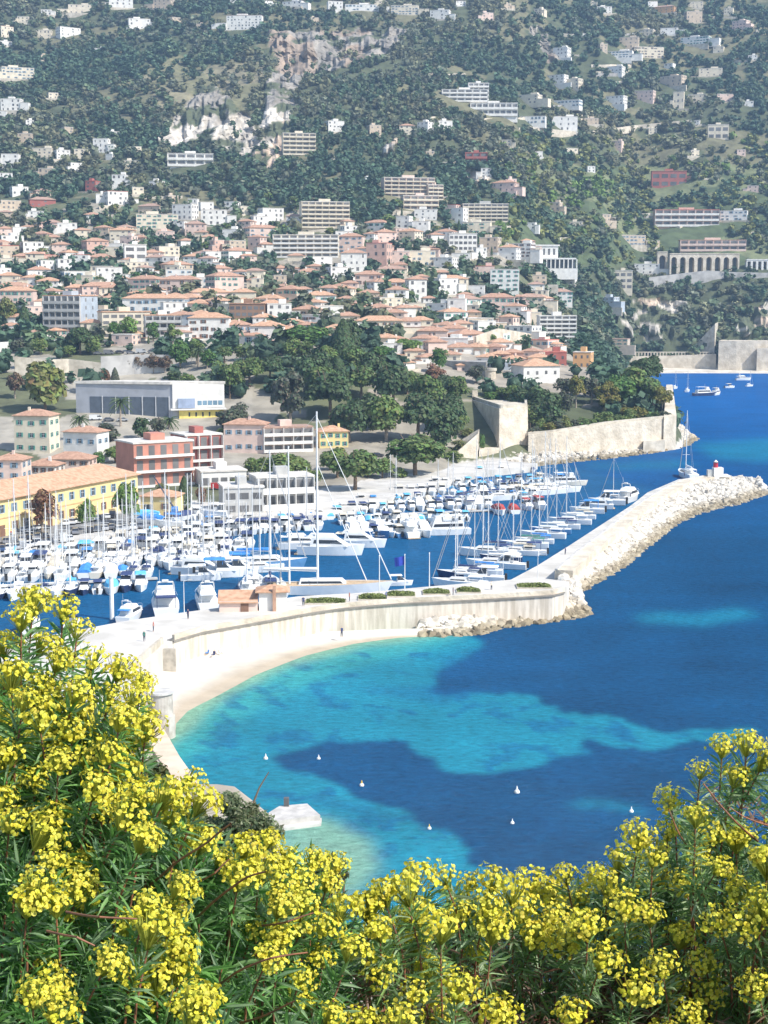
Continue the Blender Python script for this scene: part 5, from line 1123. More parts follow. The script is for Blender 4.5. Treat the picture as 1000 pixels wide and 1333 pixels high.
def boat_parts(kind, hc, tc):
    """list of (part name, mesh, [sub-parts]) shared by all boats of a kind and colour"""
    k = (kind, hc, tc)
    if k in PROTO: return PROTO[k]
    H_, T_ = HULLM[hc], TARP[tc]; P = []
    if kind == 'sail':
        L = 10; P.append(('hull', hull_mb(L, 3.1, 1.15, .7).mesh('hull', [H_, DECKM]), []))
        m = trap(MB(), -1.6, 2.4, 1.9, 1.17, 1.72, .9, .2, .8); P.append(('cabin', m.mesh('cabin', DECKM), [('window', trap(MB(), -1.2, 1.6, 1.94, 1.32, 1.5, .3, .1, .97).mesh('window', DGL))]))
        m = MB(); m.tube((.7, 0, 1.2), (.7, 0, 14.2), .10, .07, 6); m.tube((.7, -1.0, 8.6), (.7, 1.0, 8.6), .03, .03, 4); m.tube((.7, -.8, 4.8), (.7, .8, 4.8), .03, .03, 4); P.append(('mast', m.mesh('mast', ALU), []))
        m = MB(); m.tube((.6, 0, 2.25), (-3.4, 0, 2.4), .07, .06, 5); P.append(('boom', m.mesh('boom', ALU), [('sail_cover', MB().tube((.5, 0, 2.5), (-3.3, 0, 2.52), .22, .12, 7).mesh('sail_cover', T_))]))
        m = MB(); r = .022
        for a, b in (((4.9, 0, 1.45), (.75, 0, 13.9)), ((-4.9, 0, 1.2), (.65, 0, 14.1)), ((.5, 1.4, 1.2), (.7, 0, 13.5)), ((.5, -1.4, 1.2), (.7, 0, 13.5))): m.tube(a, b, r, r, 3, 0, False)
        m.tube((4.75, 0, 1.6), (1.1, 0, 12.6), .07, .04, 5); P.append(('rigging', m.mesh('rigging', WIRE), []))
        m = trap(MB(), -4.2, -1.7, 1.7, 2.0, 2.15, 0, 0, .9); m.tube((-4.0, .8, 1.2), (-4.0, .8, 2.0), .03, .03, 4); m.tube((-4.0, -.8, 1.2), (-4.0, -.8, 2.0), .03, .03, 4); m.tube((-1.9, .8, 1.2), (-1.9, .8, 2.0), .03, .03, 4); m.tube((-1.9, -.8, 1.2), (-1.9, -.8, 2.0), .03, .03, 4); P.append(('sprayhood', m.mesh('sprayhood', T_), []))
    elif kind == 'motor':
        P.append(('hull', hull_mb(7, 2.5, 1.0, .9).mesh('hull', [H_, DECKM]), []))
        P.append(('cabin', trap(MB(), -.6, 2.2, 1.9, 1.02, 1.85, 1.3, .1, .8).mesh('cabin', DECKM), [('windscreen', trap(MB(), -.5, 1.25, 1.78, 1.5, 2.25, .8, .0, .85).mesh('windscreen', DGL))]))
        m = trap(MB(), -2.4, .7, 1.9, 2.55, 2.72, .2, .2, .85)
        for x in (-2.2, .3):
            for y in (-.8, .8): m.tube((x, y, 1.0), (x, y, 2.55), .03, .03, 4)
        P.append(('canopy', m.mesh('canopy', T_), []))
        m = MB().box(-3.9, -3.5, -.25, .25, .3, 1.5); P.append(('outboard', m.mesh('outboard', BLK), []))
    elif kind == 'cover':
        P.append(('hull', hull_mb(7, 2.5, .95, .9).mesh('hull', [H_, DECKM]), []))
        m = MB(); st = []
        for i in range(8):
            t = i / 7; x = -3.3 + 5.9 * t; w = 1.2 * (1 - max(0, (t - .5) / .5) ** 2 * .75); z = 1.0 + .12 * t; h = .55 + .5 * math.sin(t * 3.0); st += [(x, -w, z), (x, -w * .7, z + h * .7), (x, 0, z + h), (x, w * .7, z + h * .7), (x, w, z)]
        m.poly(st, [(5 * i + j, 5 * i + 5 + j, 5 * i + 6 + j, 5 * i + 1 + j) for i in range(7) for j in range(4)] + [(0, 1, 2, 3, 4), (39, 38, 37, 36, 35)]); P.append(('tarpaulin', m.mesh('tarpaulin', T_), []))
    elif kind == 'yacht':
        L = 14; P.append(('hull', hull_mb(L, 4.3, 1.9, .92).mesh('hull', [H_, DECKM]), []))
        P.append(('superstructure', trap(MB(), -4.3, 3.6, 3.5, 1.95, 3.7, 2.8, .3, .86).mesh('superstructure', DECKM), [('window_band', trap(MB(), -3.6, 2.55, 3.40, 2.55, 3.30, 1.25, .2, .93).mesh('window_band', DGL))]))
        m = trap(MB(), -4.8, .9, 3.0, 3.703, 4.35, .7, .3, .85); P.append(('flybridge', m.mesh('flybridge', DECKM), []))
        m = MB(); m.path([(-3.2, -1.4, 4.2), (-3.9, -1.2, 5.6), (-3.9, 1.2, 5.6), (-3.2, 1.4, 4.2)], [.14] * 4, 5); m.box(-4.2, -3.5, -.5, .5, 5.7, 5.95); m.tube((-3.8, .9, 5.6), (-4.0, .9, 7.6), .03, .02, 4); P.append(('radar_arch', m.mesh('radar_arch', DECKM), []))
        m = trap(MB(), -6.6, -4.4, 3.2, 3.55, 3.7, .0, 0, .95); m.tube((-6.4, 1.4, 1.9), (-6.4, 1.4, 3.55), .04, .04, 4); m.tube((-6.4, -1.4, 1.9), (-6.4, -1.4, 3.55), .04, .04, 4); P.append(('awning', m.mesh('awning', T_), []))
        m = MB(); m.box(-7.6, -6.95, -1.9, 1.9, .15, .35); P.append(('swim_platform', m.mesh('swim_platform', TEAK), []))
        m = MB(); pr = [(x, y, 2.3 + .25 * ((x + 7) / 14) ** 2 * 2.6) for x, y in ((0, 2.0), (2.5, 1.85), (4.6, 1.25), (6.3, .35), (6.3, -.35), (4.6, -1.25), (2.5, -1.85), (0, -2.0))]
        for i in range(7): m.tube((*pr[i][:2], pr[i][2] + .25), (*pr[i + 1][:2], pr[i + 1][2] + .25), .025, .025, 3)
        P.append(('rail', m.mesh('rail', ALU), []))
    elif kind == 'tour':
        L = 16; P.append(('hull', hull_mb(L, 4.2, 1.7, .85).mesh('hull', [H_, DECKM]), []))
        P.append(('cabin', trap(MB(), -6, 3.4, 3.3, 1.75, 3.6, .8, .1, .95).mesh('cabin', DECKM), [('window_band', trap(MB(), -5.6, 2.7, 3.36, 2.4, 3.2, .3, .05, .97).mesh('window_band', DGL))]))
        P.append(('wheelhouse', trap(MB(), .2, 2.4, 2.2, 3.603, 5.2, .5, .1, .9).mesh('wheelhouse', DECKM), [])); P.append(('mast', MB().tube((-.2, 0, 3.6), (-.4, 0, 7.0), .06, .04, 5).mesh('mast', ALU), []))
        m = trap(MB(), -5.8, -.4, 3.0, 5.2, 5.32, 0, 0, 1)
        for x in (-5.6, -.7):
            for y in (-1.4, 1.4): m.tube((x, y, 3.6), (x, y, 5.2), .04, .04, 4)
        P.append(('awning', m.mesh('awning', T_), []))
    PROTO[k] = P; return P
LEN = {'sail': 10, 'motor': 7, 'cover': 7, 'yacht': 14, 'tour': 16}
BNAME = {'sail': 'sailboat', 'motor': 'motorboat', 'cover': 'covered_boat', 'yacht': 'motor_yacht', 'tour': 'tour_boat'}
def boat(kind, p, head, L, hc='white', tc='blue', label=None, rotx=0.0):
    root = empty(BNAME[kind], (p[0], p[1], p[2] if len(p) > 2 else 0), R(head)); s = L / LEN[kind]; root.scale = (s, s, s)
    for nme, me, subs in boat_parts(kind, hc, tc):
        o = obj(nme, me, root)
        for sn, sm in subs: obj(sn, sm, o)
    d = {'sail': f'{hc} sailing boat, {tc} sail cover', 'motor': f'{hc} motor boat, {tc} canopy', 'cover': f'{hc} boat under {tc} tarpaulin', 'yacht': f'{hc} motor yacht, {tc} awning', 'tour': f'{hc} tour boat with {tc} awning'}[kind]
    if label: tag(root, label, 'boat')
    else: later(root, d, 'boat', 'boat', tuple(root.location))
    root['group'] = 'boats moored in the harbour'
    return root
def row(p0, p1, n, head, kinds, Ls=(6, 8), hc=('white',), tc=('blue', 'white', 'light blue', 'white', 'cream', 'white', 'navy', 'white')):
    a = np.array(onz(*p0, 0)); b = np.array(onz(*p1, 0))
    for i in range(n):
        t = (i + .5 + rnd.uniform(-.12, .12)) / n; p = a + (b - a) * t; k = rnd.choice(kinds); L = rnd.uniform(*Ls) * 1.12 * {'sail': 1.25, 'yacht': 1.45}.get(k, 1)
        hd = head + rnd.uniform(-5, 5) + (180 if rnd.random() < .12 else 0)
        boat(k, (p[0], p[1] + rnd.uniform(-1.2, 1.2), rnd.uniform(-.06, .04)), hd, L, rnd.choice(hc), rnd.choice(tc))
def pontoon(p0, p1, lab, w=1.6):
    a = np.array(onz(*p0, 0)); b = np.array(onz(*p1, 0)); d = b - a; L = np.linalg.norm(d); c = (a + b) / 2
    root = empty('pontoon', tuple(c), math.atan2(d[1], d[0])); tag(root, lab, 'pontoon'); MB().box(-L / 2, L / 2, -w / 2, w / 2, .25, .55).build('deck', CONC, root)
    me = MB().tube((0, 0, -1), (0, 0, 1.6), .12, .12, 6).mesh('pile', ALU)
    for i in range(max(3, int(L / 18))): obj('pile', me, root, (-L / 2 + L * (i + .5) / max(3, int(L / 18)), w / 2 + .1, 0))
M_ = ['motor', 'sail', 'motor', 'sail', 'cover']
row((-45, 780), (190, 767), 13, -82, ['motor', 'cover', 'motor', 'sail'], (6, 8.5), ('white', 'white', 'white', 'navy'), ('white', 'white', 'light blue', 'cream', 'navy'))
pontoon((-60, 768), (205, 755), 'floating pontoon between the two lowest rows of boats')
row((-45, 757), (200, 745), 15, 95, ['motor', 'cover', 'sail', 'sail'], (6, 8.5), ('white', 'white', 'cream', 'white'), ('light blue', 'blue', 'white', 'white', 'navy', 'white'))
row((-30, 741), (232, 722), 16, -80, M_, (6, 8), ('white', 'white', 'white', 'blue'))
pontoon((-40, 735), (245, 714), 'floating pontoon in the middle of the left basin')
row((60, 724), (300, 706), 15, 100, ['motor', 'cover', 'motor', 'sail'], (6, 8))
row((180, 704), (345, 692), 12, -82, ['motor', 'motor', 'sail'], (6, 8))
row((212, 690), (330, 681), 9, 90, ['motor', 'cover', 'motor'], (5.5, 7))
row((335, 688), (445, 672), 9, -80, ['motor', 'motor', 'cover'], (5.5, 7))
row((250, 757), (345, 742), 4, 5, ['sail', 'motor'], (8, 10))
row((-40, 748), (225, 733), 13, -84, ['sail', 'motor', 'cover'], (8, 10), ('white',), ('white', 'white', 'navy', 'cream')); row((10, 732), (260, 714), 14, 96, ['sail', 'motor', 'motor'], (8, 10), ('white',), ('white', 'white', 'light blue', 'navy')); row((215, 738), (300, 728), 6, -84, ['sail', 'motor', 'sail'], (8, 11), ('white',), ('white', 'navy', 'white'))
row((225, 722), (330, 712), 8, 94, ['sail', 'motor', 'sail'], (8, 10), ('white',), ('white', 'navy', 'white', 'cream')); row((150, 712), (250, 702), 7, -80, ['motor', 'sail'], (7, 9), ('white',), ('white', 'light blue', 'cream')); row((250, 698), (420, 686), 12, 92, ['motor', 'sail', 'motor'], (7, 9), ('white',), ('white', 'white', 'navy'))
row((610, 655), (740, 640), 9, 20, ['sail', 'sail', 'motor'], (8, 10), ('white',), ('white', 'navy', 'cream'))
# big boats by the mole
boat('yacht', onz(172, 806), 78, 10, 'white', 'blue', 'white motor cruiser with blue stern by the ramp of the mole')
boat('yacht', onz(215, 797), 100, 17, 'white', 'navy', 'largest white motor yacht moored stern-to at the mole by the ramp')
boat('yacht', onz(268, 790), 102, 14, 'white', 'white', 'white motor yacht with round flybridge beside the orange roofed boat house')
boat('yacht', onz(262, 748), -12, 13, 'white', 'navy', 'sleek low white yacht lying sideways in the middle of the left basin')
boat('yacht', onz(432, 722), -8, 16, 'white', 'white', 'large white yacht lying sideways behind the two tall masts')
boat('yacht', onz(470, 712), -10, 13, 'white', 'cream', 'white yacht with pointed bow beside the large sideways yacht')
boat('yacht', onz(395, 714), 8, 12, 'white', 'white', 'white motor yacht left of the large sideways yacht')
boat('sail', onz(345, 742), 2, 19, 'blue', 'blue', 'long sailing boat with a pale blue hull and blue sail cover')
boat('tour', onz(575, 696), -168, 15, 'white', 'white', 'white tour boat with long windowed cabin at the end of the row')
boat('yacht', onz(820, 652), 62, 14, 'white', 'white', 'tall white motor yacht at the outer end of the breakwater quay')
row((456, 698), (556, 696), 9, -72, ['yacht', 'motor', 'yacht'], (7, 8), ('white', 'blue', 'white'), ('white', 'navy', 'cream'))
row((440, 682), (610, 677), 15, 95, ['motor', 'motor', 'cover'], (6, 8), ('white',), ('white', 'navy', 'light blue', 'cream'))
row((440, 668), (640, 660), 16, -82, ['motor', 'motor', 'yacht'], (6, 7.5), ('white',), ('white', 'navy', 'light blue', 'cream'))
pontoon((438, 674), (640, 666), 'floating pontoon behind the row of white motor boats')
row((465, 656), (700, 648), 17, 95, ['motor', 'sail', 'cover', 'motor'], (6, 8))
row((500, 646), (715, 638), 16, -85, ['motor', 'sail', 'motor'], (6, 8))
pontoon((500, 650), (720, 643), 'floating pontoon near the foot of the fortress')
row((560, 634), (735, 628), 13, 95, ['motor', 'motor', 'sail'], (6, 8))
row((640, 669), (712, 661), 4, -80, ['motor', 'cover'], (7, 9), ('white',), ('white', 'red', 'navy'))
row((590, 620), (700, 614), 8, -85, ['motor', 'cover'], (5, 6.5))
boat('tour', onz(740, 632), 5, 13, 'cream', 'white', 'cream tour boat lying off the rocks below the fortress wall')
boat('tour', onz(708, 640), 5, 13, 'white', 'light blue', 'white boat with bright light blue awning below the fortress')
# sailing boats stern-to along the breakwater, bows into the harbour
for i, (x, y, L, hc, tc, k) in enumerate([(598, 764, 12, 'white', 'white', 'sail'), (600, 752, 11, 'navy', 'navy', 'sail'), (622, 748, 11, 'white', 'blue', 'sail'), (640, 738, 12, 'white', 'white', 'sail'), (652, 730, 10, 'navy', 'white', 'sail'), (634, 724, 14, 'white', 'navy', 'sail'),
        (672, 722, 11, 'white', 'cream', 'sail'), (682, 713, 12, 'white', 'green', 'sail'), (695, 707, 10, 'white', 'blue', 'sail'), (706, 700, 12, 'white', 'white', 'sail'), (716, 694, 11, 'blue', 'white', 'sail'), (728, 688, 11, 'white', 'navy', 'sail'), (741, 682, 12, 'white', 'white', 'sail'),
        (752, 675, 10, 'white', 'cream', 'sail'), (764, 668, 10, 'white', 'blue', 'motor'), (776, 662, 10, 'white', 'white', 'yacht'), (790, 657, 11, 'white', 'white', 'motor'), (801, 650, 9, 'white', 'navy', 'sail'), (660, 740, 9, 'white', 'white', 'motor'), (690, 722, 8, 'white', 'navy', 'motor'), (630, 757, 9, 'white', 'white', 'motor')]):
    boat(k, onz(x, y), 168 + rnd.uniform(-4, 4), L, hc, tc)
boat('sail', onz(894, 621.5), 97, 16, 'white', 'white', 'tall masted sailing boat hidden behind the breakwater near the red light')
# boats at anchor in the far bay
boat('sail', onz(879, 506), 60, 9, 'white', 'white', 'small sailing boat at anchor, first out from the fortress point')
boat('sail', onz(895, 510), 70, 10, 'white', 'white', 'small sailing boat at anchor beside the dark hulled boat')
boat('tour', onz(918, 515), 20, 17, 'navy', 'white', 'dark hulled work boat at anchor in the far bay')
boat('tour', onz(933, 514), 60, 14, 'white', 'cream', 'white fishing boat with mast next to the dark hulled boat')
boat('motor', onz(950, 505), 20, 8, 'white', 'cream', 'small motor boat at anchor between the fishing boat and white cruiser')
boat('yacht', onz(968, 495), 8, 12, 'white', 'white', 'white cruiser at anchor off the far stone bastion')
boat('sail', onz(976, 503), 40, 8, 'white', 'white', 'last small sailing boat at anchor towards the edge of the far bay')
# left edge boats seen between the flowers
boat('yacht', onz(40, 822), 100, 12, 'white', 'white', 'white yacht half hidden behind the yellow flowers')
boat('motor', onz(95, 818), 95, 8, 'white', 'navy', 'white motor boat between the flowers and the ramp')

# great ketch lying along the mole: hull, two masts, furled sails, rigging
kt = empty('sailing_yacht', onz(430, 772), R(2)); tag(kt, 'great white two-masted sailing yacht with the tallest mast in the harbour', 'sailing yacht')
hull_mb(26, 6.2, 2.0, .6).build('hull', [HULLM['white'], TEAK], kt)
cb = trap(MB(), -6.5, 3.5, 3.4, 2.03, 3.0, 1.0, .4, .85).build('cabin', DECKM, kt); trap(MB(), -6.0, 2.6, 3.34, 2.3, 2.75, .5, .1, .95).build('window_band', DGL, cb)
x1 = -(430 - 414) / 6.2; x2 = -(430 - 378) / 6.2
MB().tube((x1, 0, 2), (x1, 0, 37.5), .27, .17, 8).build('mast', ALU, kt); MB().tube((x2, 0, 2), (x2, 0, 30.5), .22, .13, 8).build('mast', ALU, kt)
m = MB()
for z in (12, 20, 28): m.tube((x1, -2.0, z), (x1, 2.0, z), .05, .05, 4)
for z in (10, 18): m.tube((x2, -1.5, z), (x2, 1.5, z), .05, .05, 4)
m.build('spreader', ALU, kt)
o = MB().tube((x1 + .1, 0, 4.6), (x1 + .1 - 7.5, 0, 4.9), .14, .12, 6).build('boom', ALU, kt); MB().tube((x1, 0, 5.1), (x1 - 7.3, 0, 5.3), .34, .22, 8).build('sail_cover', TARP['white'], o)
o = MB().tube((x2, 0, 4.6), (x2 - 5.5, 0, 4.9), .12, .1, 6).build('boom', ALU, kt); MB().tube((x2, 0, 5.0), (x2 - 5.3, 0, 5.2), .28, .2, 8).build('sail_cover', TARP['white'], o)
m = MB()
for a, b in (((12.6, 0, 2.8), (x1, 0, 36.5)), ((7.5, 0, 2.6), (x1, 0, 27))): m.tube(a, b, .13, .06, 6)
m.build('furled_sail', TARP['white'], kt); m = MB()
for a, b in (((-13, 0, 2.4), (x2, 0, 30)), ((x1, 0, 37), (x2, 0, 30)), ((x1, 2.8, 2), (x1, 0, 35)), ((x1, -2.8, 2), (x1, 0, 35)), ((x2, 2.4, 2), (x2, 0, 29)), ((x2, -2.4, 2), (x2, 0, 29)), ((x1, 2.8, 2), (x1, 2.0, 20)), ((x1, -2.8, 2), (x1, -2.0, 20))): m.tube(a, b, .035, .035, 3, 0, False)
m.build('rigging', WIRE, kt)
boat('sail', onz(330, 765), 95, 15, 'white', 'white', 'white sailing boat with tall mast behind the boat house')
boat('sail', onz(352, 768), 95, 14.5, 'white', 'navy', 'sailing boat with thick pale mast between boat house and great yacht')
boat('sail', onz(322, 770), 95, 13, 'navy', 'white', 'dark hulled sailing boat tight beside the boat house')
boat('sail', onz(366, 772), 95, 12, 'white', 'cream', 'sailing boat directly left of the great two-masted yacht')
boat('motor', onz(520, 762), 8, 6, 'white', 'white', 'small tender floating off the bow of the great yacht')

# ------------------------------------------------------------ cars
CARC = {'white': (0.75, 0.75, 0.73), 'silver': (0.45, 0.46, 0.47), 'black': (0.03, 0.03, 0.035), 'dark blue': (0.03, 0.06, 0.14), 'grey': (0.18, 0.18, 0.19), 'red': (0.4, 0.03, 0.03)}
def carmesh(c, van=False):
    k = ('car', c, van)
    if k in PROTO: return PROTO[k]
    mt = mat('car_paint_' + c.replace(' ', '_'), CARC[c], 0.25, 0.03, coat=0.5)
    prof = [(-2.1, .35), (-2.15, .85), (-1.95, 1.0), (1.1, 1.0), (1.9, .85), (2.1, .6), (2.1, .35)] if not van else [(-2.4, .35), (-2.45, 1.9), (-2.3, 2.05), (1.3, 2.05), (1.75, 1.2), (2.4, 1.0), (2.4, .35)]
    def ext(pr, w, wt=None):
        m = MB(); n = len(pr); v = [(x, -w / 2, z) for x, z in pr] + [(x, w / 2, z) for x, z in pr]; return m.poly(v, [tuple(range(n)), tuple(range(n, 2 * n))[::-1]] + [(i, n + i, n + (i + 1) % n, (i + 1) % n) for i in range(n)])
    body = ext(prof, 1.75).mesh('body', mt)
    cab = trap(MB(), -1.75, 1.15, 1.6, 1.003, 1.38, .75, .4, .85).mesh('window_band', DGL) if not van else trap(MB(), .6, 2.0, 1.78, 1.25, 1.8, .55, .0, .98).mesh('window_band', DGL)
    roof = trap(MB(), -1.3, .35, 1.34, 1.383, 1.45, .1, .1, .9).mesh('roof', mt) if not van else None
    wm = MB(); cylx = [(0.32 * math.cos(a), 0.32 * math.sin(a)) for a in [i * math.pi / 6 for i in range(12)]]; wm.poly([(x, -.1, z) for x, z in cylx] + [(x, .1, z) for x, z in cylx], [tuple(range(12)), tuple(range(12, 24))[::-1]] + [(i, 12 + i, 12 + (i + 1) % 12, (i + 1) % 12) for i in range(12)])
    PROTO[k] = (body, cab, roof, wm.mesh('wheel', BLK)); return PROTO[k]
def car(p, head, c, van=False, label=None):
    b, g_, r, w_ = carmesh(c, van); root = empty('parked_car' if not van else 'parked_van', p, R(head)); o = obj('body', b, root); obj('window_band', g_, root)
    if r: obj('roof', r, root)
    for x in (-1.35, 1.35):
        for y in (-.82, .82): obj('wheel', w_, root, (x, y, .32))
    if label: tag(root, label, 'van' if van else 'car')
    else: later(root, f'{c} {"van" if van else "car"} by the harbour', 'van' if van else 'car', 'car', p)
    root['group'] = 'cars by the harbour'
def carrow(p0, p1, n, head, z=2.17, gp=False):
    a = np.array(onz(*p0, z)); b = np.array(onz(*p1, z))
    for i in range(n):
        if rnd.random() < .1: continue
        t = (i + .5) / n; p = a + (b - a) * t; van = rnd.random() < .08
        car(tuple(p), head + (180 if rnd.random() < .5 else 0) + rnd.uniform(-2, 2), rnd.choice(['white', 'silver', 'black', 'grey', 'dark blue', 'grey', 'black', 'silver', 'white', 'black', 'grey'] if rnd.random() < .96 else ['red']), van)
carrow((-40, 724), (95, 703), 15, 105); carrow((-40, 714), (150, 688), 19, 105); carrow((-20, 700), (60, 688), 8, 20); carrow((82, 684), (150, 673), 9, 105); carrow((150, 692), (205, 684), 6, 105)
for i, x in enumerate((125, 142, 160, 192, 215)):
    g = gpoint(x, 548 + i, 560); car((g[0], g[1], g[2] + .05), 5, ['white', 'grey', 'silver', 'white', 'dark blue'][i], i == 0)
for i in range(9):
    x = 128 + i * 14; g = gpoint(x, 462 - i * .4, 640); car((g[0], g[1], g[2] + .1), 5 + rnd.uniform(-4, 4), rnd.choice(['white', 'silver', 'black', 'grey']), i in (1, 4))
for x, y, c in ((285, 638, 'red'), (330, 618, 'white'), (345, 616, 'grey'), (360, 613, 'silver'), (480, 600, 'grey'), (492, 596, 'black')):
    g = gpoint(x, y, 430); car((g[0], g[1], g[2] + .1), 10, c, c == 'red')

# ------------------------------------------------------------ harbour furniture
def lamp(p, h, lab):
    root = empty('street_lamp', p); MB().tube((0, 0, 0), (0, 0, h), .09, .05, 6).build('pole', ALU, root); MB().tube((0, 0, h), (1.0, 0, h + .25), .05, .04, 5).build('arm', ALU, root); MB().box(.8, 1.5, -.15, .15, h + .2, h + .34).build('lamp_head', mat('grey_paint', (0.5, 0.5, 0.48)), root); tag(root, lab, 'street lamp', 'street lamps')
lamp(onz(700, 757, ZD), 5.5, 'street lamp standing where the breakwater leaves the mole'); lamp(onz(240, 800, ZD), 6, 'street lamp on the mole left of the boat house'); lamp(onz(655, 748, QZ), 6, 'street lamp at the start of the breakwater quay')
for i, (x, y, t, fl) in enumerate(((494, 777, 722, 0), (527, 769, 721, 1), (559, 767, 719, 0))):
    p = onz(x, y, ZD); h = (y - t) * p[1] / F; root = empty('flagpole', p); MB().tube((0, 0, 0), (0, 0, h), .11, .07, 7).build('pole', ALU, root); MB().tube((0, 0, h), (0, 0, h + .2), .14, .05, 6).build('finial', ALU, root)
    if fl:
        m = MB(); n = 8
        m.poly([(-.05 - .28 * i, .12 * math.sin(i * 1.1), h - .2 - .05 * i) for i in range(n)] + [(-.05 - .26 * i, .16 * math.sin(i * 1.1 + .4), h - 1.9 - .06 * i) for i in range(n)], [(i, i + 1, n + i + 1, n + i) for i in range(n - 1)]).build('flag', mat('flag_blue', (0.02, 0.05, 0.35), 0.8), root)
    tag(root, ['bare white flagpole beside the bow of the great yacht', 'flagpole flying a deep blue flag on the mole', 'bare flagpole at the end of the row on the mole'][i], 'flagpole')
p = onz(146, 806, 0); root = empty('mooring_pillar', p); m = MB(); cyl(m, .42, .40, -1, 8.0, 12).build('pillar', WH, root); m = MB(); cyl(m, .5, .5, 8.0, 8.2, 12).build('cap', mat('grey_paint', (0.5, 0.5, 0.48)), root); tag(root, 'thick white mooring pillar rising beside the ramp', 'pillar')
# yard crane with slanting jib, and covered boats ashore
p = onz(226, 676, 2.15); cr = empty('yard_crane', p); tag(cr, 'dark blue yard crane with long slanting jib beside the yellow annex', 'crane'); m = MB().box(-2.4, 2.4, -1.2, 1.2, .6, 2.0).build('chassis', TARP['navy'], cr); MB().box(-.5, 1.2, -.9, .9, 2.003, 3.4).build('cab', TARP['blue'], cr); MB().tube((.3, 0, 2.8), (-5.2, 1, 11.5), .28, .15, 6).build('jib', mat('dark_steel', (0.06, 0.07, 0.1)), cr)
for x in (-1.7, 1.7):
    for y in (-1.1, 1.1): obj('wheel', carmesh('white')[3], cr, (x, y, .5), sc=1.6)
for i, (x, y, k, tc) in enumerate(((196, 682, 'cover', 'blue'), (205, 686, 'cover', 'blue'), (188, 679, 'cover', 'light blue'), (240, 680, 'cover', 'navy'), (222, 688, 'motor', 'blue'), (255, 678, 'motor', 'white'), (278, 674, 'motor', 'white'))):
    q = onz(x, y, 2.2); boat(k, (q[0], q[1], 2.9), rnd.uniform(0, 360), 8.5, 'white', tc)
# buoys
bb = MB(); bb.poly([tuple(v * .42) for v in IV2], [tuple(f) for f in IF2]); bmesh_ball = bb.mesh('float', mat('buoy_white', (0.8, 0.78, 0.7), 0.4), True)
btop = MB(); cyl(btop, .16, .05, .35, .95, 8); btm = {c: MB() for c in 'yw'}; TOPM = {c: None for c in 'yw'}
for c in 'yw': m = MB(); cyl(m, .18, .06, .36, 1.0, 8); TOPM[c] = m.mesh('top_mark', mat('buoy_yellow', (0.75, 0.5, 0.05)) if c == 'y' else WH)
for x, y, c, k, lab in ((346, 988, 'w', 1, 'small white buoy off the tan path nearest to the shore'), (415, 988, 'w', .8, 'small white buoy over the left end of the dark seagrass'), (471, 1023, 'y', 1, 'buoy with yellow top inside the dark seagrass patch'), (559, 1079, 'y', .8, 'buoy with yellow top between seagrass and pale shallows'),
        (667, 1072, 'w', .8, 'white buoy just below the largest buoy'), (673, 1032, 'w', 1.2, 'largest white buoy on the dark blue water'), (822, 1057, 'w', .9, 'white buoy out in the deep blue near the tall flowers')):
    root = empty('buoy', onz(x, y), 0); root.scale = (k * .72,) * 3; obj('float', bmesh_ball, root, (0, 0, .1)); obj('top_mark', TOPM[c], root); tag(root, lab, 'buoy', 'mooring buoys in the bay')

# ------------------------------------------------------------ people on the sand
def person_mesh(pose, cloth):
    m = bpy.data.meshes.new('person')
    if pose == 'stand': v = [(0, 0, .92), (0, 0, 1.15), (0, 0, 1.42), (0, 0, 1.52), (0, -.01, 1.66), (.10, 0, .88), (.12, -.02, .48), (.12, .02, .06), (-.10, 0, .88), (-.13, .04, .48), (-.14, .06, .06), (.19, 0, 1.38), (.26, -.02, 1.1), (.25, -.08, .85), (-.19, 0, 1.38), (-.26, .02, 1.1), (-.24, -.06, .86), (.12, -.12, .04), (-.14, -.08, .04)]
    else: v = [(0, 0, .14), (0, .02, .38), (0, .05, .62), (0, .04, .72), (0, .02, .86), (.10, -.05, .13), (.13, -.35, .36), (.12, -.62, .07), (-.10, -.05, .13), (-.14, -.38, .34), (-.14, -.66, .07), (.19, .05, .58), (.24, -.05, .34), (.18, -.25, .34), (-.19, .05, .58), (-.25, .12, .3), (-.24, .2, .06), (.12, -.74, .05), (-.14, -.78, .05)]
    e = [(0, 1), (1, 2), (2, 3), (3, 4), (0, 5), (5, 6), (6, 7), (0, 8), (8, 9), (9, 10), (2, 11), (11, 12), (12, 13), (2, 14), (14, 15), (15, 16), (7, 17), (10, 18)]
    r = [.15, .13, .15, .06, .105, .10, .07, .045, .10, .07, .045, .065, .045, .035, .065, .045, .035, .035, .035]
    m.from_pydata(v, e, []); o = bpy.data.objects.new('tmp', m); C.objects.link(o); mo = o.modifiers.new('s', 'SKIN')
    for i, sv in enumerate(m.skin_vertices[0].data): sv.radius = (r[i], r[i]); sv.use_root = (i == 0)
    o.modifiers.new('d', 'SUBSURF').levels = 1; dg = bpy.context.evaluated_depsgraph_get(); me = bpy.data.meshes.new_from_object(o.evaluated_get(dg)); bpy.data.objects.remove(o)
    me.name = 'person'; sk = mat('skin', (0.55, 0.34, 0.24), 0.6); me.materials.clear(); me.materials.append(sk); me.materials.append(TARP[cloth]); me.materials.append(mat('dark_trousers', (0.05, 0.06, 0.09), 0.8)); me.materials.append(mat('dark_hair', (0.04, 0.025, 0.015), 0.8))
    top = 1.48 if pose == 'stand' else .68; hip_ = .9 if pose == 'stand' else .2
    for p in me.polygons:
        z = p.center.z; p.material_index = (3 if z > top + .22 or (p.center.y > .03 and z > top + .08) else 0) if z > top else 1 if z > hip_ and abs(p.center.x) < .24 else 2 if z < hip_ and z > .1 else 0
    return me
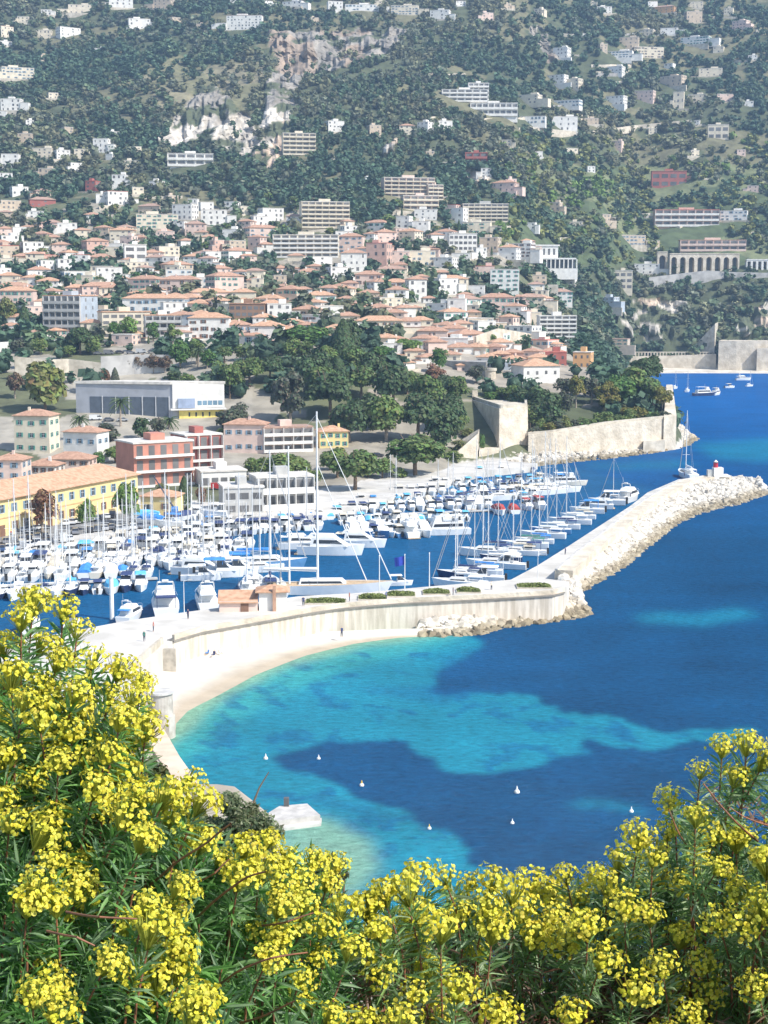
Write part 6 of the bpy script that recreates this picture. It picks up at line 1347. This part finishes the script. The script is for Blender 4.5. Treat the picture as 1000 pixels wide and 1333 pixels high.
for i, (x, y, pose, cl, lab) in enumerate(((369, 823, 'stand', 'navy', 'person in dark clothes standing against the sea wall'), (377, 824, 'stand', 'red', 'person in a red top standing next to the one at the wall'), (445, 824, 'stand', 'navy', 'person alone by the far part of the sea wall'), (286, 833, 'stand', 'navy', 'person in navy walking on the upper sand below the wall'),
        (271, 851, 'sit', 'blue', 'person in blue sitting on the sand, left of the seated three'), (279, 853, 'sit', 'navy', 'person in navy sitting in the middle of the seated three'), (287, 850, 'sit', 'white', 'person in white sitting at the end of the seated three'), (250, 840, 'sit', 'green', 'person in green sitting close to the steps'),
        (240, 842, 'stand', 'cream', 'person in a cream top standing by the foot of the steps'), (262, 846, 'stand', 'white', 'person in white standing behind the seated three'))):
    zz = 1.12 if y < 845 else 1.0; p = onz(x, y + (5 if x > 300 else 0), zz); o = obj('person', person_mesh(pose, cl), None, (p[0], p[1], zz - .05), rnd.uniform(-1, 1)); tag(o, lab, 'person')
    o.scale = (1.12,) * 3
for i, (x, y, cl, lab) in enumerate(((395, 789, 'navy', 'person in navy walking on the mole behind the kiosk end'), (455, 783, 'red', 'person in red walking between planted beds on the mole'), (503, 781, 'blue', 'person in blue standing by the bare flagpole on the mole'), (590, 776, 'navy', 'person in navy walking past the last planted beds on the mole'),
        (245, 806, 'navy', 'person in navy standing near the street lamp by the white yachts'), (200, 822, 'red', 'person in red walking down the ramp of the mole'), (188, 835, 'green', 'person in green walking on the ramp above the beach'), (640, 768, 'cream', 'person in cream walking towards the breakwater'))):
    p = onz(x, y, ZD); o = obj('person', person_mesh('stand', cl), None, (p[0], p[1], ZD), rnd.uniform(-3, 3)); tag(o, lab, 'person'); o.scale = (1.05,) * 3
for i, (x, y, lab) in enumerate(((750, 728, 'person in dark clothes walking midway along the breakwater quay'), (835, 654, 'person in dark clothes near the tall white yacht on the breakwater'), (905, 626, 'person in dark clothes close to the red harbour light'))):
    p = onz(x - 14, y - 6, QZ); o = obj('person', person_mesh('stand', 'navy'), None, (p[0], p[1], QZ), 1.0); tag(o, lab, 'person')
# garden plots on the mole
def plot(px, py, w, dpt, lab):
    p = onz(px, py, ZD); s = p[1] / F; W = w * s; n = 1500; P = np.stack([rng.uniform(-W / 2, W / 2, n), rng.uniform(-dpt / 2, dpt / 2, n), np.zeros(n)], 1); hgt = .6 * (1 - (P[:, 0] / W * 2) ** 4) * (1 - (P[:, 1] / dpt * 2) ** 2) * (.5 + fbm(P[:, 0] + px, P[:, 1], 2.0, 3))
    P[:, 2] = hgt * rng.random(n) ** .4; V, Fa = quads(P, rng.normal(size=(n, 3)) * .5 + [0, 0, 1], .16); g_ = np.array([.26, .30, .10]); t = np.repeat(g_[None] * (.5 + .9 * rng.random((n, 1))), 4, 0)
    root = empty('flower_bed', p); MB().box(-W / 2 - .2, W / 2 + .2, -dpt / 2 - .2, dpt / 2 + .2, 0.003, .25).build('border', STONE, root); o = obj('planting', npmesh('planting', V, Fa, LEAF, tint=t), root, (0, 0, .2)); tag(root, lab, 'flower bed', 'planted beds on the mole')
plot(424, 784, 52, 4, 'green planted bed on the mole below the great yacht'); plot(485, 779, 36, 4, 'green planted bed on the mole by the bow of the great yacht'); plot(522, 775, 36, 4, 'green planted bed around the blue flag pole'); plot(568, 772, 34, 4, 'green planted bed next to the last flagpole'); plot(610, 770, 30, 3.5, 'green planted bed between the last flagpole and breakwater'); plot(695, 764, 44, 4, 'yellowish planted bed at the bend of the sea wall')
for nme, p in (('two-masted yacht', (430, 760)), ('blue flag', (527, 730)), ('tour boat', (575, 690)), ('white mooring pillar', (146, 780)), ('yard crane', (222, 660)), ('tall white yacht', (820, 645)), ('breakwater bend', (700, 745))):
    LANDMARKS.append((nme, p))
# ------------------------------------------------------------ spurge shrubs with yellow flower heads at the viewpoint
FLM = leafmat('flower_bract', (1.0, 1.0, 1.0), 0.55, 0.35, 60, c2=(0.80, 0.80, 0.78)); LFM = leafmat('spurge_leaf', (1.0, 1.0, 1.0), 0.42, 0.56, 25, c2=(0.78, 0.80, 0.80)); STM = mat('red_stem', (0.30, 0.12, 0.06), 0.6, scale=30, second=(0.16, 0.07, 0.045))
def unit(v): v = np.asarray(v, float); return v / np.linalg.norm(v)
def basis(d):
    d = unit(d); a = np.array([0, 0, 1.0]) if abs(d[2]) < .9 else np.array([1.0, 0, 0]); u = unit(np.cross(a, d)); return u, np.cross(d, u), d
def head_mesh(seed, nfl=60, rad=.030):
    g = np.random.default_rng(seed); V = []; Fa = []; T = []; k = 0
    def add(vs, fs, c):
        nonlocal k
        V.extend(vs); Fa.extend([tuple(i + k for i in f) for f in fs]); T.extend([c] * len(vs)); k += len(vs)
    for i in range(nfl):
        t = (i + .5) / nfl; ph = i * 2.39996 + g.uniform(-.3, .3); th = math.acos(1 - t * (1 - math.cos(R(92)))) + g.uniform(-.12, .12)
        d = np.array([math.sin(th) * math.cos(ph), math.sin(th) * math.sin(ph), math.cos(th)]); rr = rad * g.uniform(.6, 1.25) * np.array([1.15, 1.15, .85]); p = d * rr
        u, v, w = basis(unit(d + g.normal(size=3) * .28 + [0, 0, .25])); y = g.uniform(0, 6.28); uu = u * math.cos(y) + v * math.sin(y); vv = np.cross(w, uu); s = .0036 * g.uniform(.7, 1.3)
        yel = np.array([.92, .79, .06]) * g.uniform(.7, 1.1) * [g.uniform(.86, 1.0), g.uniform(.93, 1.03), 1 + g.random()]
        for sg in (-1, 1):
            c = p + uu * sg * s * .55; pts = [p + w * .001]
            for a in (-2.0, -1.1, -.35, .35, 1.1, 2.0): pts.append(c + uu * sg * s * math.cos(a) * .95 + vv * s * math.sin(a) * 1.05 + w * s * (.50 * math.cos(a) + .25))
            add(pts, [(0, j, j + 1, j + 1) if False else (0, j, j + 1) for j in range(1, 6)], yel)
        for q in range(2):
            a = q * 3.1 + y; c = p + w * s * .55 + (uu * math.cos(a) + vv * math.sin(a)) * s * .36; e = s * .24
            add([c - uu * e, c + vv * e, c + uu * e, c - vv * e + w * e], [(0, 1, 2), (0, 2, 3)], np.array([.66, .42, .02]) if g.random() < .4 else np.array([.50, .56, .06]))
        b = np.array([0, 0, -.035]); sd = unit(np.cross(p - b, [0.3, .5, .8])) * .0011; add([b - sd, b + sd, p + sd, p - sd], [(0, 1, 2), (0, 2, 3)], np.array([.42, .45, .08]))
    V = np.array(V); me = npmesh('flower_head', V, np.array(Fa), FLM, tint=np.clip(np.array(T), 0, 1)); return me
HEADS = [head_mesh(100 + i, 50 + 10 * (i % 4), .026 + .003 * (i % 3)) for i in range(14)]
LV = [-1, 0, 1]
def leaves_on(tip, dirv, n, span, L0, greens, VL, FL, TL, up=.55):
    n = int(n * 1.3)
    u, v, w = basis(dirv); off = sum(len(a) for a in VL); nb = 0
    i = np.arange(n); t = (i + rng.random(n)) / n; ph = i * 2.4 + rng.normal(size=n) * .3; pos = tip[None] - w[None] * (span * (1 - t) + .012)[:, None]
    el = (.25 + 1.0 * t) * up + rng.normal(size=n) * .22; out = (np.cos(ph)[:, None] * u + np.sin(ph)[:, None] * v); d = out * np.cos(el)[:, None] + w * np.sin(el)[:, None]; d /= np.linalg.norm(d, axis=1, keepdims=True)
    sd = np.cross(d, out + w * .6 + rng.normal(size=(n, 3)) * .35); sd /= np.linalg.norm(sd, axis=1, keepdims=True); nn = np.cross(sd, d); L = (L0 * (.7 + .55 * rng.random(n)))[:, None]; Wd = L * .058
    cur = (rng.random(n)[:, None] * .35 + .02)
    sec = [(0, .25), (.3, .9), (.65, .85), (1.0, .05)]; rows = []
    for (a, wd) in sec:
        c = pos + d * L * a - np.array([0, 0, 1]) * L * cur * a * a; rows.append(np.stack([c - sd * Wd * wd + nn * Wd * .35 * wd, c, c + sd * Wd * wd + nn * Wd * .35 * wd], 1))
    A = np.stack(rows, 1).reshape(-1, 3); f = []
    for r in range(3):
        for c in range(2): f.append((3 * r + c, 3 * r + c + 1, 3 * r + c + 4, 3 * r + c + 3))
    f = np.array(f); Fq = (f[None] + (12 * np.arange(n))[:, None, None] + off).reshape(-1, 4); g = greens[rng.integers(0, len(greens), n)] * (.65 + .7 * rng.random((n, 1)))
    VL.append(A); FL.append(Fq); TL.append(np.repeat(g, 12, 0))
GL_LEFT = np.array([(.30, .44, .24), (.22, .36, .20), (.18, .38, .10), (.25, .47, .15), (.33, .54, .21), (.13, .31, .08)]); GL_RIGHT = np.array([(.24, .40, .15), (.34, .48, .25), (.44, .55, .34), (.18, .32, .12), (.30, .46, .15)])
def dd(px, py): return float(np.interp(px, [-80, 0, 250, 450, 700, 850, 1080], [2.35, 2.3, 2.3, 2.7, 3.1, 3.0, 2.8])) + (1333 - py) * .0013
SIL = [(-110, 830), (0, 862), (30, 868), (60, 880), (100, 905), (140, 922), (160, 930), (172, 985), (200, 1020), (250, 1060), (290, 1095), (340, 1120), (370, 1100), (410, 1112), (430, 1160), (470, 1188), (540, 1172), (600, 1168), (650, 1162), (690, 1155), (740, 1155), (790, 1125), (822, 1108), (850, 1090), (885, 1078), (905, 1050), (915, 1010), (935, 985), (970, 985), (1110, 985), (1110, 1420), (-110, 1420)]
# each shrub: polygon of the picture it fills, foot, look
SHRUBS = [
 ([(-110, 700), (240, 700), (240, 985), (-110, 985)], 'L', 'tall spurge shrub covered in yellow flowers in front of the boats'),
 ([(-110, 985), (310, 985), (310, 1125), (-110, 1125)], 'L', 'spurge shrub with big yellow heads below the tan path'),
 ([(-110, 1125), (300, 1125), (300, 1420), (-110, 1420)], 'L', 'lowest leafy spurge shrub with few yellow heads and long green leaves'),
 ([(300, 1000), (470, 1000), (470, 1420), (300, 1420)], 'L', 'spurge shrub with dark slanting stems below the pale jetty'),
 ([(470, 1050), (660, 1050), (660, 1420), (470, 1420)], 'R', 'yellow spurge shrub in the middle of the lower edge'),
 ([(660, 1000), (840, 1000), (840, 1420), (660, 1420)], 'R', 'grey green spurge shrub with yellow heads below the largest buoy'),
 ([(840, 1068), (1110, 1068), (1110, 1420), (840, 1420)], 'R', 'dense yellow spurge shrub filling the lower right corner'),
 ([(1110, 940), (1420, 940), (1420, 1420), (1110, 1420)], 'R', 'yellow spurge shrub just outside the right edge'), ([(1420, 940), (1760, 940), (1760, 1420), (1420, 1420)], 'R', 'spurge shrub furthest out beyond the right edge'), ([(-480, 780), (-110, 780), (-110, 1420), (-480, 1420)], 'L', 'yellow spurge shrub just outside the left edge'),
 ([(840, 900), (1110, 900), (1110, 1068), (840, 1068)], 'T', 'tall open spurge shrub with bare twigs against the deep blue sea')]
GROUPS = [(22, 915, 46), (60, 945, 42), (105, 915, 34), (10, 965, 40), (110, 965, 44), (145, 1000, 34), (28, 1045, 40), (60, 1062, 26), (165, 1045, 30), (200, 1060, 38), (245, 1070, 34), (75, 1150, 42), (215, 1205, 38), (190, 1250, 48), (150, 1262, 22), (62, 1290, 34), (250, 1305, 26), (340, 1110, 22), (385, 1150, 38), (390, 1190, 20), (345, 1228, 26),
          (310, 1125, 20), (230, 1160, 12), (395, 1290, 22), (30, 1180, 14), (155, 885, 20), (-5, 850, 26)]
HL = [(45, 783), (82, 792), (28, 803), (8, 838), (62, 838), (104, 818), (160, 872), (186, 888), (176, 905), (120, 860), (188, 930), (192, 948), (160, 935), (80, 860), (150, 905), (175, 965), (250, 1020), (270, 1045), (225, 1035),
      (545, 1140), (575, 1142), (525, 1158), (610, 1150), (640, 1145), (665, 1155), (690, 1150), (735, 1138), (715, 1160), (775, 1140), (790, 1152), (830, 1090), (812, 1118), (850, 1112), (870, 1040), (905, 1060), (940, 972), (975, 968), (912, 1002), (960, 1010), (1000, 992), (1035, 975), (925, 1085), (960, 1090),
      (498, 1160), (478, 1178), (450, 1182), (430, 1150), (412, 1120), (440, 1125), (620, 1240), (740, 1222), (560, 1262), (860, 1258), (830, 1290), (790, 1250), (915, 1252), (985, 1285), (935, 1200), (970, 1200), (650, 1320), (745, 1322), (900, 1320), (845, 1190), (890, 1150), (1000, 1120), (1000, 1180), (1040, 1150), (1030, 1240), (-30, 850), (-40, 900)]
heads = [(x, y) for x, y in HL] + [(rnd.uniform(1115, 1750), rnd.uniform(985, 1400)) for _ in range(95)] + [(rnd.uniform(-475, -115), rnd.uniform(840, 1400)) for _ in range(55)]
def far_enough(x, y, mn): return all((x - a) ** 2 + (y - b) ** 2 > mn * mn for a, b in heads)
for cx_, cy_, r_ in GROUPS:
    for _ in range(60):
        a = rnd.uniform(0, 6.28); q = r_ * math.sqrt(rnd.random()); x, y = cx_ + q * math.cos(a), cy_ + q * math.sin(a)
        if far_enough(x, y, 27): heads.append((x, y))
for _ in range(2500):                                              # right half: heads spread over the tops, fewer lower down
    x, y = rnd.uniform(400, 1100), rnd.uniform(1130, 1400)
    top = np.interp(x, [400, 480, 560, 640, 740, 800, 860, 1000, 1100], [1120, 1180, 1150, 1150, 1145, 1120, 1080, 1060, 1060]); dep = y - top
    if dep < 5: continue
    nz = fbm(np.array([x]), np.array([y]), 90, 2)[0]
    if (nz > .50 if dep > 90 else nz > .28) or x < 470 and nz > .4:
        if far_enough(x, y, 36 if dep > 70 else 29): heads.append((x, y))
for _ in range(300):
    x, y = rnd.uniform(860, 1100), rnd.uniform(1065, 1160)
    if far_enough(x, y, 32): heads.append((x, y))
tipsL = []
for _ in range(11000):
    x, y = rnd.uniform(-105, 1105), rnd.uniform(790, 1415)
    if inpoly([x], [y], SIL)[0] and all((x - a) ** 2 + (y - b) ** 2 > 19 ** 2 for a, b in tipsL): tipsL.append((x, y))
tipsL += [(rnd.uniform(1112, 1750), rnd.uniform(1000, 1415)) for _ in range(480)] + [(rnd.uniform(-475, -112), rnd.uniform(860, 1415)) for _ in range(330)]
def grow(poly, kind, label):
    hs = [h for h in heads if inpoly([h[0]], [h[1]], poly)[0]]; ls = [t for t in tipsL if inpoly([t[0]], [t[1]], poly)[0]]
    xs = [p[0] for p in poly]; cxp = (min(xs) + max(xs)) / 2; ybot = max(p[1] for p in poly); yc = (min(p[1] for p in poly) + ybot) / 2
    d0 = dd(cxp, yc) + .35; X0 = (cxp - 500) / F * d0 * 1.0; foot = np.array([X0, d0, float(near_h(np.array(X0), np.array(d0))) - .05]); sh = empty('spurge_shrub', tuple(foot)); tag(sh, label, 'shrub', 'flowering spurge shrubs at the viewpoint')
    greens = GL_LEFT if kind == 'L' else GL_RIGHT; VL = []; FL = []; TL = []; st = MB(); side = 1 if cxp < 400 else 0
    lean = np.array([.35, .0, 1.0]) if kind == 'L' else np.array([0, -.1, 1.0])
    forks = [foot + np.array([math.cos(i * 1.3) * .16, math.sin(i * 1.3) * .16, .28 + .05 * (i % 3)]) for i in range(7)]
    for f_ in forks: st.path([tuple(foot - foot), tuple((f_ - foot) * .5 + [.01, 0, .0]), tuple(f_ - foot)], [.022, .017, .013], 7)
    def stem(T, dv, thick, bow):
        f_ = min(forks, key=lambda q: np.linalg.norm((q - T)[:2])); P0 = f_ - foot; P3 = T - foot; Lg = np.linalg.norm(P3 - P0); P1 = P0 * .65 + P3 * .35 + np.array([0, 0, -.03]); P2 = P3 - dv * min(.28, Lg * .4) + bow
        pts = [tuple(P0 * (1 - t) ** 3 + 3 * P1 * t * (1 - t) ** 2 + 3 * P2 * t * t * (1 - t) + P3 * t ** 3) for t in (0, .3, .55, .75, .9, 1)]; st.path(pts, [thick * k for k in (1.5, 1.25, 1.0, .9, .8, .6)], 5)
    ctr = np.array(at(cxp, ybot, d0))
    for x, y in hs:
        big = 1.05 if kind != 'L' else .9; d = dd(x, y) + rnd.uniform(-.12, .12); T = np.array(at(x, y, d)); dv = unit(lean + np.array([(x - cxp) / 700, -.25, 0]) + rng.normal(size=3) * .22); s = big * rnd.uniform(.85, 1.25)
        if kind == 'T': s *= .85
        o = obj('flower_head', HEADS[rnd.randrange(14)], sh, tuple(T - foot)); q = Vec(dv).to_track_quat('Z', 'Y'); o.rotation_mode = 'QUATERNION'; o.rotation_quaternion = q; o.scale = (s, s, s)
        Tb = T - dv * .034 * s; leaves_on(Tb - foot, dv, 30, .08, .050, greens, VL, FL, TL, up=.75); leaves_on(Tb - dv * .05 - foot, dv, 16, .10, .05, greens, VL, FL, TL, up=.2); stem(Tb + dv * .005, dv, .0028, rng.normal(size=3) * .02)
    for j, (x, y) in enumerate(ls):
        if kind == 'T' and rnd.random() < .5: continue
        d = dd(x, y) + rnd.uniform(.0, .4) + (.08 if kind != 'L' else .05); T = np.array(at(x, y + rnd.uniform(-6, 6), d)); dv = unit(lean * [1.6, 1, 1] + np.array([rnd.uniform(-.5, .5), rnd.uniform(-.9, .3), 0]))
        leaves_on(T - foot, dv, 36, .12, .060 if kind == 'L' else .054, greens, VL, FL, TL, up=.8)
        if j % 2 == 0: stem(T, dv, .003, rng.normal(size=3) * .03)
    # deeper layer so that the shade inside the plant shows instead of bare ground
    for x, y in ls[::1]:
        if y < 850 or kind == 'T': continue
        d = dd(x, y) + rnd.uniform(.35, .8); T = np.array(at(x, y + 14, d)); dv = unit(lean + rng.normal(size=3) * .4); leaves_on(T - foot, dv, 18, .14, .065, greens, VL, FL, TL, up=.6)
    if kind != 'L':
        for _ in range(260 if kind == 'R' else 30):                 # dry pinkish leaves low inside
            x = rnd.uniform(max(min(xs), -50), max(xs)); y = rnd.uniform(1230 if kind == 'R' else 1040, ybot); d = dd(x, y) + rnd.uniform(.1, .4); T = np.array(at(x, y, d))
            if not inpoly([x], [y - 15], SIL)[0] and x < 1110: continue
            leaves_on(T - foot, unit(rng.normal(size=3)), 4, .05, .045, np.array([(.34, .15, .10), (.30, .20, .14), (.42, .26, .20)]), VL, FL, TL)
    obj('foliage', npmesh('foliage', np.concatenate(VL), np.concatenate(FL), LFM, tint=np.clip(np.concatenate(TL), 0, 1)), sh); st.build('stem', STM, sh, smooth=True)
    if kind in 'LT':                                                # the long slanting stems one sees across the leaves
        pass
    return len(hs)
from mathutils import Vector as Vec
print('heads', [grow(*s) for s in SHRUBS])
# long slanting twigs crossing in front of the leaves
def twig(pts, d, r, lab, dpx=0):
    a_ = np.array(pts, float); tt = np.linspace(0, len(pts) - 1, 11); q_ = np.stack([np.interp(tt, range(len(pts)), a_[:, k]) for k in range(3)], 1); q_[:, 1] += np.sin(tt * 2.1) * 2.0; q_[:, 0] += np.cos(tt * 1.7) * 1.5
    P = [np.array(at(x, y, d + dz + .06)) for (x, y, dz) in q_]; c = P[0]; o = MB().path([tuple(p - c) for p in P], [.62 * r * (1 - .45 * i / len(P)) for i in range(len(P))], 7).build('branch', STM, None, True); o.location = tuple(c); return o
tw_ = [([(190, 1155, .3), (230, 1120, .1), (270, 1100, .0), (300, 1072, -.05)], 2.35, .0042), ([(235, 1212, .3), (280, 1170, .1), (320, 1145, 0), (345, 1135, -.05)], 2.4, .0042), ([(85, 1187, .1), (130, 1192, .0), (180, 1198, 0)], 2.15, .0034), ([(60, 1212, .1), (100, 1218, 0), (125, 1233, 0)], 2.12, .0034),
       ([(270, 1290, .2), (310, 1262, .05), (350, 1250, 0), (400, 1240, .0)], 2.3, .0038), ([(310, 1332, .2), (350, 1318, .05), (385, 1305, 0)], 2.25, .0034), ([(250, 1150, .1), (280, 1135, .0), (300, 1120, 0)], 2.4, .003), ([(340, 1205, .1), (375, 1198, .0), (410, 1190, 0)], 2.5, .0034),
       ([(985, 1095, .15), (960, 1070, .0), (935, 1045, .0), (915, 1020, 0)], 3.1, .0042), ([(900, 1110, .2), (885, 1085, 0), (872, 1055, 0)], 3.2, .0034), ([(1000, 1075, .1), (970, 1062, .0), (950, 1052, .0)], 3.0, .003)]
root = [o for o in C.objects if o.name.startswith('spurge_shrub')]
for pts, d, r in tw_:
    o = twig(pts, d, r, ''); par = min(root, key=lambda q: (q.location - o.location).length); o.parent = par; o.location = o.location - par.location
# darker broad leaved bushes further down the slope
def big_bush(px, py, wpx, d, label, n, leaf, greens, top=None, seed=0):
    zt = at(px, py, d); gz = float(near_h(np.array(zt[0]), np.array(d))); W = wpx * d / F; Hh = zt[2] - gz; root = empty('broadleaf_bush', (zt[0], zt[1], gz)); tag(root, label, 'bush', 'darker bushes below the viewpoint')
    nb = 46; c = rng.normal(size=(nb, 3)); c /= np.linalg.norm(c, axis=1, keepdims=True); c[:, 2] = np.abs(c[:, 2]); rb_ = W * (.06 + .07 * rng.random(nb)); C0 = c * (rng.random((nb, 1)) ** .3) * [W * .46, W * .4, min(Hh, W) * .5] + [0, 0, Hh - min(Hh, W) * .52]
    low = np.arange(nb) % 3 == 0; C0[low, 2] = rng.uniform(.08, .75, low.sum()) * Hh
    i = rng.integers(0, nb, n); d_ = rng.normal(size=(n, 3)); d_ /= np.linalg.norm(d_, axis=1, keepdims=True); P = C0[i] + d_ * (rb_[i] * (.4 + .7 * rng.random(n)))[:, None]; Nn = d_ + rng.normal(size=(n, 3)) * .6 + [0, 0, .5]
    Nn /= np.linalg.norm(Nn, axis=1, keepdims=True); a = rng.normal(size=(n, 3)); u = np.cross(Nn, a); u /= np.linalg.norm(u, axis=1, keepdims=True); v = np.cross(Nn, u); s = (leaf * (.6 + .6 * rng.random(n)))[:, None]
    V = np.stack([P - u * s, P + v * s * .42 - u * s * .2, P + v * s * .40 + u * s * .4, P + u * s, P - v * s * .40 + u * s * .4, P - v * s * .42 - u * s * .2], 1).reshape(-1, 3); Fa = np.arange(6 * n).reshape(-1, 6); t = np.repeat(greens[rng.integers(0, len(greens), n)] * (.6 + .8 * rng.random((n, 1))), 6, 0)
    obj('foliage', npmesh('foliage', V, Fa, LFM, tint=np.clip(t, 0, 1)), root); m = MB()
    for j in range(nb): m.path([(0, 0, -.3), tuple(C0[j] * [.3, .3, .5]), tuple(C0[j])], [.013, .009, .004], 4)
    m.build('stem', BARK, root); return root
DG = np.array([(.09, .12, .06), (.13, .15, .08), (.17, .18, .11), (.06, .085, .045)]); OG = np.array([(.16, .19, .07), (.12, .16, .06), (.20, .20, .09)])
big_bush(308, 1032, 150, 9.0, 'broad leaved dark bush standing above the pale jetty', 13000, .017, DG * 2.0)
big_bush(258, 1045, 70, 11.0, 'lighter green bush between the tan path and the dark bush', 4500, .020, OG)
big_bush(425, 1112, 62, 7.0, 'small dark bush at the edge of the pale shallows', 3500, .014, DG * 1.3)
big_bush(190, 985, 60, 12.0, 'olive bush hiding the start of the tan path', 3500, .024, OG)
big_bush(90, 960, 160, 13.0, 'wide olive bush behind the tall flowering shrub', 6500, .030, OG)
# one bare twig above the bush
q = np.array(at(330, 1045, 9.0)); tp = np.array(at(350, 1005, 9.0)); par = [o for o in C.objects if o.name.startswith('broadleaf_bush')][0]
o = MB().path([tuple(q - par.location), tuple((q * .5 + tp * .5) + [-.01, 0, .0] - np.array(par.location)), tuple(tp - par.location)], [.007, .005, .003], 5).build('branch', BARK, par)

# low undergrowth covering the slope below the viewpoint
def under(n):
    u = rng.random(n); Y = 5 + 150 * u ** 1.5; S = rng.uniform(-1, 1, n); X = S * (6 + Y * .5); Z = near_h(X, Y); k = (Z > 3.5) & (Z < 57); X, Y, Z = X[k], Y[k], Z[k]; VV = []; FF = []; TT = []; off = 0
    for i in range(len(X)):
        q = 60 if Y[i] < 40 else 34; w = (.5 + .9 * rng.random()) * (1 if Y[i] < 20 else 1.8); P, Nn = crown_cloud('bush', q, .1); V, Fa = quads(P, Nn, .11 if q == 34 else .075); V = V * [w, w, w * .7] + [X[i], Y[i], Z[i] - .15 * w]
        g = np.array([(.13, .17, .07), (.10, .14, .06), (.19, .20, .10), (.16, .15, .09)][rng.integers(0, 4)]); VV.append(V); FF.append(Fa + off); off += len(V); TT.append(np.repeat(g[None] * (.6 + .8 * rng.random((q, 1))), 4, 0))
    o = obj('undergrowth', npmesh('undergrowth', np.concatenate(VV), np.concatenate(FF), LEAF, tint=np.concatenate(TT))); tag(o, kind='stuff')
under(5200)
# ------------------------------------------------------------ a label of its own for every repeated thing: look, rank, direction and nearest landmark
def direction(px, py, lx, ly):
    dx, dy = px - lx, py - ly; ax, ay = abs(dx), abs(dy)
    if ax > 2.2 * ay: return 'right of' if dx > 0 else 'left of'
    if ay > 2.2 * ax: return 'below' if dy > 0 else 'above'
    return ('below' if dy > 0 else 'above') + ('-right of' if dx > 0 else '-left of')
ORD = ['', 'second', 'third', 'fourth', 'fifth', 'sixth', 'seventh', 'eighth', 'ninth', 'tenth', 'eleventh', 'twelfth'] + [f'{n}th' for n in range(13, 60)]
_pos = {}
from collections import defaultdict
buckets = defaultdict(list)
for o, desc, cat, noun, pos in PENDING:
    if o.get('label'): continue
    q = proj((pos[0], pos[1], pos[2] + 2) if pos else o.location); best = sorted(LANDMARKS, key=lambda l: math.hypot(q[0] - l[1][0], q[1] - l[1][1]))[0]
    d = direction(q[0], q[1], *best[1]); buckets[(desc, best[0], d)].append((math.hypot(q[0] - best[1][0], q[1] - best[1][1]), o))
for (desc, lm, d), L in buckets.items():
    L.sort(key=lambda t: t[0])
    for i, (_, o) in enumerate(L):
        tail = f'{ORD[i] + " " if i else ""}nearest {d} the {lm}' if len(L) > 1 else f'{d} the {lm}'
        o['label'] = f'{desc}, {tail}'
for o in list(C.objects):
    if o.parent is None and o.get('label') and not o.get('kind'): o['kind'] = 'thing'
used = defaultdict(list)
for o in list(C.objects):
    if o.parent is None and o.get('label'): used[o['label']].append(o)
for k, v in used.items():
    if len(v) > 1: print('DUP', k, len(v))
mx = max(len(o['label'].split()) for o in C.objects if o.get('label')); print('longest label', mx, [o['label'] for o in C.objects if o.get('label') and len(o['label'].split()) > 16][:5])
HAZE = True
# ------------------------------------------------------------ sky, sun, air, colour
w = bpy.data.worlds.new('World'); SC.world = w; w.use_nodes = True
nt = w.node_tree; bg = nt.nodes['Background']
sky = nt.nodes.new('ShaderNodeTexSky'); sky.sky_type = 'NISHITA'; sky.sun_disc = False
SUN_AZ, SUN_EL = R(120), R(47)          # azimuth clockwise from the view direction
sky.sun_elevation = SUN_EL; sky.sun_rotation = SUN_AZ
nt.links.new(sky.outputs[0], bg.inputs[0]); bg.inputs[1].default_value = 0.15
sd = bpy.data.lights.new('sun', 'SUN'); sd.energy = 4.4; sd.angle = R(0.5); sd.color = (1.0, 0.965, 0.90)
so = bpy.data.objects.new('sun', sd); C.objects.link(so)
from mathutils import Vector
sdir = Vector((math.sin(SUN_AZ) * math.cos(SUN_EL), math.cos(SUN_AZ) * math.cos(SUN_EL), math.sin(SUN_EL)))
so.rotation_euler = sdir.to_track_quat('Z', 'Y').to_euler(); so.location = (300, -200, 900)
SC.view_settings.view_transform = 'Standard'; SC.view_settings.look = 'None'; SC.view_settings.gamma = 1; SC.view_settings.exposure = 0.6
SC.render.engine = 'CYCLES'
SC.cycles.max_bounces = 7; SC.cycles.diffuse_bounces = 4; SC.cycles.glossy_bounces = 2; SC.cycles.transmission_bounces = 4; SC.cycles.volume_bounces = 0
SC.cycles.transparent_max_bounces = 4
if HAZE:
    hz = MB().box(-1900, 1900, -60, 3000, -9.0, 1150).build('haze'); tag(hz, kind='stuff')
    hm = bpy.data.materials.new('haze_air'); hm.use_nodes = True; hn = hm.node_tree
    hn.nodes.remove(hn.nodes['Principled BSDF']); pv = hn.nodes.new('ShaderNodeVolumePrincipled')
    pv.inputs['Color'].default_value = (0.46, 0.68, 1.0, 1); pv.inputs['Density'].default_value = 0.00012; pv.inputs['Anisotropy'].default_value = 0.0
    hn.links.new(pv.outputs[0], hn.nodes['Material Output'].inputs['Volume']); hz.data.materials.append(hm)
